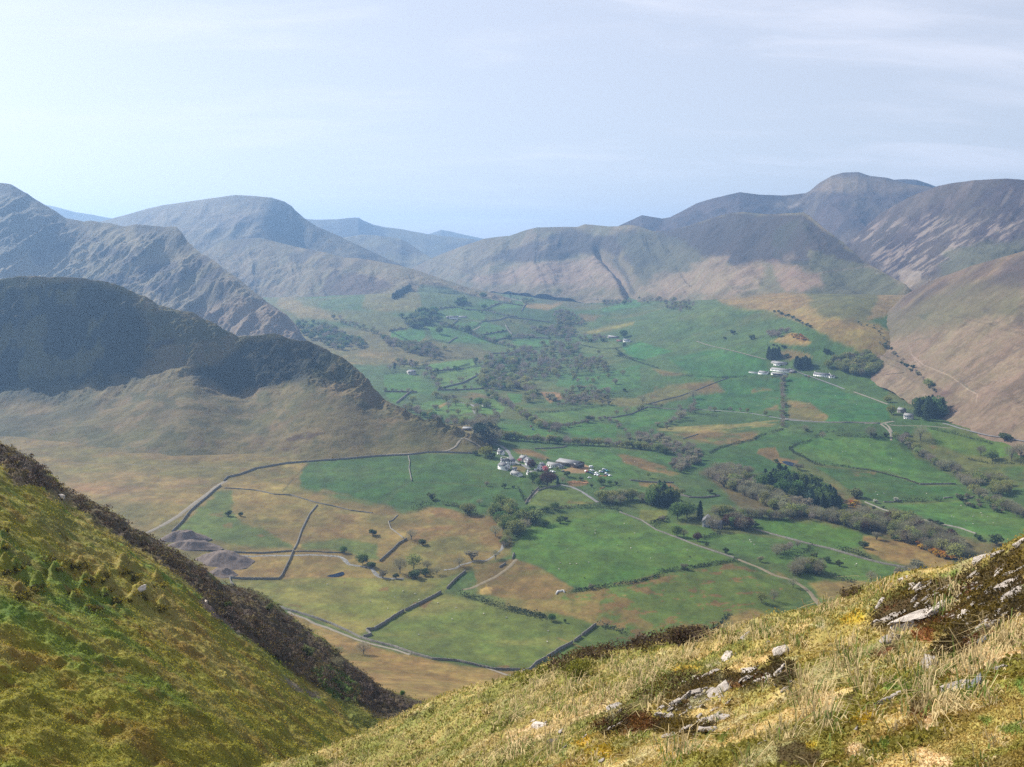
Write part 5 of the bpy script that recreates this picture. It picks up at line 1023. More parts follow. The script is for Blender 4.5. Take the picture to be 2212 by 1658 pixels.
singles(fJ, .16674, [('yellow', 1400, 490, 120, 'bright yellow green tree beside the rounded wood'), ('shrub', 1380, 300, 75, 'dark lone bush on the round green hill'), ('shrub', 870, 350, 55, 'dark bush on the brown patch over the farm'), ('shrub', 825, 230, 45, 'small bush over the brown patch'), ('shrub', 740, 215, 30, 'smaller of two bushes over the farm'), ('shrub', 690, 200, 30, 'leftmost small bush over the farm'),
 ('shrub', 410, 120, 70, 'dark bush high on the green hill left of the copse'), ('shrub', 170, 50, 60, 'dark bush on the green hill near its left end'), ('shrub', 60, 115, 35, 'low dark bush at the left of the green hill'), ('yellow', 2170, 930, 90, 'yellow green tree by the lane above the cottage'), ('yellow', 2220, 1090, 130, 'yellow leaved tree left of the road cottage'), ('bud', 585, 1110, 80, 'budding tree on the lane wall'), ('bare', 1100, 1310, 100, 'bare tree in the rough strip below the lane'), ('shrub', 1130, 1310, 40, 'dark bush under the bare tree in the rough strip'), ('bare', 1330, 1400, 100, 'grey bare tree at the left end of the dark hedge'), ('bare', 1950, 1390, 170, 'pale bare tree behind the dark hedge'), ('shrub', 1990, 1390, 70, 'dark bush at the right end of the hedge'), ('shrub', 2150, 1385, 70, 'dark round bush beside the forked lane')])
singles(fG, k1, [('bud', 1590, 265, 60, 'olive tree alone at the foot of the bracken slope'), ('shrub', 2085, 615, 60, 'dark round bush at the foot of the bracken slope'), ('bare', 1540, 610, 110, 'bare tree by the road below the tall stand'), ('shrub', 1450, 580, 30, 'small bush on the stream below the fork'), ('green', 2005, 740, 70, 'dark leafy tree in the right hand meadow'), ('bare', 1930, 710, 80, 'pale bare tree left of the dark leafy meadow tree'), ('bare', 2130, 740, 110, 'tall pale bare tree in the right hand meadow'), ('bare', 2190, 720, 100, 'pale bare tree nearest the right edge of the meadow'),
 ('bare', 1690, 800, 80, 'bare tree on the stream under the meadow'), ('shrub', 605, 755, 30, 'small bush beside the far pond'), ('twig', 750, 800, 45, 'brown bush right of the far pond'), ('green', 1045, 1075, 60, 'dark tree at the end of the conifer block'), ('thorn', 1250, 1015, 28, 'white blossom bush left of the pasture hedge'), ('thorn', 1380, 1005, 35, 'white blossom bush on the pasture hedge'), ('shrub', 1300, 1048, 18, 'tiny pale bush on the wall end'), ('pale', 1120, 980, 80, 'pale green willow on the bank above the beck'), ('shrub', 2030, 1280, 70, 'dark bush at the right over the foreground crag'), ('shrub', 1915, 1255, 40, 'small dark bush left of the one over the crag'),
 ('shrub', 850, 1370, 38, 'leftmost of three round bushes in the lower pasture'), ('shrub', 935, 1398, 38, 'middle of three round bushes in the lower pasture'), ('shrub', 1015, 1422, 38, 'rightmost of three round bushes in the lower pasture'), ('twig', 500, 1395, 40, 'brown bush near the lower track'), ('bare', 610, 1360, 75, 'bare tree in the pasture over the lower track'), ('bare', 660, 1340, 70, 'slim bare tree right of the one over the lower track'), ('bare', 1220, 1528, 90, 'spreading bare tree at the foot of the lower pasture'), ('twig', 1255, 1250, 55, 'brown bush at the edge of the beck wood'), ('shrub', 1170, 1305, 50, 'dark bush group at the field corner under the wood'), ('shrub', 1375, 1255, 35, 'small bush on the tawny bank'), ('bud', 510, 1660, 80, 'yellow green tree by the lower rushy field'), ('bare', 590, 1650, 85, 'bare tree beside the yellow green one by the rushy field'), ('bare', 715, 1560, 70, 'pale bare tree on the lower track bend'), ('shrub', 680, 1280, 0.1, 'x')][:-1])
singles(fF, k1, [('shrub', 700, 490, 45, 'black green yew on the hedge between bright fields'), ('bare', 885, 445, 40, 'small bare tree on the hedge right of the yew'), ('bare', 950, 440, 50, 'second bare tree on the hedge right of the yew'), ('bare', 1300, 475, 70, 'tall bare tree on the slanting hedge'), ('bare', 1380, 340, 65, 'bare tree in the marshy strip'), ('bare', 1055, 370, 60, 'bare tree at the corner of the marshy strip'), ('shrub', 905, 60, 25, 'small dark bush in the upper green field'), ('shrub', 935, 290, 20, 'dark bush at the edge of the rough field'), ('bare', 875, 245, 45, 'thin bare tree in the upper green field'), ('bare', 925, 190, 45, 'bare tree high in the upper green field'), ('bud', 1090, 850, 40, 'small round tree below the bracken strip'), ('bud', 1310, 960, 45, 'small olive tree at the wall end by the beck'), ('shrub', 1490, 950, 30, 'dark bush left of the long curved wall'),
 ('green', 1280, 1120, 120, 'great leafy tree beside the slate house'), ('green', 1340, 1110, 110, 'second great leafy tree beside the slate house'), ('conifer', 1425, 1120, 130, 'black conifer beside the slate house'), ('bare', 1510, 1190, 110, 'bare tree in front of the slate house'), ('green', 1275, 1230, 80, 'leafy tree on the wall left of the slate house'), ('bare', 1320, 1240, 65, 'pale bare tree right of the leafy wall tree'), ('twig', 1180, 1130, 40, 'brown bush on the garden wall'), ('shrub', 1780, 1170, 40, 'dark bush right of the slate house trees'), ('copper', 1410, 1260, 60, 'brown tree at the end of the dark hedge'), ('shrub', 1590, 1340, 40, 'dark bush on the lane by the great field'), ('shrub', 1470, 1290, 20, 'tiny bush on the wall of the great field'), ('twig', 1320, 1445, 45, 'brown bush on the hedge under the great field'), ('twig', 720, 1570, 38, 'brown bush at the left end of that hedge'), ('shrub', 425, 1170, 38, 'lone bush high in the great field'), ('shrub', 520, 1145, 45, 'wide bush in the upper great field'), ('bare', 1660, 1390, 30, 'thorn where hedge meets lane')][:-3])
singles(fK, .25011, [('green', 725, 480, 70, 'round tree below the white farmhouse track'), ('green', 855, 185, 60, 'dark tree on the skyline wall of the far fields'), ('bare', 680, 905, 50, 'bare tree beside the slanting far wall'), ('green', 610, 800, 40, 'small round tree on the far field wall'), ('green', 1075, 535, 45, 'dark round tree alone on the far wall'), ('green', 150, 350, 45, 'dark tree at the left edge of the far pasture'), ('green', 480, 490, 70, 'tall tree pair in the far pasture'), ('bud', 520, 630, 50, 'tree on the brown far moor'), ('green', 865, 275, 45, 'trees by the wall over the far farm track'), ('bud', 450, 1040, 60, 'olive tree by the lane in the left fields'), ('bare', 500, 1050, 50, 'bare tree right of the olive lane tree'), ('green', 820, 1120, 85, 'big green tree over the little church'), ('bud', 890, 1130, 85, 'broad olive tree behind the little church'), ('twig', 445, 1145, 45, 'round bush beside the quarry scar'), ('bud', 250, 1090, 70, 'round tree left of the quarry scar field'), ('green', 2070, 520, 70, 'dark tree behind the small far farm'), ('green', 2075, 605, 45, 'dark tree in front of the small far farm'), ('shrub', 2045, 680, 30, 'dark bush in the deep green far field'), ('bare', 1790, 980, 65, 'bare tree at the foot of the deep green slope'), ('bare', 2000, 925, 50, 'thin bare tree in the deep green slope'), ('shrub', 600, 1040, 25, 'small dark bush in the brown far enclosure')])
singles(fM, .26042, [('pale', 1000, 590, 130, 'pale green bush on the dark heather slope'), ('bare', 1245, 690, 120, 'pale leafless tree in the shadow of the gully'), ('pale', 690, 200, 75, 'grey green bush high on the heather slope'), ('bare', 1265, 560, 75, 'thin leafless tree beyond the heather edge'), ('green', 1790, 910, 55, 'small green bush at the heather edge'), ('shrub', 345, 180, 60, 'dark bush on the mossy heather edge')])
singles(fE, k1, [('shrub', 830, 1640, .1, 'x')][:0])
# ------------------------------------------------------------------ plant them
seen = set(); bykind = {}
for t in TREES: bykind.setdefault(NAMES[t[0]][0], []).append(t)
STUFF = []
single_groups = {}
for nm, lst in bykind.items():
    lst.sort(key=lambda t: (t[4] is not None, -t[2] / t[1][1]))
    keep, rest = lst[:295], lst[295:]; STUFF += rest
    roots = {}
    for i, (kind, p, hm, lab, grp) in enumerate(keep):
        pr = PROTO[kind]; k = random.randrange(len(pr)); sc = hm / 10.; rz = random.uniform(0, 6.28)
        wide = random.uniform(.95, 1.45); scv = (sc * wide, sc * wide, sc)
        if (kind, k) not in roots:
            r = obj(nm, None, loc=p, rz=rz, sc=scv); obj('trunk', pr[k][0], r); obj('crown', pr[k][1], r); roots[(kind, k)] = r
        else: r = copy_tree(roots[(kind, k)], p, rz, scv)
        for key in ('group',):
            if key in r: del r[key]
        tag(r, lab, NAMES[kind][1], (f'{lab.split(" in ")[0].split(" on ")[0].split(" along ")[0]}s {grp}' if False else grp and f'{ADJ[kind]}s {grp}'))
if STUFF:
    mb = MB(); VV = []; QQ = []; n0 = 0; cc = []
    for kind, p, hm, lab, grp in STUFF:
        pr = PROTO[kind][random.randrange(len(PROTO[kind]))]
        for me, c in ((pr[0], (.085, .072, .058)), (pr[1], (.265, .220, .170) if kind == 'bare' else (.205, .205, .070))):
            v = np.empty(len(me.vertices) * 3, np.float32); me.vertices.foreach_get('co', v); v = v.reshape(-1, 3)
            f = np.empty(len(me.loops), np.int32); me.loops.foreach_get('vertex_index', f); f = f.reshape(-1, 4)
            a = random.uniform(0, 6.28); s = hm / 10
            R = np.array([[math.cos(a), -math.sin(a), 0], [math.sin(a), math.cos(a), 0], [0, 0, 1]]) * s
            VV.append(v @ R.T + p); QQ.append(f + n0); n0 += len(v); cc.append(np.tile(np.array(c) * random.uniform(.75, 1.25), (len(v), 1)))
    o = obj('woodland', mesh('woodland', np.concatenate(VV), np.concatenate(QQ), col=np.concatenate(cc), mat=attr_mat('woodland', trans=.2), smooth=False))
    tag(o, 'smallest far-off trees filling in the woods of the upper valley', 'woodland', kind='stuff')
print('TREES', {k: len(v) for k, v in bykind.items()}, 'stuff', len(STUFF))
# ------------------------------------------------------------------ lines laid over the ground
def dense(pts, step=4., names=None, jit=0):
    out = []
    for (a, b) in zip(pts, pts[1:]):
        a = np.array(a[:2]); b = np.array(b[:2]); n = max(int(np.linalg.norm(b - a) / step), 1)
        for i in range(n): out.append(a + (b - a) * i / n)
    out.append(np.array(pts[-1][:2])); P = [drop(*p, names) for p in out]
    return [p for p in P if p is not None]
def frames(P):
    P = np.array(P); T = np.gradient(P[:, :2], axis=0); T /= np.linalg.norm(T, axis=1, keepdims=True) + 1e-9
    return P, np.stack([-T[:, 1], T[:, 0]], 1)
def zsurf(x, y):
    return max(SURF[n].height(x, y) for n in ('valley',))
M_wall = plain_mat('dry_stone', (.135, .125, .105), .95, .1, .9, .45)
M_wallp = plain_mat('pale_stone', (.19, .175, .145), .95, .1, .9, .35)
def stone_wall(pts, label, h=1.6, w=.9, names=('valley',), mat=None, step=2.5, group=None):
    P = dense(pts, step, names)
    if len(P) < 2: return
    P, Nn = frames(P); n = len(P); V = []
    for k, (off, z) in enumerate(((-w / 2, -.6), (-w * .36, 1), (w * .36, 1), (w / 2, -.6))):
        q = P.copy(); q[:, :2] += Nn * off
        q[:, 2] += (h * z if z > 0 else z) + (rng.uniform(-.22, .18, n) * (h / 1.6) if z > 0 else 0); V.append(q)
    V = np.stack(V, 1).reshape(-1, 3); i = np.arange(n - 1)[:, None] * 4; j = i + 4
    Q = np.concatenate([np.concatenate([i + a, j + a, j + a + 1, i + a + 1], 1) for a in range(3)]); Q = np.concatenate([Q, [[0, 1, 2, 3], [4 * n - 1, 4 * n - 2, 4 * n - 3, 4 * n - 4]]])
    tag(obj('stone_wall', mesh('stone_wall', V, Q, mat=mat or M_wall, smooth=False)), label, 'wall', group)
def strip(name, pts, w, label, mat, names=None, lift=.22, step=3., cat=None):
    P = dense(pts, step, names)
    P, Nn = frames(P); P = smooth1(P, 2); n = len(P); V = []
    wv = w * (1 + .25 * (fbm(np.arange(n) / 3., np.zeros(n), 3, 7) - .5) * 2)
    for off in (-.5, -.2, .2, .5):
        q = P.copy(); q[:, :2] += Nn * (off * wv)[:, None]; q[:, 2] += lift - (.3 if abs(off) > .4 else 0); V.append(q)
    V = np.stack(V, 1).reshape(-1, 3); i = np.arange(n - 1)[:, None] * 4; j = i + 4
    Q = np.concatenate([np.concatenate([i + a, j + a, j + a + 1, i + a + 1], 1) for a in range(3)])
    tag(obj(name, mesh(name, V, Q, mat=mat)), label, cat, kind='structure')
def hedge(pts, label, h=2.4, w=2.2, c=(.045, .060, .026), dens=7., names=('valley',)):
    P = np.array(dense(pts, 2., names))
    if len(P) < 2: return
    L_ = np.linalg.norm(np.diff(P, axis=0), axis=1); cum = np.concatenate([[0], np.cumsum(L_)]); n = int(cum[-1] * dens)
    s = rng.uniform(0, cum[-1], n); C = np.stack([np.interp(s, cum, P[:, k]) for k in range(3)], 1)
    hh = h * (.45 + 1.1 * fbm(s / 7., s * 0, 3, 3)); ww = w * (.5 + fbm(s / 6., s * 0 + 9, 3, 5))
    C += np.stack([rng.normal(size=n) * ww * .4, rng.normal(size=n) * ww * .4, rng.uniform(.05, 1, n) * hh], 1)
    V, Q = cards(C, .5, .38, .3); col = np.array(c) * np.repeat(rng.uniform(.6, 1.5, (n, 1)), 4, 0)
    tag(obj('hedge', mesh('hedge', V, Q, col=col, mat=M_hedge, smooth=False)), label, 'hedge')
M_hedge = attr_mat('hedge_leaves', trans=.2)
M_track = plain_mat('track_gravel', (.20, .175, .135), .95, .05, .3, .18)
M_path = plain_mat('worn_path', (.17, .14, .09), .95, .05, .3, .2)
M_road = plain_mat('lane_tarmac', (.17, .165, .16), .9, .1, .3, .15)
M_shingle = plain_mat('stream_shingle', (.165, .16, .145), .95, .1, .5, .7)
M_water = plain_mat('water', (.004, .012, .03), .3, .02)
# walls
S = stone_wall; LS = ('valley', 'leftspur')
S([(-40 + 411.8, 1150.4)] + fD((1180,690),(1230,622),(1290,570),(1340,530),(1390,485),(1430,455)), 'long dry stone wall climbing beside the pale track at left', 1.9, 1.1)
S(fE((-105,425),(-80,400),(0,383),(100,345),(300,310),(460,298),(700,280),(900,262),(1090,255),(1210,240),(1300,238),(1420,243),(1520,246)), 'long dark wall between the brown spur and the dark green fields', 1.9, 1.1)
S(fE((1090,262),(1100,300),(1095,340),(1105,390),(1112,425)), 'short pale wall dividing the two dark green fields', 1.3, .9, mat=M_wallp)
S(fE((-100,470),(0,475),(110,485),(220,510),(330,515),(430,545),(480,560),(620,590),(720,615),(860,632)), 'low broken wall winding across the tawny rough ground', 1.0, 1.0)
S(fE((500,580),(450,640),(400,740),(370,830),(350,868)), 'ruined wall bank running straight down the tawny ground', 1.1, 1.6)
S(fE((348,874),(320,940),(290,1000),(270,1040),(255,1058)), 'wall dropping from the shingle stream to the pale field corner', 1.7, 1.)
S(fE((255,1060),(160,1060),(100,1060),(0,1058),(-65,1052)), 'dark wall along the top edge of the pale near field', 1.7, 1.)
S(fE((-65,1052),(-60,1080),(-40,1100)), 'grey wall end beside the spoil heaps', 1.4, .9)
S(fE((-40,885),(40,890),(150,892),(240,885),(345,878)), 'wall along the left bank of the shingle stream', 1.3, .9)
S(fE((360,880),(480,880),(560,886),(680,890)), 'low wall on the far bank of the shingle stream', .9, .8)
S(fE((1022,645),(985,680),(962,688),(975,730),(1010,755),(1060,795)), 'crumbled pale wall bending down the rushy slope', .9, .9, mat=M_wallp)
S(fE((1080,802),(1030,830),(980,880),(905,945)), 'dark wall slanting down to the stream bank trees', 1.8, 1.1)
S(fE((1460,1012),(1400,1060),(1340,1122)), 'short upper stretch of the slanting field wall', 1.8, 1.1)
S(fE((1302,1148),(1240,1182),(1150,1227),(1070,1265)), 'middle stretch of the slanting wall between the pale fields', 2., 1.2)
S(fE((1060,1268),(1000,1305),(930,1352),(870,1387),(818,1393)), 'lower stretch of the slanting wall between the pale fields', 2.1, 1.2)
S(fE((818,1393),(835,1408),(850,1424),(800,1436)), 'stone pen at the lower end of the slanting wall', 1.8, .9)
S(fE((230,1225),(290,1255),(380,1280),(480,1310),(590,1350),(700,1400),(780,1440),(860,1465),(1000,1500),(1140,1550),(1250,1580),(1400,1590),(1500,1612),(1640,1645),(1800,1650),(1870,1650)), 'long grey wall following the near track at the valley edge', 1.5, .9)
S(fO((130,610),(180,590),(195,585),(250,530),(325,490)), 'bottom stretch of the near dark wall above the foreground', 2., 1.2)
S(fO((332,484),(390,450),(440,415),(545,362)), 'second stretch of the near dark wall above the foreground', 2., 1.2)
S(fO((560,350),(615,310)), 'shortest stretch of the near dark wall between two gaps', 1.9, 1.2)
S(fO((625,300),(680,260),(740,212)), 'top stretch of the near dark wall', 2., 1.2)
S(fE((1765,930),(1772,900),(1780,898)), 'stub of wall at the gate under the beck clump', 1.7, 1.)
S(fE((1680,985),(1720,960)), 'tiny wall stub on the bracken track', 1.5, 1.)
S(fE((2048,1158),(2058,1142),(2095,1136),(2102,1146)), 'small whitish sheepfold by the bracken triangle', 1.2, 1., mat=plain_mat('white_stone', (.55, .53, .48), .9, .1, 1, .2))
S(fE((1850,575),(1860,550),(1900,500),(1935,468)), 'left wall of the walled lane below the hamlet', 1.5, .9)
S(fI((890,905),(960,880),(1050,860),(1180,835)), 'curved wall under the copper trees', 1.4, .9)
S(fF((905,1075),(1050,1130),(1140,1190),(1300,1250),(1400,1290),(1520,1330),(1650,1372)), 'pale wall along the upper right side of the great field', 1.2, .9)
S(fL((650,655),(800,695),(990,745),(1100,770),(1250,815),(1380,850),(1590,890)), 'long straight wall between the right hand lower pastures', 1.5, 1.)
S(fF((355,664),(480,660),(530,656),(562,648)), 'dark wall end on the slope behind the hamlet barn', 1.5, 1.)
S(fF((970,868),(1050,878),(1150,884),(1255,884)), 'short dark wall over the bracken strip', 1.6, 1.1)
S(fF((1300,965),(1360,980),(1440,982),(1552,970)), 'curved dark wall under the small olive tree', 1.7, 1.2)
S(fF((1090,375),(1180,350),(1290,325),(1400,285),(1500,245),(1608,205)), 'slanting wall across the rough field under the white farm', 1.4, 1.1)
S(fF((810,466),(880,460),(980,440),(1040,412),(1090,392)), 'dark hedge wall over the first bright field', 1.8, 1.3)
S(fF((1090,396),(1180,402),(1300,412),(1440,412)), 'wall beside the left part of the valley lane', 1.4, 1.)
S(fG((660,470),(760,482),(850,490),(950,495),(1100,495),(1280,500)), 'dark wall beside the right part of the valley lane', 1.7, 1.1)
S(fL((1610,397),(1700,396),(1818,395)), 'short dark wall between two right hand pastures', 1.7, 1.1)
S(fG((1300,1010),(1360,1010),(1420,1000)), 'grey wall by the white blossom', 1.3, 1.)
S(fG((1690,985),(1750,980)), 'pale wall stub in the right hand pasture hedge', 1.3, 1., mat=M_wallp)
S(fG((1820,990),(1890,975)), 'pale wall end by the stream wood', 1.3, 1., mat=M_wallp)
S(fG((1180,1010),(1300,1060),(1450,1100),(1660,1150),(1800,1180),(1900,1215)), 'pale wall under the big right hand pasture', 1.2, .9, mat=M_wallp)
S(fG((100,570),(0,600)), 'low wall left of the marshy bracken', 1.2, 1.)
for p, lab in (([(470,966),(680,916),(780,866),(836,835)], 'slanting far wall under the lone tree'), ([(460,978),(700,976),(930,962)], 'level far wall under the slanting one'), ([(400,822),(600,797),(690,795)], 'far wall below the small round tree'),
   ([(110,1090),(170,1040),(226,995)], 'short diagonal wall in the left far fields'), ([(0,990),(120,993),(285,997)], 'level wall over the short diagonal one'), ([(888,276),(950,246),(1012,222)], 'thick dark wall running up to the skyline fields'),
   ([(870,165),(930,195),(1005,215)], 'wall falling right below the skyline tree'), ([(1000,165),(1100,190),(1205,212)], 'uppermost wall of the far fields'), ([(1025,222),(1110,235),(1205,250)], 'second wall down in the far fields'),
   ([(1188,295),(1205,260),(1228,232)], 'short upright wall at the right of the far fields'), ([(700,282),(880,290),(1000,320),(1080,340),(1150,340)], 'wall along the far farm track'), ([(845,384),(930,380),(1000,370),(1050,350),(1120,355),(1200,360),(1300,375),(1430,392)], 'long wavy wall right of the far track'),
   ([(555,572),(590,545),(632,522)], 'short dark diagonal wall in the mid far pasture'), ([(835,505),(940,485),(1062,465)], 'faint wall above the lone dark tree'), ([(950,548),(1050,530),(1300,525),(1445,532)], 'curved wall under the thin far row'), ([(568,425),(605,400),(637,374)], 'short wall under the white farmhouse'),
   ([(935,662),(1040,660),(1135,655)], 'dark wall under the far hedge trees'), ([(440,280),(540,265),(620,265)], 'wall above the white farmhouse'), ([(40,470),(120,455),(190,445)], 'wall left of the dark copse'), ([(1740,190),(1850,165),(1920,145)], 'wall under the white valley head farm'),
   ([(1050,420),(1080,470),(1110,500)], 'thin wall running down the far pasture')):
    S(fK(*p), 'dark ' + lab if 'dark' not in lab else lab, 2.6, 2.4)
# hedges
for f, p, lab, kw in ((fE, [(1430,1160),(1500,1185),(1600,1212),(1740,1260),(1860,1290),(1965,1312)], 'straggling thorn hedge over the near pasture', {'h': 4, 'w': 4}), (fE, [(1100,608),(1160,600),(1230,570),(1285,552)], 'dark thorn row at the corner of the green field', {'h': 6, 'w': 5}),
   (fE, [(1310,575),(1400,590),(1480,625),(1540,640)], 'ragged bushes along the sandy beck bend', {'h': 4, 'w': 4, 'c': (.07, .075, .03)}), (fF, [(600,1590),(740,1567),(900,1545),(1000,1530),(1130,1498),(1180,1462),(1280,1450),(1400,1430),(1560,1405),(1670,1388)], 'dark hedge under the great field', {'h': 2.6, 'w': 2.4}),
   (fF, [(1430,1250),(1500,1235),(1560,1215)], 'short thick hedge under the slate house', {'h': 3.5, 'w': 3}), (fF, [(620,1045),(740,1040),(850,1050),(910,1065)], 'dark hedge at the top of the great field', {'h': 3.5, 'w': 3}), (fF, [(360,1075),(450,1055),(520,1050),(620,1045)], 'thin hedge left along the top of the great field', {'h': 2.5, 'w': 2.5, 'c': (.08, .075, .04)}),
   (fF, [(340,1080),(280,1100),(420,1065)], 'bushes at the upper left corner of the great field', {'h': 3, 'w': 3}), (fG, [(170,695),(240,662),(330,632),(420,615),(465,605),(490,585),(540,570)], 'dark hedge between marsh and deep green field', {'h': 2.6, 'w': 2.6}), (fG, [(575,562),(610,550),(650,538)], 'short dark hedge right of the gateway', {'h': 3, 'w': 3}),
   (fG, [(690,668),(740,635),(790,625),(835,608)], 'hedge curl at the left tip of the big pasture', {'h': 2.6, 'w': 2.6}), (fG, [(695,660),(720,690),(800,730),(860,765),(930,775)], 'hedge along the lower left of the big pasture', {'h': 3, 'w': 3}), (fG, [(960,772),(1040,778),(1090,785)], 'dark hedge piece under the big pasture', {'h': 3, 'w': 3}),
   (fG, [(1100,790),(1200,800),(1300,825),(1440,860),(1530,893)], 'thin wall hedge under the big pasture', {'h': 1.6, 'w': 1.8, 'c': (.10, .09, .06)}), (fG, [(1535,893),(1640,890),(1770,895)], 'hedge foot under the right of the big pasture', {'h': 1.2, 'w': 1.5}), (fG, [(985,578),(1080,582),(1180,588),(1220,585)], 'dark hedge above the big pasture', {'h': 4.5, 'w': 3.5}), (fG, [(1220,585),(1270,588),(1330,588)], 'black hedge end above the big pasture', {'h': 5.5, 'w': 4, 'c': (.025, .04, .018)}),
   (fG, [(1420,1005),(1500,1005),(1590,1005)], 'thick dark hedge in the right hand pasture', {'h': 4.5, 'w': 4.5}), (fG, [(1610,1000),(1680,1003)], 'shorter dark hedge in the right hand pasture', {'h': 4, 'w': 4}), (fL, [(60,622),(140,590),(160,600)], 'hedge at the garden corner of the slate house', {'h': 2.5}),
   (fL, [(870,920),(960,905),(1100,935),(1180,950),(1240,962)], 'dark hedge under the lower pasture', {'h': 4, 'w': 4, 'c': (.05, .055, .03)}), (fL, [(1140,775),(1200,780),(1260,800)], 'bush hedge along the lower pasture wall', {'h': 4, 'w': 4}), (fL, [(1260,800),(1330,830)], 'small bush line below the tawny bank', {'h': 3, 'w': 3}),
   (fF, [(490,515),(570,510),(690,488)], 'hedge under the left bright field', {'h': 2.6}), (fI, [(640,870),(720,1040),(800,1000),(830,900)], 'hedge by the walled lane', {'h': 2., 'dens': 3}), (fJ, [(660,600),(800,605)], 'dark hedge in front of the farm sheds', {'h': 3, 'w': 3}), (fJ, [(0,1030),(100,1030),(180,1035)], 'bushes at the left of the valley lane', {'h': 3}),
   (fO, [(20,75),(150,100),(250,130),(320,150)], 'lower tail of the straggling pasture hedge', {'h': 2.5, 'w': 3}), (fO, [(770,215),(860,240),(980,280)], 'bushes right of the near dark wall', {'h': 3.5, 'w': 4, 'c': (.06, .07, .035)}), (fO, [(1720,245),(1790,180),(1850,120)], 'dark bank at the foot of the rushy field', {'h': 1.2, 'w': 3}),
   (fK, [(650,780),(740,755)], 'short far hedge by the small round tree', {'h': 4}), (fK, [(560,245),(720,285)], 'far hedge above the farmhouse', {'h': 2.5}), (fK, [(150,1140),(260,1150)], 'bushes at the foot of the brown spur', {'h': 4})):
    hedge(f(*p), lab, **kw)
for f_, p_, lab_ in ((fK, [(320,745),(440,715),(600,703),(770,705)], 'far hedge over the field by the grey barn'), (fK, [(445,840),(640,805),(740,785),(850,770)], 'far hedge between two pale green fields left of the wood'), (fK, [(770,705),(785,740),(800,765)], 'short upright far hedge left of the wood'), (fK, [(0,840),(120,832),(200,830)], 'far hedge by the grey barn yard'),
   (fK, [(50,470),(150,520),(260,580)], 'far hedge slanting into the left wood'), (fK, [(260,580),(420,545),(560,572)], 'wavy far hedge right of the left wood'), (fK, [(360,415),(460,425),(560,440)], 'far hedge right of the dark copse'), (fK, [(690,470),(770,440),(860,385)], 'far hedge under the curved farmhouse track'),
   (fK, [(1130,605),(1280,615),(1440,600)], 'far hedge along the top of the broad wood'), (fK, [(1700,590),(1850,620),(2000,622),(2211,565)], 'far hedge round the deep green slope'), (fK, [(2000,622),(2090,690),(2250,725)], 'far hedge along the foot of the deep green slope'), (fK, [(1540,830),(1700,860),(1900,830),(2000,800)], 'far hedge right of the broad wood'),
   (fF, [(300,435),(420,430),(600,415),(760,390),(860,378)], 'bushy hedge along the top of the first bright field'), (fF, [(430,330),(560,345),(700,335),(860,330),(1000,335)], 'hedge over the marshy strip'), (fF, [(600,225),(640,140),(700,90)], 'hedge left of the upper green field'), (fF, [(640,190),(760,195),(880,190)], 'hedge across the upper green field'),
   (fF, [(870,60),(960,80),(1090,125),(1160,145)], 'hedge bank falling right from the upper green field'), (fF, [(1300,190),(1440,195),(1600,205),(1660,200)], 'level hedge below the white farm yards'), (fJ, [(0,612),(150,608),(345,600)], 'level hedge left of the white farm'), (fF, [(1300,410),(1420,440),(1540,455)], 'hedge by the left half of the valley lane'),
   (fF, [(1130,1175),(1200,1130),(1230,1130)], 'garden hedge left of the slate house trees'), (fG, [(1040,545),(900,560),(860,590)], 'loose hedge in the rough strip below the lane'), (fL, [(1660,75),(1760,95),(1900,130),(2030,165)], 'hedge by the road at the right edge'), (fL, [(1880,250),(2000,275),(2212,280)], 'hedge across the right edge meadow'), (fL, [(990,745),(960,790),(880,830)], 'thorn hedge dropping from the long straight wall')):
    hedge(f_(*p_), lab_, h=3.4, w=3.0, dens=4.)
# tracks, lanes, stream
strip('track', fD((905,785),(945,760),(1050,710),(1150,650),(1250,572),(1360,492),(1400,458),(1465,420)), 5.5, 'pale gravel track slanting down across the left common', M_track, ('valley',))
strip('track', fE((470,292),(600,280),(700,270),(850,258),(950,250),(1100,243),(1200,235),(1340,227),(1390,203),(1412,172),(1430,146),(1460,143),(1500,163),(1560,200)), 4., 'pale gravel track along the foot of the brown spur', M_track, ('leftspur', 'valley'))
strip('path', fD((270,318),(410,318),(540,308),(700,312),(830,313),(960,322),(1180,326),(1400,334),(1700,338)), 1.8, 'thin footpath crossing the foot of the dark spur', M_path, ('leftspur', 'valley'))
strip('track', fE((310,1270),(345,1290),(420,1312),(480,1347),(560,1372),(640,1405),(760,1452),(870,1485),(1000,1515),(1100,1550)), 3.2, 'pale track below the long near wall', M_track, ('valley',))
strip('track', fO((-250,540),(-100,590),(0,627),(60,634),(110,642)), 3., 'end of the pale near track above the foreground', M_track, ('valley',))
strip('lane', fI((90,205),(180,245),(280,285),(380,312),(440,340),(500,390),(515,430),(545,482),(610,542),(700,575),(780,625)), 5.5, 'grey lane running down into the hamlet', M_road, ('valley', 'leftspur'))
strip('lane', fI((420,455),(480,465),(520,488)), 3., 'short drive by the white cottage', M_track, ('valley',))
strip('lane', fI((1180,820),(1250,838),(1320,850),(1450,910),(1560,985),(1665,1055)), 4.5, 'grey lane leaving the hamlet past the log pile', M_road, ('valley',))
strip('track', fE((1855,560),(1870,540),(1900,505),(1935,475)), 5., 'stony lane between walls below the hamlet', M_track, ('valley',))
strip('track', fE((1790,930),(1740,985),(1660,1042),(1600,1070),(1560,1090),(1500,1118),(1440,1128)), 4., 'sandy track along the bracken triangle', M_path, ('valley',))
strip('track', fF((1660,1375),(1720,1400),(1800,1430),(1900,1480),(2010,1510),(2080,1550),(2130,1590),(2170,1640),(2230,1700)), 4.5, 'rough pale track winding down behind the foreground', M_path, ('valley',))
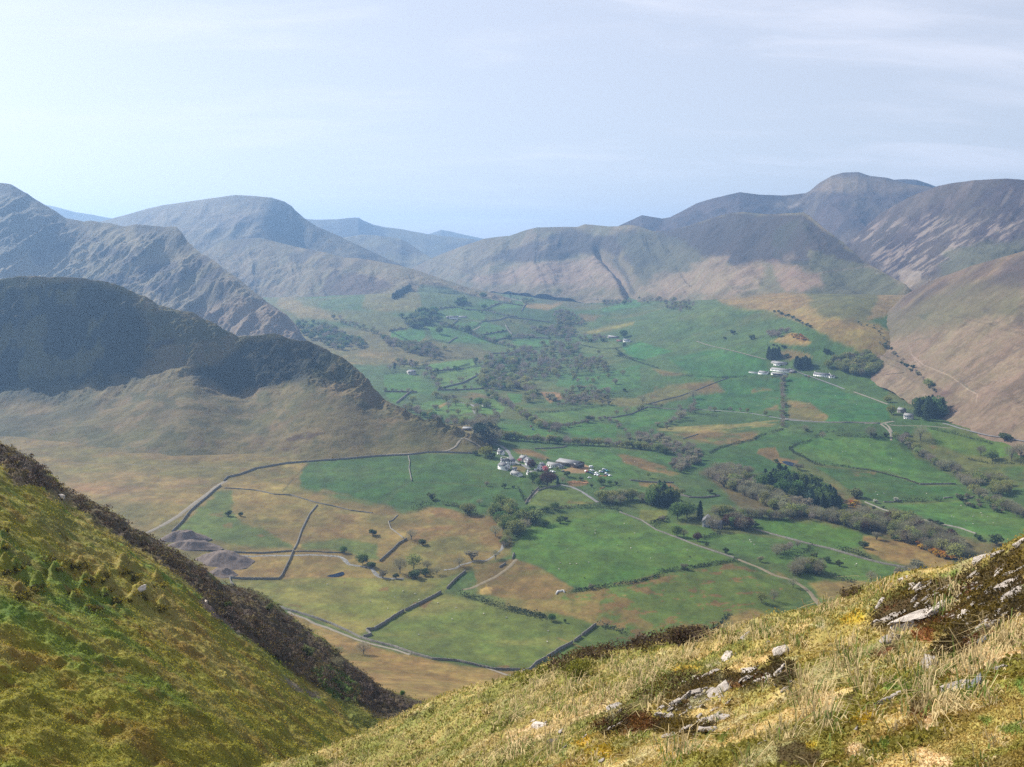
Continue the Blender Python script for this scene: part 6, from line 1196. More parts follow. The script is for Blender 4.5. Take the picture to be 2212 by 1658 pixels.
strip('lane', fJ((-300,140),(-150,190),(0,225),(200,270),(400,322),(600,375)), 5., 'pale lane rising left from the white farm', M_track, ('valley',))
strip('lane', fJ((900,490),(1000,530),(1100,570),(1280,632),(1480,705),(1620,760)), 5., 'lane past the white farmhouse', M_road, ('valley',))
strip('lane', fJ((1740,795),(1850,835),(2000,890),(2180,957)), 5., 'pale lane dropping right to the road cottage', M_track, ('valley',))
strip('lane', fG((0,412),(120,410),(230,415),(320,422),(440,432),(600,460),(700,478),(850,488),(950,493)), 3.8, 'narrow valley lane crossing the middle fields', M_road, ('valley',))
strip('lane', fG((1180,497),(1290,498),(1330,490),(1365,485)), 6., 'lane reaching the fork by the road cottage', M_track, ('valley',))
strip('lane', fG((1285,502),(1325,530),(1350,560),(1352,610)), 4., 'pale fork of the lane turning down left of the stream', M_track, ('valley',))
strip('lane', fG((1315,500),(1340,520),(1355,555)), 4., 'inner branch of the lane fork', M_track, ('valley',))
strip('lane', fG((1340,508),(1400,514),(1500,514),(1580,515),(1640,520),(1740,530)), 3.5, 'lane below the tall stand of conifers', M_track, ('valley',))
strip('lane', fG((1690,497),(1740,510),(1800,530),(1900,555),(1980,575),(2100,592),(2230,615)), 5.5, 'tarmac road along the foot of the bracken slope', M_road, ('valley', 'pinkslope'))
strip('lane', fG((1330,110),(1400,135),(1450,155),(1440,168),(1320,180)), 3., 'looping farm track under the bracken slope', M_path, ('valley', 'pinkslope'))
strip('lane', fK((640,362),(700,366),(780,376),(848,392),(845,408),(825,430),(765,460)), 5., 'pale curved track to the white farmhouse', M_track, ('valley',))
strip('lane', fK((550,1070),(650,1082),(760,1100),(783,1118),(772,1145),(785,1178)), 5., 'pale winding lane by the little church', M_road, ('valley',))
strip('lane', fK((905,1030),(960,1015)), 4, 'bit of pale lane right of the church', M_road, ('valley',))
strip('path', fF((100,990),(330,880),(330,905)), 1., 'x', M_path) if False else None
strip('stream_bed', fD((1540,905),(1630,910)) + fE((80,910),(200,905),(350,905),(450,900),(560,905),(650,912),(690,940),(700,962),(780,975),(850,985),(870,1020),(900,1045),(950,1055),(1060,1055)), 4.5, 'grey shingle stream bed across the rough ground', M_shingle, ('valley',))
strip('stream_bed', fE((1320,1000),(1400,988),(1430,965),(1480,955),(1520,940),(1600,938),(1660,900),(1700,862),(1705,830),(1740,800)), 3.2, 'grey shingle reach of the stream by the beck trees', M_shingle, ('valley',))
strip('stream_bed', fK((1090,1130),(1135,1150)), 4., 'x', M_shingle) if False else None
# ponds
def pond(pts, label, inner=None):
    P = np.array([drop(*p, ('valley',)) for p in pts]); z = P[:, 2].min() + .5; c = P.mean(0)
    V = [(c[0], c[1], z)] + [(p[0], p[1], z) for p in P]; n = len(P)
    tag(obj('pond', mesh('pond', V, tris=[(0, i + 1, (i + 1) % n + 1) for i in range(n)], mat=M_water)), label, 'pond', kind='structure')
pond([(518.4 + (608 + 68 * math.cos(a)) * k1, 898.6 + (1023 + 23 * math.sin(a)) * k1) for a in np.linspace(0, 6.28, 25)[:-1]], 'dark blue oval pond beside the shingle stream')
pond(fL((815,263),(840,262),(860,266),(890,276),(912,284),(900,292),(872,291),(850,285),(828,274)), 'dark blue pond in the brown patch of the right hand fields')
# spoil heaps
M_spoil = plain_mat('slate_spoil', (.135, .105, .085), .95, .1, .35, .35)
def heap(f, x, y, w, hz, dpt, label, seed):
    (u, v), = f((x, y)); p = drop(u, v, ('valley',)); W = w * k1 * p[1] / F0 / 2
    nr, na = 22, 64; t = np.linspace(0, 1, nr)[:, None]; a = np.linspace(0, 2 * math.pi, na, endpoint=False)[None]
    rr = t * (1 + .18 * np.sin(a * 2 + seed) + .1 * np.sin(a * 5 + seed * 2)); X = rr * np.cos(a) * W; Y = rr * np.sin(a) * W * dpt
    Zh = hz * np.clip((1 - t) * 1.45, 0, 1) ** 1.1 + (fbm(X / 6 + seed * 9, Y / 6, 4, seed) - .5) * 4.2 * (1 - t * .5) - .6 * t
    V = np.stack([X + 0 * t, Y, Zh], -1).reshape(-1, 3); i = np.arange(nr * na).reshape(nr, na); j = np.roll(i, -1, 1)
    Q = np.stack([i[:-1], i[1:], j[1:], j[:-1]], -1).reshape(-1, 4)
    o = obj('spoil_heap', mesh('spoil_heap', V, Q, mat=M_spoil), loc=p); tag(o, label, 'spoil heap')
heap(fD, 1190, 795, 300, 7, .7, 'uppermost grey spoil heap with a flat top', 1); heap(fD, 1240, 850, 380, 6, .5, 'middle grey spoil heap', 2)
heap(fD, 1450, 945, 400, 9, .75, 'largest brownish grey spoil heap by the stream', 3); heap(fD, 1440, 1025, 240, 5, .6, 'lowest grey spoil heap at the wall end', 4)
# ------------------------------------------------------------------ buildings
M_white = plain_mat('whitewash', (.80, .79, .76), .8, .2, .4, .06); M_grey = plain_mat('grey_render', (.42, .40, .37), .85, .15, .4, .12); M_stone = plain_mat('house_stone', (.22, .20, .18), .9, .1, .8, .25)
M_slate = plain_mat('slate', (.115, .112, .118), .65, .3, .6, .15); M_lslate = plain_mat('pale_slate', (.21, .205, .195), .7, .3, .6, .12); M_sheet = plain_mat('barn_roof_sheet', (.20, .195, .19), .6, .3, .25, .12); M_glass = plain_mat('window_glass', (.03, .035, .045), .15, .5); M_dark = plain_mat('barn_opening', (.03, .028, .026), .9, .1); M_wood = plain_mat('barn_boards', (.10, .07, .05), .9, .1, .6, .3); M_green = plain_mat('door_paint', (.06, .09, .07), .6, .3)
def building(f, a, b, W, h, rh, label, wall=None, roof=None, win=(2, 2), chim=1, gable=False, name='house', cat='house', door=True, names=('valley',), opening=False):
    (ua, va), (ub, vb) = f(a, b); A = drop(ua, va, names); B = drop(ub, vb, names)
    d = (B - A)[:2]; Lf = np.linalg.norm(d); ang = math.atan2(d[1], d[0]); z0 = min(A[2], B[2])
    root = obj(name, None, loc=((A[0] + B[0]) / 2, (A[1] + B[1]) / 2, z0), rz=ang); tag(root, label, cat)
    wall = wall or M_white; roof = roof or M_slate; x = Lf / 2; g = 1.5
    # body: front edge on local x axis at y=0, depth to y=W
    if gable: rid = [(0, 0, h + rh), (0, W, h + rh)]
    else: rid = [(-x, W / 2, h + rh), (x, W / 2, h + rh)]
    V = [(-x, 0, -g), (x, 0, -g), (x, W, -g), (-x, W, -g), (-x, 0, h), (x, 0, h), (x, W, h), (-x, W, h)] + rid
    Q = [(0, 1, 5, 4), (1, 2, 6, 5), (2, 3, 7, 6), (3, 0, 4, 7)]
    T = [(4, 5, 8), (6, 7, 9)] if gable else [(4, 8, 7), (5, 6, 9)]
    obj('wall', mesh('wall', V, Q, T, mat=wall, smooth=False), root)
    e, tk_ = .45, .16
    def slab(p):    # roof slope as a thin slab
        p = np.array(p, float); nrm = np.cross(p[1] - p[0], p[3] - p[0]); nrm /= np.linalg.norm(nrm)
        if nrm[2] < 0: nrm = -nrm
        return np.concatenate([p + nrm * .03, p + nrm * (tk_ + .03)]), [(3, 2, 1, 0), (4, 5, 6, 7), (0, 1, 5, 4), (1, 2, 6, 5), (2, 3, 7, 6), (3, 0, 4, 7)]
    rb = MB()
    if gable:
        s = rh / x
        rb.add(*slab([(-x - e, -e, h - s * e), (0, -e, h + rh), (0, W + e, h + rh), (-x - e, W + e, h - s * e)])); rb.add(*slab([(x + e, -e, h - s * e), (x + e, W + e, h - s * e), (0, W + e, h + rh), (0, -e, h + rh)]))
    else:
        s = rh / (W / 2)
        rb.add(*slab([(-x - e, -e, h - s * e), (x + e, -e, h - s * e), (x + e, W / 2, h + rh), (-x - e, W / 2, h + rh)])); rb.add(*slab([(-x - e, W + e, h - s * e), (-x - e, W / 2, h + rh), (x + e, W / 2, h + rh), (x + e, W + e, h - s * e)]))
    ro = obj('roof', rb.build('roof', roof), root)
    for k in range(chim):
        cb_ = MB(); cx, cy = ((-x + .8) if k == 0 else (x - .8), W / 2) if not gable else (0, .8 if k == 0 else W - .8)
        cb_.box(cx, cy, h + rh - .6, 1.2, .9, 1.9); cb_.box(cx, cy, h + rh + 1.3, .5, .5, .4); obj('chimney', cb_.build('chimney', M_stone if wall is not M_white else M_white), ro)
    rows, n = win[1], win[0]
    for r in range(rows):
        for k in range(n):
            cx = -x + (k + .5) * Lf / n; zc = h / rows * (r + .52)
            if r == 0 and door and k == n // 2:
                m = MB(); m.box(cx, -.03, 0, 1.1, .1, 2.1); obj('door', m.build('door', M_green), root); continue
            m = MB(); m.box(cx, -.03, zc - .65, 1.3, .1, 1.3); wn_ = obj('window', m.build('window', M_glass), root)
            m = MB(); m.box(cx, -.06, zc - .72, 1.5, .14, .08); obj('sill', m.build('sill', M_grey), wn_)
    if opening:
        m = MB(); m.box(0, -.04, 0, Lf * .72, .1, h * .8); obj('opening', m.build('opening', M_dark), root)
        for k in range(5):
            m = MB(); m.box(-Lf * .36 + k * Lf * .18, -.12, 0, .3, .2, h * .8); obj('post', m.build('post', M_wood), root)
    return root
Bd = building
Bd(fI, (455,642), (532,624), 11, 5.4, 2.6, 'tall whitewashed gabled house at the left of the hamlet', gable=True, win=(2, 2), chim=2)
Bd(fI, (405,562), (500,566), 6, 5.0, 2.2, 'left part of the long white house at the back of the hamlet', win=(3, 2), roof=M_slate)
Bd(fI, (503,567), (594,562), 6.5, 4.6, 2.2, 'right part of the long white house beside the lane', win=(3, 2), roof=M_slate)
Bd(fI, (470,645), (500,640), 5, 2.4, 1.2, 'small white lean-to in front of the tall gabled house', win=(1, 1), chim=0, door=False, name='outbuilding', cat='outbuilding')
Bd(fI, (530,690), (632,724), 7, 2.9, 2.0, 'low white bungalow with grey roof at the field edge', win=(5, 1), chim=0, roof=M_lslate)
Bd(fI, (556,642), (612,644), 4.5, 2.6, 1.3, 'small white outhouse above the bungalow', win=(2, 1), chim=0, name='outbuilding', cat='outbuilding')
Bd(fI, (645,512), (702,534), 8, 4.6, 2.6, 'pale roofed stone house at the back right of the lane', wall=M_grey, roof=M_lslate, win=(2, 2), chim=2)
Bd(fI, (706,536), (762,562), 8, 4.4, 2.6, 'dark roofed stone house in the middle row', wall=M_grey, roof=M_slate, win=(2, 2))
Bd(fI, (722,572), (756,588), 6, 4., 2., 'white cottage in the middle row beside the maroon tree', win=(2, 2))
Bd(fI, (880,634), (956,642), 11, 5.2, 2.6, 'white gabled house right of the maroon tree', gable=True, win=(2, 2), roof=M_slate)
Bd(fI, (760,708), (880,704), 6, 3.2, 1.8, 'low white house half behind the leafy tree', win=(3, 1), roof=M_lslate)
Bd(fI, (360,430), (426,442), 6, 3.8, 2.2, 'white cottage alone above the hamlet under the pines', win=(2, 2), roof=M_slate)
Bd(fI, (1000,578), (1160,612), 8, 3.2, 2.0, 'long low white barn with a weathered grey roof', win=(6, 1), chim=0, roof=M_sheet, name='barn', cat='barn')
Bd(fI, (1165,618), (1226,612), 5, 2.3, 1.0, 'little pale lean-to at the end of the long low barn', wall=M_grey, win=(2, 1), chim=0, roof=M_lslate, name='outbuilding', cat='outbuilding')
Bd(fI, (1120,560), (1385,612), 17, 4.6, 2.6, 'biggest barn with a broad grey sheet roof and open front', wall=M_wood, win=(0, 1), chim=0, roof=M_sheet, name='barn', cat='barn', opening=True)
Bd(fI, (1390,616), (1476,600), 9, 4.2, 1.8, 'dark boarded shed at the yard end of the biggest barn', wall=M_wood, win=(0, 1), chim=0, roof=M_sheet, name='barn', cat='barn', opening=True)
Bd(fJ, (372,546), (492,562), 5, 2.0, .4, 'low white walled pen at the left end of the farm', win=(0, 1), chim=0, roof=M_lslate, name='outbuilding', cat='outbuilding')
Bd(fJ, (494,566), (602,574), 10, 3.8, 2.4, 'white fronted barn with a grey green roof', win=(0, 1), chim=0, roof=M_sheet, name='barn', cat='barn')
Bd(fJ, (650,520), (900,550), 12, 3.6, 2.6, 'longest pale roofed barn at the white farm', win=(5, 1), chim=0, roof=M_lslate, name='barn', cat='barn', door=False)
Bd(fJ, (660,572), (842,592), 9, 3.2, 1.6, 'open fronted shed in front of the longest barn', win=(0, 1), chim=0, roof=M_lslate, name='barn', cat='barn', opening=True)
Bd(fJ, (660,425), (840,452), 10, 3.4, 2.0, 'upper barn of the white farm under the dark clump', wall=M_grey, win=(0, 1), chim=0, roof=M_sheet, name='barn', cat='barn')
Bd(fJ, (694,456), (770,462), 5, 4.6, 1.4, 'white block in front of the upper barn', win=(3, 2), chim=0, roof=M_lslate, name='outbuilding', cat='outbuilding')
Bd(fJ, (900,555), (965,556), 8, 3.4, 2.0, 'dark small shed at the right end of the longest barn', wall=M_wood, win=(0, 1), chim=0, roof=M_slate, name='outbuilding', cat='outbuilding')
Bd(fJ, (1210,588), (1408,614), 7, 4.8, 2.4, 'long white farmhouse on the lane', win=(7, 2), chim=2, roof=M_slate)
Bd(fJ, (1412,616), (1474,622), 6, 3.8, 2.0, 'short white cottage at the right end of the farmhouse', win=(2, 2), roof=M_slate)
FB = dict(win=(4, 2), names=('valley',))
Bd(fB, (1012,860), (1068,861), 8, 6.4, 3., 'white farmhouse far up the left side of the valley', win=(6, 2), chim=2); Bd(fB, (990,856), (1011,858), 8, 5., 2.5, 'grey barn at the left of the far white farmhouse', wall=M_stone, win=(0, 1), chim=0, name='barn', cat='barn')
Bd(fB, (1076,850), (1124,853), 9, 3.8, 2., 'pale roofed shed right of the far white farmhouse', wall=M_grey, roof=M_lslate, win=(0, 1), chim=0, name='barn', cat='barn')
Bd(fB, (2025,697), (2098,701), 10, 4.5, 2.5, 'long pale barn of the farm at the valley head', roof=M_lslate, win=(0, 1), chim=0, name='barn', cat='barn'); Bd(fB, (2056,684), (2098,686), 8, 6, 2.8, 'white house of the farm at the valley head', win=(4, 2)); Bd(fB, (2106,702), (2150,707), 10, 4, 2.2, 'right hand barn of the farm at the valley head', roof=M_sheet, win=(0, 1), chim=0, name='barn', cat='barn')
Bd(fK, (1930,526), (2008,529), 9, 4.6, 2.4, 'grey barn of the small far farm', wall=M_stone, roof=M_lslate, win=(0, 1), chim=0, name='barn', cat='barn', opening=True); Bd(fK, (2064,561), (2116,563), 7, 5.4, 2.2, 'white house of the small far farm', win=(4, 2)); Bd(fK, (2006,556), (2046,559), 6, 3, 1.8, 'red brown shed of the small far farm', wall=M_wood, roof=plain_mat('red_sheet', (.16, .06, .05), .7, .2, .5, .2), win=(0, 1), chim=0, name='outbuilding', cat='outbuilding')
Bd(fK, (196,828), (228,846), 12, 6, 3.2, 'grey gabled barn among trees behind the brown spur', wall=M_grey, roof=M_slate, win=(2, 2), chim=0, gable=True, name='barn', cat='barn'); Bd(fK, (232,846), (276,840), 9, 5, 2.4, 'low stone wing of the grey gabled barn', wall=M_stone, win=(2, 1), chim=0, name='barn', cat='barn')
Bd(fK, (354,390), (374,390), 6, 7, 3, 'white cottage showing out of the dark copse', win=(2, 2)); Bd(fK, (846,1116), (884,1120), 11, 5, 3.4, 'little grey church under the big green tree', wall=M_grey, win=(3, 1), chim=0, name='church', cat='church')
Bd(fF, (1440,1168), (1502,1174), 13, 5.6, 4.4, 'slate house with a steep grey gable among dark trees', wall=plain_mat('slate_render', (.26, .27, .28), .85, .2, .5, .12), gable=True, win=(2, 2)); Bd(fF, (1506,1176), (1560,1184), 8, 4.4, 3, 'dark wing of the slate house', wall=M_stone, win=(2, 1), chim=0)
Bd(fG, (1388,428), (1424,434), 8, 5, 2.6, 'upper stone cottage by the road stand', wall=M_stone, roof=M_lslate, win=(2, 2)); Bd(fG, (1430,468), (1482,474), 7, 5.2, 2.8, 'lower grey cottage by the road stand', wall=M_grey, roof=M_lslate, win=(3, 2))
Bd(fE, (1440,94), (1502,99), 10, 3., 1.8, 'low pale roofed shed behind the tip of the brown spur', wall=M_wood, roof=M_lslate, win=(0, 1), chim=0, name='barn', cat='barn', names=('valley',))
# ------------------------------------------------------------------ vehicles
PAINT = {}
def paint(nm, c):
    if nm not in PAINT: PAINT[nm] = plain_mat(nm + '_car_paint', c, .3, .5)
    return PAINT[nm]
M_tyre = plain_mat('tyre_rubber', (.02, .02, .02), .9, .1)
CARS = {}
def car(f, x, y, colname, c, label, group=None, ang=None, van=False):
    (u, v), = f((x, y)); p = drop(u, v, ('valley',)); p = p + np.array([0, 0, .12]); ang = random.uniform(-.5, .5) + .5 if ang is None else ang
    key = (colname, van)
    if key in CARS: r = copy_tree(CARS[key], p, ang)
    else:
        r = obj('van' if van else 'car', None, loc=p, rz=ang); CARS[key] = r; l, w, h = (5.2, 2.0, 2.4) if van else (4.3, 1.8, 1.45)
        m = MB(); x0 = l / 2
        prof = [(-x0, .35), (x0, .35), (x0, .8), (x0 - .9 if not van else x0 - .3, .95 if not van else 1.2), (x0 - 1.7 if not van else x0 - 1.1, h), (-x0 + (.6 if not van else .1), h), (-x0, .95)]
        n = len(prof); V = [(a, -w / 2, b) for a, b in prof] + [(a, w / 2, b) for a, b in prof]
        me = bpy.data.meshes.new('body'); me.from_pydata(V, [], [tuple(range(n)), tuple(range(2 * n - 1, n - 1, -1))] + [(i, i + n, (i + 1) % n + n, (i + 1) % n) for i in range(n)]); me.materials.append(paint(colname, c)); obj('body', me, r)
        for s in (-1, 1):
            g = MB(); g.add([(x0 - 1.25 if not van else x0 - .75, s * (w / 2 + .015), .98), (x0 - 1.75 if not van else x0 - 1.1, s * (w / 2 + .015), h - .12), (-x0 + .75 if not van else .6, s * (w / 2 + .015), h - .12), (-x0 + .35 if not van else .6, s * (w / 2 + .015), .98)], [(0, 1, 2, 3)]); obj('side_window', g.build('side_window', M_glass), r)
        g = MB(); a, b = (prof[3], prof[4]); g.add([(a[0] - .05 + .02, -w * .42, a[1] + .05), (a[0] - .05 + .02, w * .42, a[1] + .05), (b[0] + .07, w * .42, b[1] - .05), (b[0] + .07, -w * .42, b[1] - .05)], [(0, 1, 2, 3)]); obj('windscreen', g.build('windscreen', M_glass), r)
        for sx in (-1, 1):
            for sy in (-1, 1):
                t = MB(); t.tube((sx * l * .3, sy * w / 2 - sy * .18, .32), (sx * l * .3, sy * w / 2 + sy * .03, .32), .33, .33, 10); obj('wheel', t.build('wheel', M_tyre), r)
    if 'group' in r: del r['group']
    tag(r, label, 'van' if van else 'car', group)
WH, SV, DK, BL, RD, TL = ('white', (.8, .8, .8)), ('silver', (.5, .52, .54)), ('black', (.02, .022, .025)), ('blue', (.03, .07, .2)), ('red', (.4, .03, .03)), ('teal', (.03, .25, .28))
for (x, y, (n_, c_)) in [(1515,655,WH),(1550,668,DK),(1575,675,BL),(1595,684,DK),(1612,692,DK),(1605,650,SV),(1640,703,WH),(1648,676,WH),(1664,690,SV),(1703,660,WH),(1745,632,WH),(1772,642,BL),(1735,664,BL),(1772,684,WH),(1800,702,BL),(1824,712,WH),(1760,705,DK),(1585,640,SV),(1668,708,WH)]:
    car(fI, x, y, n_, c_, f'{n_} car parked with others on the grass beyond the barns', f'{n_} cars parked on the grass beyond the barns')
car(fI, 1533, 661, *RD, 'red car in the row parked nearest the barn yard'); car(fI, 1793, 654, *TL, 'teal car at the far right of the grass car park'); car(fI, 1557, 742, *WH, 'white car alone in front of the parked rows')
car(fI, 1580, 604, *WH, 'big white van at the top of the barn yard', van=True, ang=.3)
for x, y, k_, lab in ((1095,664,WH,'white car, right of two outside the long low barn'), (1068,658,SV,'silver car, left of two outside the long low barn'), (1218,655,DK,'black car at the corner of the barn yard'), (1055,612,WH,'white car against the wall of the long low barn'), (862,636,WH,'white car on the lane by the maroon tree')): car(fI, x, y, *k_, lab)
car(fJ, 1112, 592, *BL, 'blue car on the lane by the farmhouse'); car(fE, 1520, 108, *WH, 'white van beside the low shed behind the spur', van=True)
def tractor(f, x, y, c, nm, label, ang=.4):
    (u, v), = f((x, y)); p = drop(u, v, ('valley',)); r = obj('tractor', None, loc=p + np.array([0, 0, .1]), rz=ang); tag(r, label, 'tractor'); pm = paint(nm, c)
    m = MB(); m.box(.9, 0, .7, 2.2, .8, .9, .92); m.box(-.7, 0, .6, 1.5, 1.1, .6); obj('body', m.build('body', pm), r)
    m = MB(); m.box(-.7, 0, 1.25, 1.5, 1.3, 1.3, .85); cbn = obj('cab', m.build('cab', M_glass), r); m = MB(); m.box(-.7, 0, 2.56, 1.4, 1.25, .12); obj('cab_roof', m.build('cab_roof', pm), cbn)
    for sx, rr in ((-.8, .8), (1.5, .5)):
        for sy in (-1, 1):
            m = MB(); m.tube((sx, sy * .65, rr), (sx, sy * 1.05, rr), rr, rr, 14); obj('wheel', m.build('wheel', M_tyre), r)
    m = MB(); m.tube((1.3, .3, 1.5), (1.3, .3, 2.3), .06, .06, 6); obj('exhaust', m.build('exhaust', M_tyre), r)
tractor(fI, 825, 118, (.03, .16, .42), 'tractor_blue', 'blue tractor by the bare soil in the beck field'); tractor(fI, 800, 80, (.5, .06, .04), 'tractor_red', 'red tractor under the trees behind the blue one'); tractor(fJ, 1150, 606, (.75, .2, .03), 'tractor_orange', 'orange digger like tractor on the farm lane')
# logs at the hamlet foot
M_log = plain_mat('cut_timber', (.45, .25, .12), .85, .1, 1.5, .25); lm = None
for i in range(26):
    (u, v), = fI((random.uniform(1300, 1525), random.gauss(797, 11))); p = drop(u, v, ('valley',)); ang = random.uniform(-.5, .9)
    if lm is None: m = MB(); m.tube((-2.4, 0, .35), (2.4, 0, .35), .38, .3, 8); lm = m.build('log', M_log)
    o = obj('log', lm, loc=p + np.array([0, 0, random.uniform(0, .5)]), rz=ang, sc=random.uniform(.7, 1.3)); tag(o, 'orange brown log in the strewn pile beside the hamlet lane', 'log', 'logs strewn by the hamlet lane')
for i in range(9):
    (u, v), = fI((random.uniform(1690, 1780), random.gauss(715, 8) if i < 6 else random.gauss(870, 8))); p = drop(u, v, ('valley',))
    o = obj('log', lm, loc=p, rz=random.uniform(-.5, .9), sc=random.uniform(.7, 1.2)); tag(o, 'orange log at the lower edge of the car park' if i < 6 else 'orange log in the brush pile under the round bushes', 'log', 'logs by the car park' if i < 6 else 'logs in the brush pile')
# ------------------------------------------------------------------ sheep
def sheep_mesh():
    rg = np.random.default_rng(3); bm_ = MB()
    nu, nv = 12, 8; a = np.linspace(0, 2 * math.pi, nu, endpoint=False); t = np.linspace(-1, 1, nv)
    prof = lambda t: np.sqrt(np.maximum(1 - np.abs(t) ** 2.6, .01))
    ring = lambda c, rx, rz_, x: np.stack([np.full(nu, x), np.cos(a) * rx, c + np.sin(a) * rz_], 1)
    # body, neck and head as one run of rings
    R = [ring(.62, .03, .03, -.56), ring(.62, .2, .22, -.5), ring(.63, .27, .29, -.3), ring(.62, .28, .3, 0), ring(.64, .26, .28, .28), ring(.7, .2, .22, .42), ring(.82, .12, .14, .52), ring(.9, .1, .11, .62), ring(.86, .08, .09, .74), ring(.83, .05, .05, .84), ring(.83, .01, .01, .86)]
    V = np.concatenate(R); i = np.arange(len(R) * nu).reshape(-1, nu); j = np.roll(i, -1, 1); Q = np.stack([i[:-1], j[:-1], j[1:], i[1:]], -1).reshape(-1, 4); bm_.add(V, Q)
    for x in (-.34, .3):
        for y in (-.14, .14): bm_.tube((x, y, .45), (x + .02, y, .24), .075, .05, 6); bm_.tube((x + .02, y, .24), (x, y, 0), .05, .04, 6)
    for y in (-.1, .1): bm_.tube((.6, y, .95), (.57, y * 1.9, .93), .04, .015, 4)
    return bm_.build('sheep', plain_mat('fleece', (.50, .46, .38), .95, .1, 8, .12), smooth=True)
SM = sheep_mesh()
SB = sheep_mesh(); SB.materials[0] = plain_mat('dark_fleece', (.035, .028, .022), .95, .1, 8, .2)
def flock(f, pts, n, where, me=None, mn=('valley',)):
    n = (n + 1) // 2; pts = f(*pts); us = [p[0] for p in pts]; vv = [p[1] for p in pts]; k = 0
    while k < n:
        u, v = random.uniform(min(us), max(us)), random.uniform(min(vv), max(vv))
        if not inside(pts, u, v): continue
        p = drop(u, v, mn); k += 1
        if p is None: continue
        o = obj('sheep', me or SM, loc=p, rz=random.uniform(0, 6.28), sc=random.uniform(.95, 1.3)); tag(o, ('dark' if me else 'white') + ' sheep grazing ' + where, 'sheep', ('dark' if me else 'white') + ' sheep ' + where)
flock(fF, [(300,1300),(600,1120),(1000,1150),(1500,1370),(1000,1460),(600,1520)], 30, 'in the great field'); flock(fF, [(300,1300),(600,1120),(1000,1150),(1500,1370),(1000,1460),(600,1520)], 14, 'in the great field', SB)
flock(fE, [(400,1090),(1200,1060),(1200,1180),(800,1360),(500,1280)], 14, 'in the upper pale field'); flock(fE, [(900,1420),(1320,1160),(1900,1310),(2100,1420),(1800,1620),(1150,1530)], 16, 'in the lower pale field')
flock(fG, [(760,680),(1000,620),(1400,610),(1600,760),(1740,860),(1300,800)], 18, 'in the big right hand pasture'); flock(fG, [(1400,1050),(1800,1000),(2200,1120),(2200,1200),(1700,1130)], 22, 'in the lowest right hand pasture'); flock(fG, [(900,1010),(1000,830),(1500,900),(1800,940),(1300,990)], 14, 'in the dark green right hand pasture')
flock(fL, [(480,740),(640,690),(1300,840),(1500,910),(1000,860)], 18, 'in the lower pasture with three bushes'); flock(fJ, [(900,650),(1200,650),(2000,960),(1700,1150),(1000,1000)], 16, 'in the farm meadow'); flock(fF, [(600,680),(850,660),(1230,720),(1000,860),(900,720)], 18, 'behind the car park'); flock(fF, [(380,440),(860,400),(700,470),(420,490)], 8, 'in the first bright field'); flock(fF, [(560,540),(860,520),(840,580)], 7, 'in the second bright field')
# ------------------------------------------------------------------ grass, moss and heather on the near slopes
M_blade = attr_mat('grass_blades', .7, .45, .2)
def blades(B, lean, l, wd, col, droop=.35):
    n = len(B); l = np.broadcast_to(l, n)[:, None] * rng.uniform(.55, 1.35, (n, 1)); wd = np.broadcast_to(wd, n)[:, None]
    up = np.array([0, 0, 1.]); side = np.cross(lean + rng.normal(size=(n, 3)) * .5, up); side /= np.linalg.norm(side, axis=1, keepdims=True) + 1e-6
    mid = B + up * l * .55 + lean * l * .28; tip = B + up * l * (.85 - droop) + lean * l * (.55 + droop)
    V = np.stack([B - side * wd, B + side * wd, mid + side * wd * .7, mid - side * wd * .7, tip], 1)
    i = np.arange(n)[:, None] * 5
    c = np.repeat(col, 5, 0).reshape(n, 5, 3); c[:, :2] *= .75; c[:, 4] *= 1.12
    return V.reshape(-1, 3), (i + [0, 1, 2, 3]), (i + [3, 2, 4]), c.reshape(-1, 3)
class Bag:
    def __init__(s): s.V = []; s.Q = []; s.T = []; s.C = []; s.n = 0
    def add(s, V, Q, T, C):
        s.V.append(V); s.C.append(C); s.n0 = s.n
        if Q is not None: s.Q.append(Q + s.n)
        if T is not None: s.T.append(T + s.n)
        s.n += len(V)
    def make(s, name, label, cat, mat):
        me = mesh(name, np.concatenate(s.V), np.concatenate(s.Q) if s.Q else None, np.concatenate(s.T) if s.T else None, col=np.clip(np.concatenate(s.C), .004, .9), mat=mat, smooth=False)
        return tag(obj(name, me), label, cat, kind='stuff')
def pick(key, n, pts=None, vmax=1760, u=(-120, 2330)):
    s = SURF[key]; P = s.paint; nc = s.shape[1]; m = s.front * nc
    ok = (P.v[:m] < vmax) & (P.u[:m] > u[0]) & (P.u[:m] < u[1])
    if pts is not None: ok &= inpoly(P.u[:m], P.v[:m], pts) > 0
    idx = np.nonzero(ok)[0]
    if not len(idx): return None
    i = rng.choice(idx, n); pos = np.stack([P.X[i], P.Y[i], P.Z[i]], 1); j = pos[:, 1:2] * .0012
    pos = pos + rng.normal(size=pos.shape) * j * [1, 2.5, 0]
    return pos, P.c[i].copy(), P.u[i], P.v[i]
def rdir(n, bias=(0, 0), k=1.):
    a = rng.uniform(0, 2 * math.pi, n); d = np.stack([np.cos(a) + bias[0], np.sin(a) + bias[1], np.zeros(n)], 1) * k
    return d / (np.linalg.norm(d, axis=1, keepdims=True) + .3)
STRAW = np.array([.58, .46, .24]); GREENB = np.array([.16, .21, .05])
# -- foreground: short sward and moss sprigs everywhere
bag = Bag()
pos, c, u, v = pick('fore', 210000)
dark = c.sum(1) < .16; pale = c.sum(1) > .75; Y = pos[:, 1]
l = (.009 + .0016 * Y) * np.where(dark, .55, np.where(pale, .8, 1.)); col = c * rng.uniform(.8, 1.8, (len(c), 1)) * [1.08, 1, .85]
bag.add(*blades(pos, rdir(len(pos), (.3, -.3)), l, .0022 + .00038 * Y, col, .25))
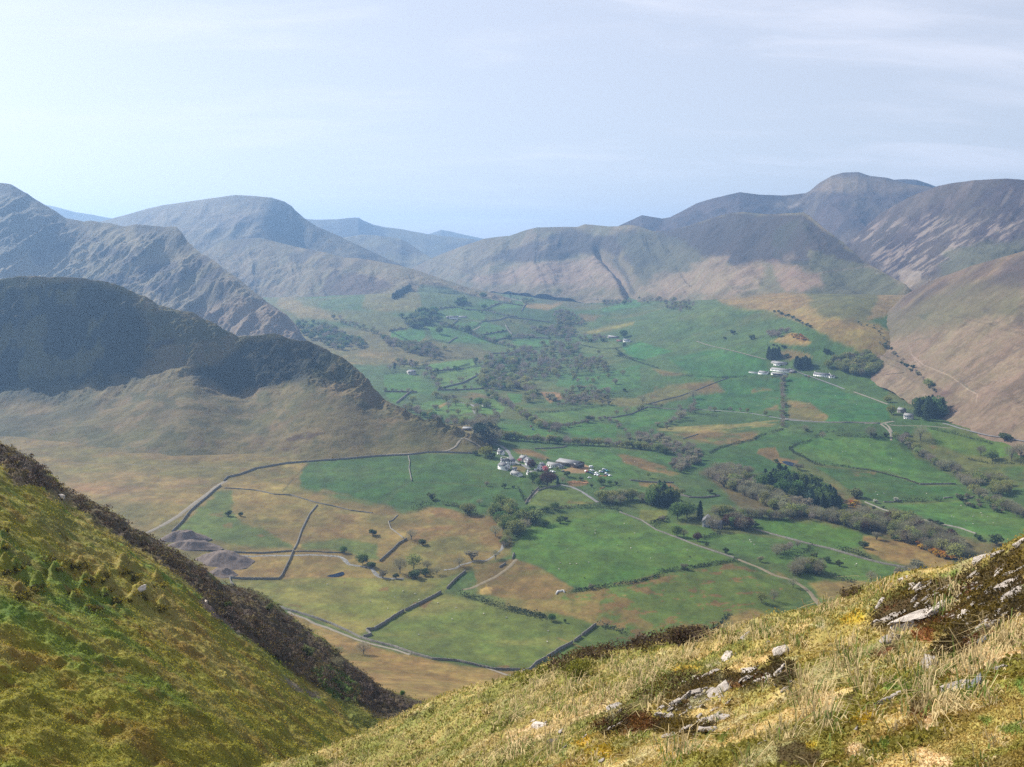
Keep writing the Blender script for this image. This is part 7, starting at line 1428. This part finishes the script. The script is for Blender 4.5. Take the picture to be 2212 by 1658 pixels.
# -- foreground: long bleached tussock grass, in clumps
TUS = fN((560,960),(640,1090),(480,990),(1100,1070),(1040,1130),(1160,1010),(1600,760),(1660,800),(1560,830),(1640,880),(1150,1280),(1090,1250),(1210,1250),(250,1250),(300,1220),(1240,470),(400,1380),(350,1330),(960,960),(1460,200),(1480,1000),(1420,1180),(340,620),(420,600),(540,870),(620,930),(690,1150),(180,850),(230,1080),(1300,1000),(1400,960),(1500,900),(540,420),(780,470),(1190,590),(860,800)) + \
      fO((1750,330),(1850,300),(1900,330),(1560,420),(1500,480),(2120,310),(2150,280),(2190,300),(1300,560),(1200,620),(1050,560),(1000,620),(900,560),(560,760),(620,730),(420,640),(300,700),(240,760),(750,830),(830,820),(960,800),(1080,720),(1180,700),(120,860),(60,980),(300,900),(460,900),(540,960),(600,940),(40,1300),(120,1240),(420,1290),(1460,1300),(1500,1270),(1480,1320),(1240,900))
cen = [drop(a, b, ('fore',)) for a, b in TUS]; cen = [p for p in cen if p is not None]
extra = pick('fore', 240); kd = extra[1].sum(1) > .2; extra = extra[0][kd]; cen = np.concatenate([np.array(cen), extra]); big = np.arange(len(cen)) < len(TUS)
for k, p in enumerate(cen):
    Yk = p[1]; n = int(80 if big[k] else 36); R = (.085 if big[k] else .05) * (Yk / 8) ** .6
    B = p + rng.normal(size=(n, 3)) * [R, R * 1.2, 0]; B[:, 2] = p[2] - .02
    d = (B - p) * [1, 1, 0] / R; ln = d * .5 + np.array([.35, -.25, 0]) + rng.normal(size=(n, 3)) * [.4, .4, 0]
    f = rng.uniform(0, 1, (n, 1)); mixg = (.85 if k % 4 == 0 else .22); col = np.where(f < mixg * .6, GREENB, STRAW) * rng.uniform(.6, 1.3, (n, 1))
    L_ = (.20 if big[k] else .085) * (Yk / 8) ** .45
    bag.add(*blades(B, ln, L_, .0022 + .00032 * Yk, col, .6 if big[k] else .4))
r_ = pick('foreside', 30000, u=(2300, 5000)); Yr = r_[0][:, 1]; bag.add(*blades(r_[0], rdir(len(Yr), (.3, -.3)), .03 + .004 * Yr, .003 + .0004 * Yr, r_[1] * rng.uniform(.8, 1.8, (len(Yr), 1)), .25))
bag.make('grass', 'bleached tussock grass and short moss sward over the foreground slope', 'grass', M_blade)
# -- green grass on the left half of the foreground slope and along the crest
bag = Bag(); pos, c, u, v = pick('fore', 60000, fP((400,1750),(760,1590),(1000,1480),(1180,1436),(1420,1385),(1700,1325),(1930,1245),(2010,1240),(1880,1330),(1500,1470),(1340,1560),(1180,1640),(1000,1720)))
Y = pos[:, 1]; g = fbm(pos[:, 0] / 1.3, pos[:, 1] / 1.6, 3, 201)[:, None]
col = np.where(g > .5, [.19, .20, .05], [.44, .35, .15]) * rng.uniform(.6, 1.4, (len(pos), 1))
bag.add(*blades(pos, rdir(len(pos), (.5, -.3)), .025 + .0036 * Y, .0025 + .0004 * Y, col, .3)); bag.make('grass', 'longer mixed green and straw grass along the crest of the foreground slope', 'grass', M_blade)
# -- dark moss cushions on the crag
bag = Bag()
for P_ in [DARKM[0], DARKM[1], DARKM[6], DARKM[7]]:
    r = pick('fore', 26000 if P_ is DARKM[0] else 12000, P_)
    if r is None: continue
    pos, c, u, v = r; Y = pos[:, 1]; pos[:, :2] += rng.normal(size=(len(pos), 2)) * .005 * Y[:, None] * [.6, 1]; h = rng.uniform(0, 1, len(pos)) * (.008 + .0011 * Y); C = pos.copy(); C[:, 2] += h * fbm(pos[:, 0] / .25, pos[:, 1] / .25, 2, 55) * 2
    V, Q = cards(C, .004 + .0006 * Y, .003 + .0005 * Y, .5); col = np.repeat(c * rng.uniform(.5, 1.5, (len(c), 1)), 4, 0); bag.add(V, Q, None, col)
bag.make('moss', 'dark brown moss between the pale rocks of the foreground crag', 'moss', M_blade)
# -- yellow moss and grey lichen cushions
bag = Bag(); pos, c, u, v = pick('fore', 60000); kp = (c.sum(1) > .2) & (c.sum(1) < .7) & (fbm(pos[:, 0] / .5, pos[:, 1] / .6, 3, 66) > .5); pos, c = pos[kp], c[kp]; Y = pos[:, 1]
C = pos.copy(); C[:, 2] += rng.uniform(0, 1, len(C)) * (.015 + .003 * Y) * fbm(pos[:, 0] / .2, pos[:, 1] / .2, 2, 57) * 2; V, Q = cards(C, .006 + .0011 * Y, .004 + .0008 * Y, .5)
bag.add(V, Q, None, np.repeat(c * [1.05, 1, .8] * rng.uniform(.6, 1.5, (len(c), 1)), 4, 0)); bag.make('moss', 'golden and grey green moss cushions over the foreground slope', 'moss', M_blade)
# -- heather along the crest
def heather(key, polys, nclump, n, R, size, label, cols):
    bag = Bag()
    for pl in polys:
        r = pick(key, nclump, pl)
        if r is None: continue
        pos = r[0]
        for p in pos:
            s = R * rng.uniform(.5, 1.3); d = rng.normal(size=(n, 3)); d /= np.linalg.norm(d, axis=1, keepdims=True); d[:, 2] = np.abs(d[:, 2]) * .75
            C = p + d * s * rng.uniform(.55, 1, (n, 1)); V, Q = cards(C, size, size * .5, .5); cc = np.array(cols[rng.integers(len(cols))]) * rng.uniform(.5, 1.6, (n, 1))
            bag.add(V, Q, None, np.repeat(cc, 4, 0))
    bag.make('heather', label, 'heather', M_blade)
HC = [(.085, .056, .036), (.062, .046, .024), (.11, .085, .03), (.05, .034, .026)]
heather('fore', [fO((380,560),(560,510),(680,445),(960,420),(1100,380),(1200,330),(1400,305),(1420,330),(1250,390),(1000,450),(760,500),(600,580),(420,600)), fO((1440,330),(1620,310),(1640,345),(1460,370))], 130, 70, .42, .035, 'dark brown heather bushes along the crest of the foreground slope', HC)
heather('fore', [fO((80,660),(400,570),(420,600),(200,680),(60,720)), fO((550,590),(660,580),(640,620),(560,620))], 50, 60, .35, .035, 'yellow green bilberry bushes at the lower crest of the foreground slope', [(.16, .15, .025), (.11, .115, .02)])
heather('fore', [fN((490,505),(570,490),(560,520),(500,525)), fM((1780,1085),(2060,985),(2060,1010),(1790,1120))], 14, 70, .2, .02, 'small dark heather tufts on the skyline of the foreground slope', HC)
# -- left slope
bag = Bag(); pos, c, u, v = pick('nearleft', 110000, vmax=1700); he = inpoly(u, v, HEATHER_L) > 0; pos, c = pos[~he], c[~he]; Y = pos[:, 1]
col = c * rng.uniform(.7, 1.9, (len(c), 1)) * [1.1, 1.04, .75]
bag.add(*blades(pos, rdir(len(pos), (.4, -.3)), .035 + .0013 * Y, .01 + .00045 * Y, col, .25)); bag.make('grass', 'mossy yellow green grass over the left hillside', 'grass', M_blade)
heather('nearleft', [HEATHER_L], 1500, 34, .95, .13, 'dark heather bushes on the steep edge of the left hillside', HC + [(.10, .078, .07), (.04, .03, .018)])
heather('nearleft', [fD(*[(x + w * math.cos(a), y + w * .55 * math.sin(a)) for a in np.linspace(0, 6.28, 9)[:-1]]) for x, y, w in KNOBS], 8, 40, .6, .11, 'moss capped tussocks on the left hillside', [(.16, .13, .015), (.10, .085, .012), (.05, .045, .012)])
# ------------------------------------------------------------------ rocks
def rock_mat(nm, a, b):
    m, nt, bs = newmat(nm); L = nt.links.new; tc = nd(nt, 'ShaderNodeTexCoord'); n1 = noise_node(nt, 5, 6, .65, tc.outputs['Object']); n2 = noise_node(nt, 22, 4, .6, tc.outputs['Object'])
    mr = nd(nt, 'ShaderNodeMapRange'); mr.inputs['From Min'].default_value = .38; mr.inputs['From Max'].default_value = .62; L(n1.outputs['Fac'], mr.inputs['Value'])
    mx = nd(nt, 'ShaderNodeMix', data_type='RGBA'); L(mr.outputs['Result'], mx.inputs['Factor']); mx.inputs['A'].default_value = (*a, 1); mx.inputs['B'].default_value = (*b, 1)
    m2 = nd(nt, 'ShaderNodeMapRange'); m2.inputs['From Min'].default_value = .58; m2.inputs['From Max'].default_value = .66; m2.inputs['To Max'].default_value = .75; L(n2.outputs['Fac'], m2.inputs['Value'])
    mx2 = nd(nt, 'ShaderNodeMix', data_type='RGBA'); L(m2.outputs['Result'], mx2.inputs['Factor']); L(mx.outputs['Result'], mx2.inputs['A']); mx2.inputs['B'].default_value = (.06, .05, .035, 1)
    L(mx2.outputs['Result'], bs.inputs['Base Color']); bp = nd(nt, 'ShaderNodeBump'); bp.inputs['Distance'].default_value = .02; L(n2.outputs['Fac'], bp.inputs['Height']); L(bp.outputs['Normal'], bs.inputs['Normal']); return m
M_rock = rock_mat('lichened_rock', (.60, .53, .46), (.40, .35, .30)); M_rockb = rock_mat('blue_grey_rock', (.30, .32, .33), (.19, .20, .205)); M_rockd = rock_mat('dark_rock', (.11, .095, .075), (.06, .05, .04)); M_rockp = rock_mat('pinkish_rock', (.46, .33, .25), (.36, .27, .2)); M_rocko = rock_mat('orange_lichen_rock', (.42, .24, .12), (.28, .2, .15))
def rock_mesh(seed):
    rg = np.random.default_rng(seed); bm_n = 20
    a = np.linspace(0, 2 * math.pi, 28, endpoint=False); t = np.linspace(-.5, .5, 15) * math.pi
    V = np.stack([np.cos(t)[:, None] * np.cos(a), np.cos(t)[:, None] * np.sin(a), np.sin(t)[:, None] + 0 * a], -1).reshape(-1, 3)
    V = np.sign(V) * np.abs(V) ** .5
    for k in range(22):         # split the lump with flat cleavage planes
        nrm = rg.normal(size=3) * [1, 1, .8]; nrm /= np.linalg.norm(nrm); dd = rg.uniform(.42, .8); s = V @ nrm - dd; V = V - np.maximum(s, 0)[:, None] * nrm
    st = (np.floor(fbm(V[:, 0] * 1.6 + seed, V[:, 1] * 5 + V[:, 2] * 3, 3, seed) * 9) / 9 - .5) * .5; V[:, 2] += st; V[:, :2] *= (1 + (fbm(V[:, 0] * 3, V[:, 2] * 3 + seed, 3, seed + 4) - .5) * .3)[:, None]
    i = np.arange(15 * 28).reshape(15, 28); j = np.roll(i, -1, 1); Q = np.stack([i[:-1], j[:-1], j[1:], i[1:]], -1).reshape(-1, 4)
    return V, Q
RM = {}
def rock(f, k, x, y, lp, wp, tilt, label, mat=None, group=None, th=.6, name='rock', surf=('fore',), seed=None):
    """lp, wp: length and breadth in this frame's pixels; tilt: degrees the long side climbs to the right on the picture"""
    (u, v), = f((x, y)); s = (lp * k) / 2; ca, sa = math.cos(math.radians(tilt)), math.sin(math.radians(tilt)); c = drop(u, v, surf)
    if c is None: return
    m = c[1] / F0; L_ = lp * k * m / 2; W_ = wp * k * m / 2
    a = drop(u - s * .5 * ca, v + s * .5 * sa, surf); b = drop(u + s * .5 * ca, v - s * .5 * sa, surf)
    if a is not None and b is not None: L_ = float(np.clip(np.linalg.norm(b - a), L_, 2.8 * L_))
    ax = (b - a) if a is not None and b is not None else np.array([1, .5, .2]); ax /= np.linalg.norm(ax) + 1e-9
    e = .6; x_, y_ = c[0], c[1]; h0 = SURF[surf[0]].height(x_, y_); nx = SURF[surf[0]].height(x_ + e, y_) - h0; ny = SURF[surf[0]].height(x_, y_ + e) - h0
    nrm = np.array([-nx / e, -ny / e, 1.]) + np.array([0, -.35, 0]); nrm /= np.linalg.norm(nrm); nrm -= ax * (nrm @ ax); nrm /= np.linalg.norm(nrm); ay = np.cross(nrm, ax)
    sd_ = random.randrange(14) if seed is None else seed
    mt = mat or M_rock
    if (sd_, mt.name) not in RM: V, Q = rock_mesh(sd_ + 300); RM[sd_, mt.name] = mesh('rock', V, Q, mat=mt, smooth=False)
    o = obj(name, RM[sd_, mt.name]); from mathutils import Matrix
    S3 = np.stack([ax * L_ * 1.75, ay * W_ * 2.5, nrm * W_ * th * 2.3], 1); M4 = Matrix([[*S3[0], c[0]], [*S3[1], c[1]], [*S3[2], c[2]], [0, 0, 0, 1]]); M4.translation = Vector(c + nrm * W_ * th * .5); o.matrix_world = M4
    tag(o, label, 'rock', group)
for a in [(980,690,470,120,33,'biggest pale slab across the middle of the foreground crag'), (780,810,150,70,25,'pale blunt lower end of the biggest slab'), (1100,610,150,60,38,'upper right end of the biggest slab'), (1290,650,130,62,45,'pale slab right of the biggest one'), (1480,705,120,50,35,'pale slab above the bleached grass at right'), (1570,450,190,62,38,'upper of two long pale slabs at the right edge'), (1610,520,240,80,36,'lower of two long pale slabs at the right edge'), (1650,165,80,44,30,'topmost pale rocks on the skyline at right'), (1500,232,110,30,30,'long pale rock on the skyline under the top'), (1380,270,140,40,30,'flat pale rock on the skyline left of the top'), (1560,640,110,34,30,'small pale slab under the right edge pair'), (1390,730,110,44,33,'pale slab over the bluish stone'), (880,400,130,34,25,'flat rock on the crest left of the dark moss'), (930,440,52,34,50,'left of two small pale rocks in the upper dark moss'), (976,452,52,36,55,'right of two small pale rocks in the upper dark moss'), (770,665,160,42,35,'ribbed rock left of the biggest slab'), (690,692,60,40,30,'little blunt rock left of the ribbed one'), (840,640,150,30,33,'second rib above the ribbed rock'), (720,560,90,36,60,'rock edge at the left end of the upper dark moss'), (1060,985,90,66,55,'upright pale rock by the tussock in the lower crag'), (1240,1135,260,80,24,'long pale rock among tussocks at lower right'), (1480,1010,190,40,22,'grey rock ridge over the bleached grass'), (790,1205,210,52,24,'low whaleback rock below the big tussock'), (545,1432,64,34,25,'single pale stone in the moss at the bottom'), (40,890,90,74,50,'pale pointed rock at the left of the lower crag'), (40,1040,110,56,25,'pale block in the dark moss below the pointed rock')]:
    rock(fN, .3225, *a)
rock(fN, .3225, 1350, 1130, 170, 52, 35, 'bluish slab leaning on the long pale rock', M_rockb); rock(fN, .3225, 1405, 815, 100, 44, 30, 'bluish stone below the pale slabs', M_rockb); rock(fN, .3225, 110, 1035, 90, 56, 10, 'orange lichened block in the dark moss', M_rocko)
for a in [(890,900,130,62,28,'grey blue boulder capped with light at the left of the rocks'), (820,960,120,56,52,'dark sided rock under the grey blue boulder'), (270,1055,120,52,-12,'flat pale stone alone on the bare pinkish ground'), (1770,780,180,92,32,'largest pale block in the middle rocks'), (1700,752,66,42,40,'small block left of the largest middle one'), (1565,775,90,46,12,'pale square stone in the middle rocks'), (1480,812,100,34,28,'narrow stone left of the square one'), (1395,858,100,40,25,'low stone down left of the narrow one'), (1280,910,58,42,30,'small pale stone at the left of the middle rocks'), (1262,955,60,40,35,'small pale stone just under its twin'), (1350,970,60,32,10,'grey stone between the two rows of stones'), (1640,1000,160,40,18,'long thin stone over the bottom row'), (1765,990,160,52,12,'pale flat stone over the bottom row'), (1540,1070,90,40,12,'left rounded stone of the bottom row'), (1622,1080,120,50,14,'middle stone of the bottom row'), (1702,1080,96,58,10,'right stone of the bottom row'), (1470,1095,70,54,40,'tilted stone at the left of the bottom row'), (1335,1132,110,40,5,'flat stone low at the left of the bottom row'), (1840,480,150,72,50,'tall grey edge of rock under the crest grass'), (2010,600,130,56,15,'pale broken rocks under the grey edge'), (2060,690,200,44,15,'rubbly pale rocks right of the middle block'), (1640,640,160,30,25,'thin rock rib at the head of the middle rocks'), (1470,700,110,54,40,'dark ribbed rock above the square stone'), (1560,660,90,40,35,'pale rib right of the dark ribbed rock'), (1980,300,110,30,45,'narrow pale rock standing on the crest grass'), (2120,1198,76,34,15,'pale pebble like stone at the lower right'), (785,1342,44,36,5,'small white stone near the bottom edge'), (1900,455,90,22,25,'lichen yellowed rock edge on the crest'), (2180,360,60,36,20,'grey stone under the crest tussock')]:
    rock(fO, .26042, *a)
rock(fO, .26042, 385, 1182, 130, 34, 12, 'dark flat stone left of the bottom moss', M_rockd); rock(fO, .26042, 440, 1140, 60, 24, 0, 'bluish flake beside the dark flat stone', M_rockb); rock(fO, .26042, 1445, 1220, 66, 34, 10, 'brown stone near the bottom grass tuft', M_rockd)
for x, y, s, lab in ((1985,985,30,'larger of the pinkish pebbles'), (2060,1046,28,'lower right pinkish pebble'), (1845,1073,18,'smallest pinkish pebble')): rock(fO, .26042, x, y, s, s * .9, 0, lab + ' on the moss right of the stones', M_rockp, name='pebble')
DKP = [(fO, .26042, [(1280,880),(1700,690),(1860,850),(1700,1120),(1300,1130)], 60, 'small pale stone strewn among the middle rocks'), (fO, .26042, [(1940,560),(2190,560),(2190,740),(1960,720)], 20, 'small pale rubble stone right of the middle block'), (fO, .26042, [(760,940),(1000,900),(940,1080),(760,1110)], 10, 'small stone under the grey blue boulder'), (fN, .3225, [(900,420),(1240,400),(1660,240),(1660,640),(1460,700),(1250,900),(1080,930),(1180,760),(960,640)], 130, 'small pale stone in the dark moss of the crag'), (fN, .3225, [(0,1080),(120,1100),(100,1150),(0,1140)], 6, 'small pale stone under the orange block'), (fO, .26042, [(100,900),(700,1000),(600,1300),(200,1200)], 7, 'small stone on the bare pinkish ground')]
for f, k, pl, n, lab in DKP:
    q = 0
    while q < n:
        x, y = random.uniform(min(p[0] for p in pl), max(p[0] for p in pl)), random.uniform(min(p[1] for p in pl), max(p[1] for p in pl))
        if not inside(pl, x, y): continue
        q += 1; s = random.uniform(16, 62) * (.26042 / k); rock(f, k, x, y, s * random.uniform(1, 1.8), s * .5, random.uniform(20, 48), lab, None, lab.replace('small', 'small', 1) + 's', name='stone')
for x, y, l_, w_, t_, lab in ((190,405,60,30,0,'grey outcrop in the heather at the upper left'), (395,530,70,40,30,'pale outcrop beside the heather at upper left'), (910,1130,60,22,20,'pale rock on the mossy knob'), (345,930,26,16,0,'little dark rock on the mossy slope')): rock(fD, k1, x, y, l_, w_, t_, lab, M_rock, surf=('nearleft',))
rock(fM, .26042, 160, 130, 60, 26, 50, 'grey rock in the heather beside the moss', M_rock, surf=('nearleft',))
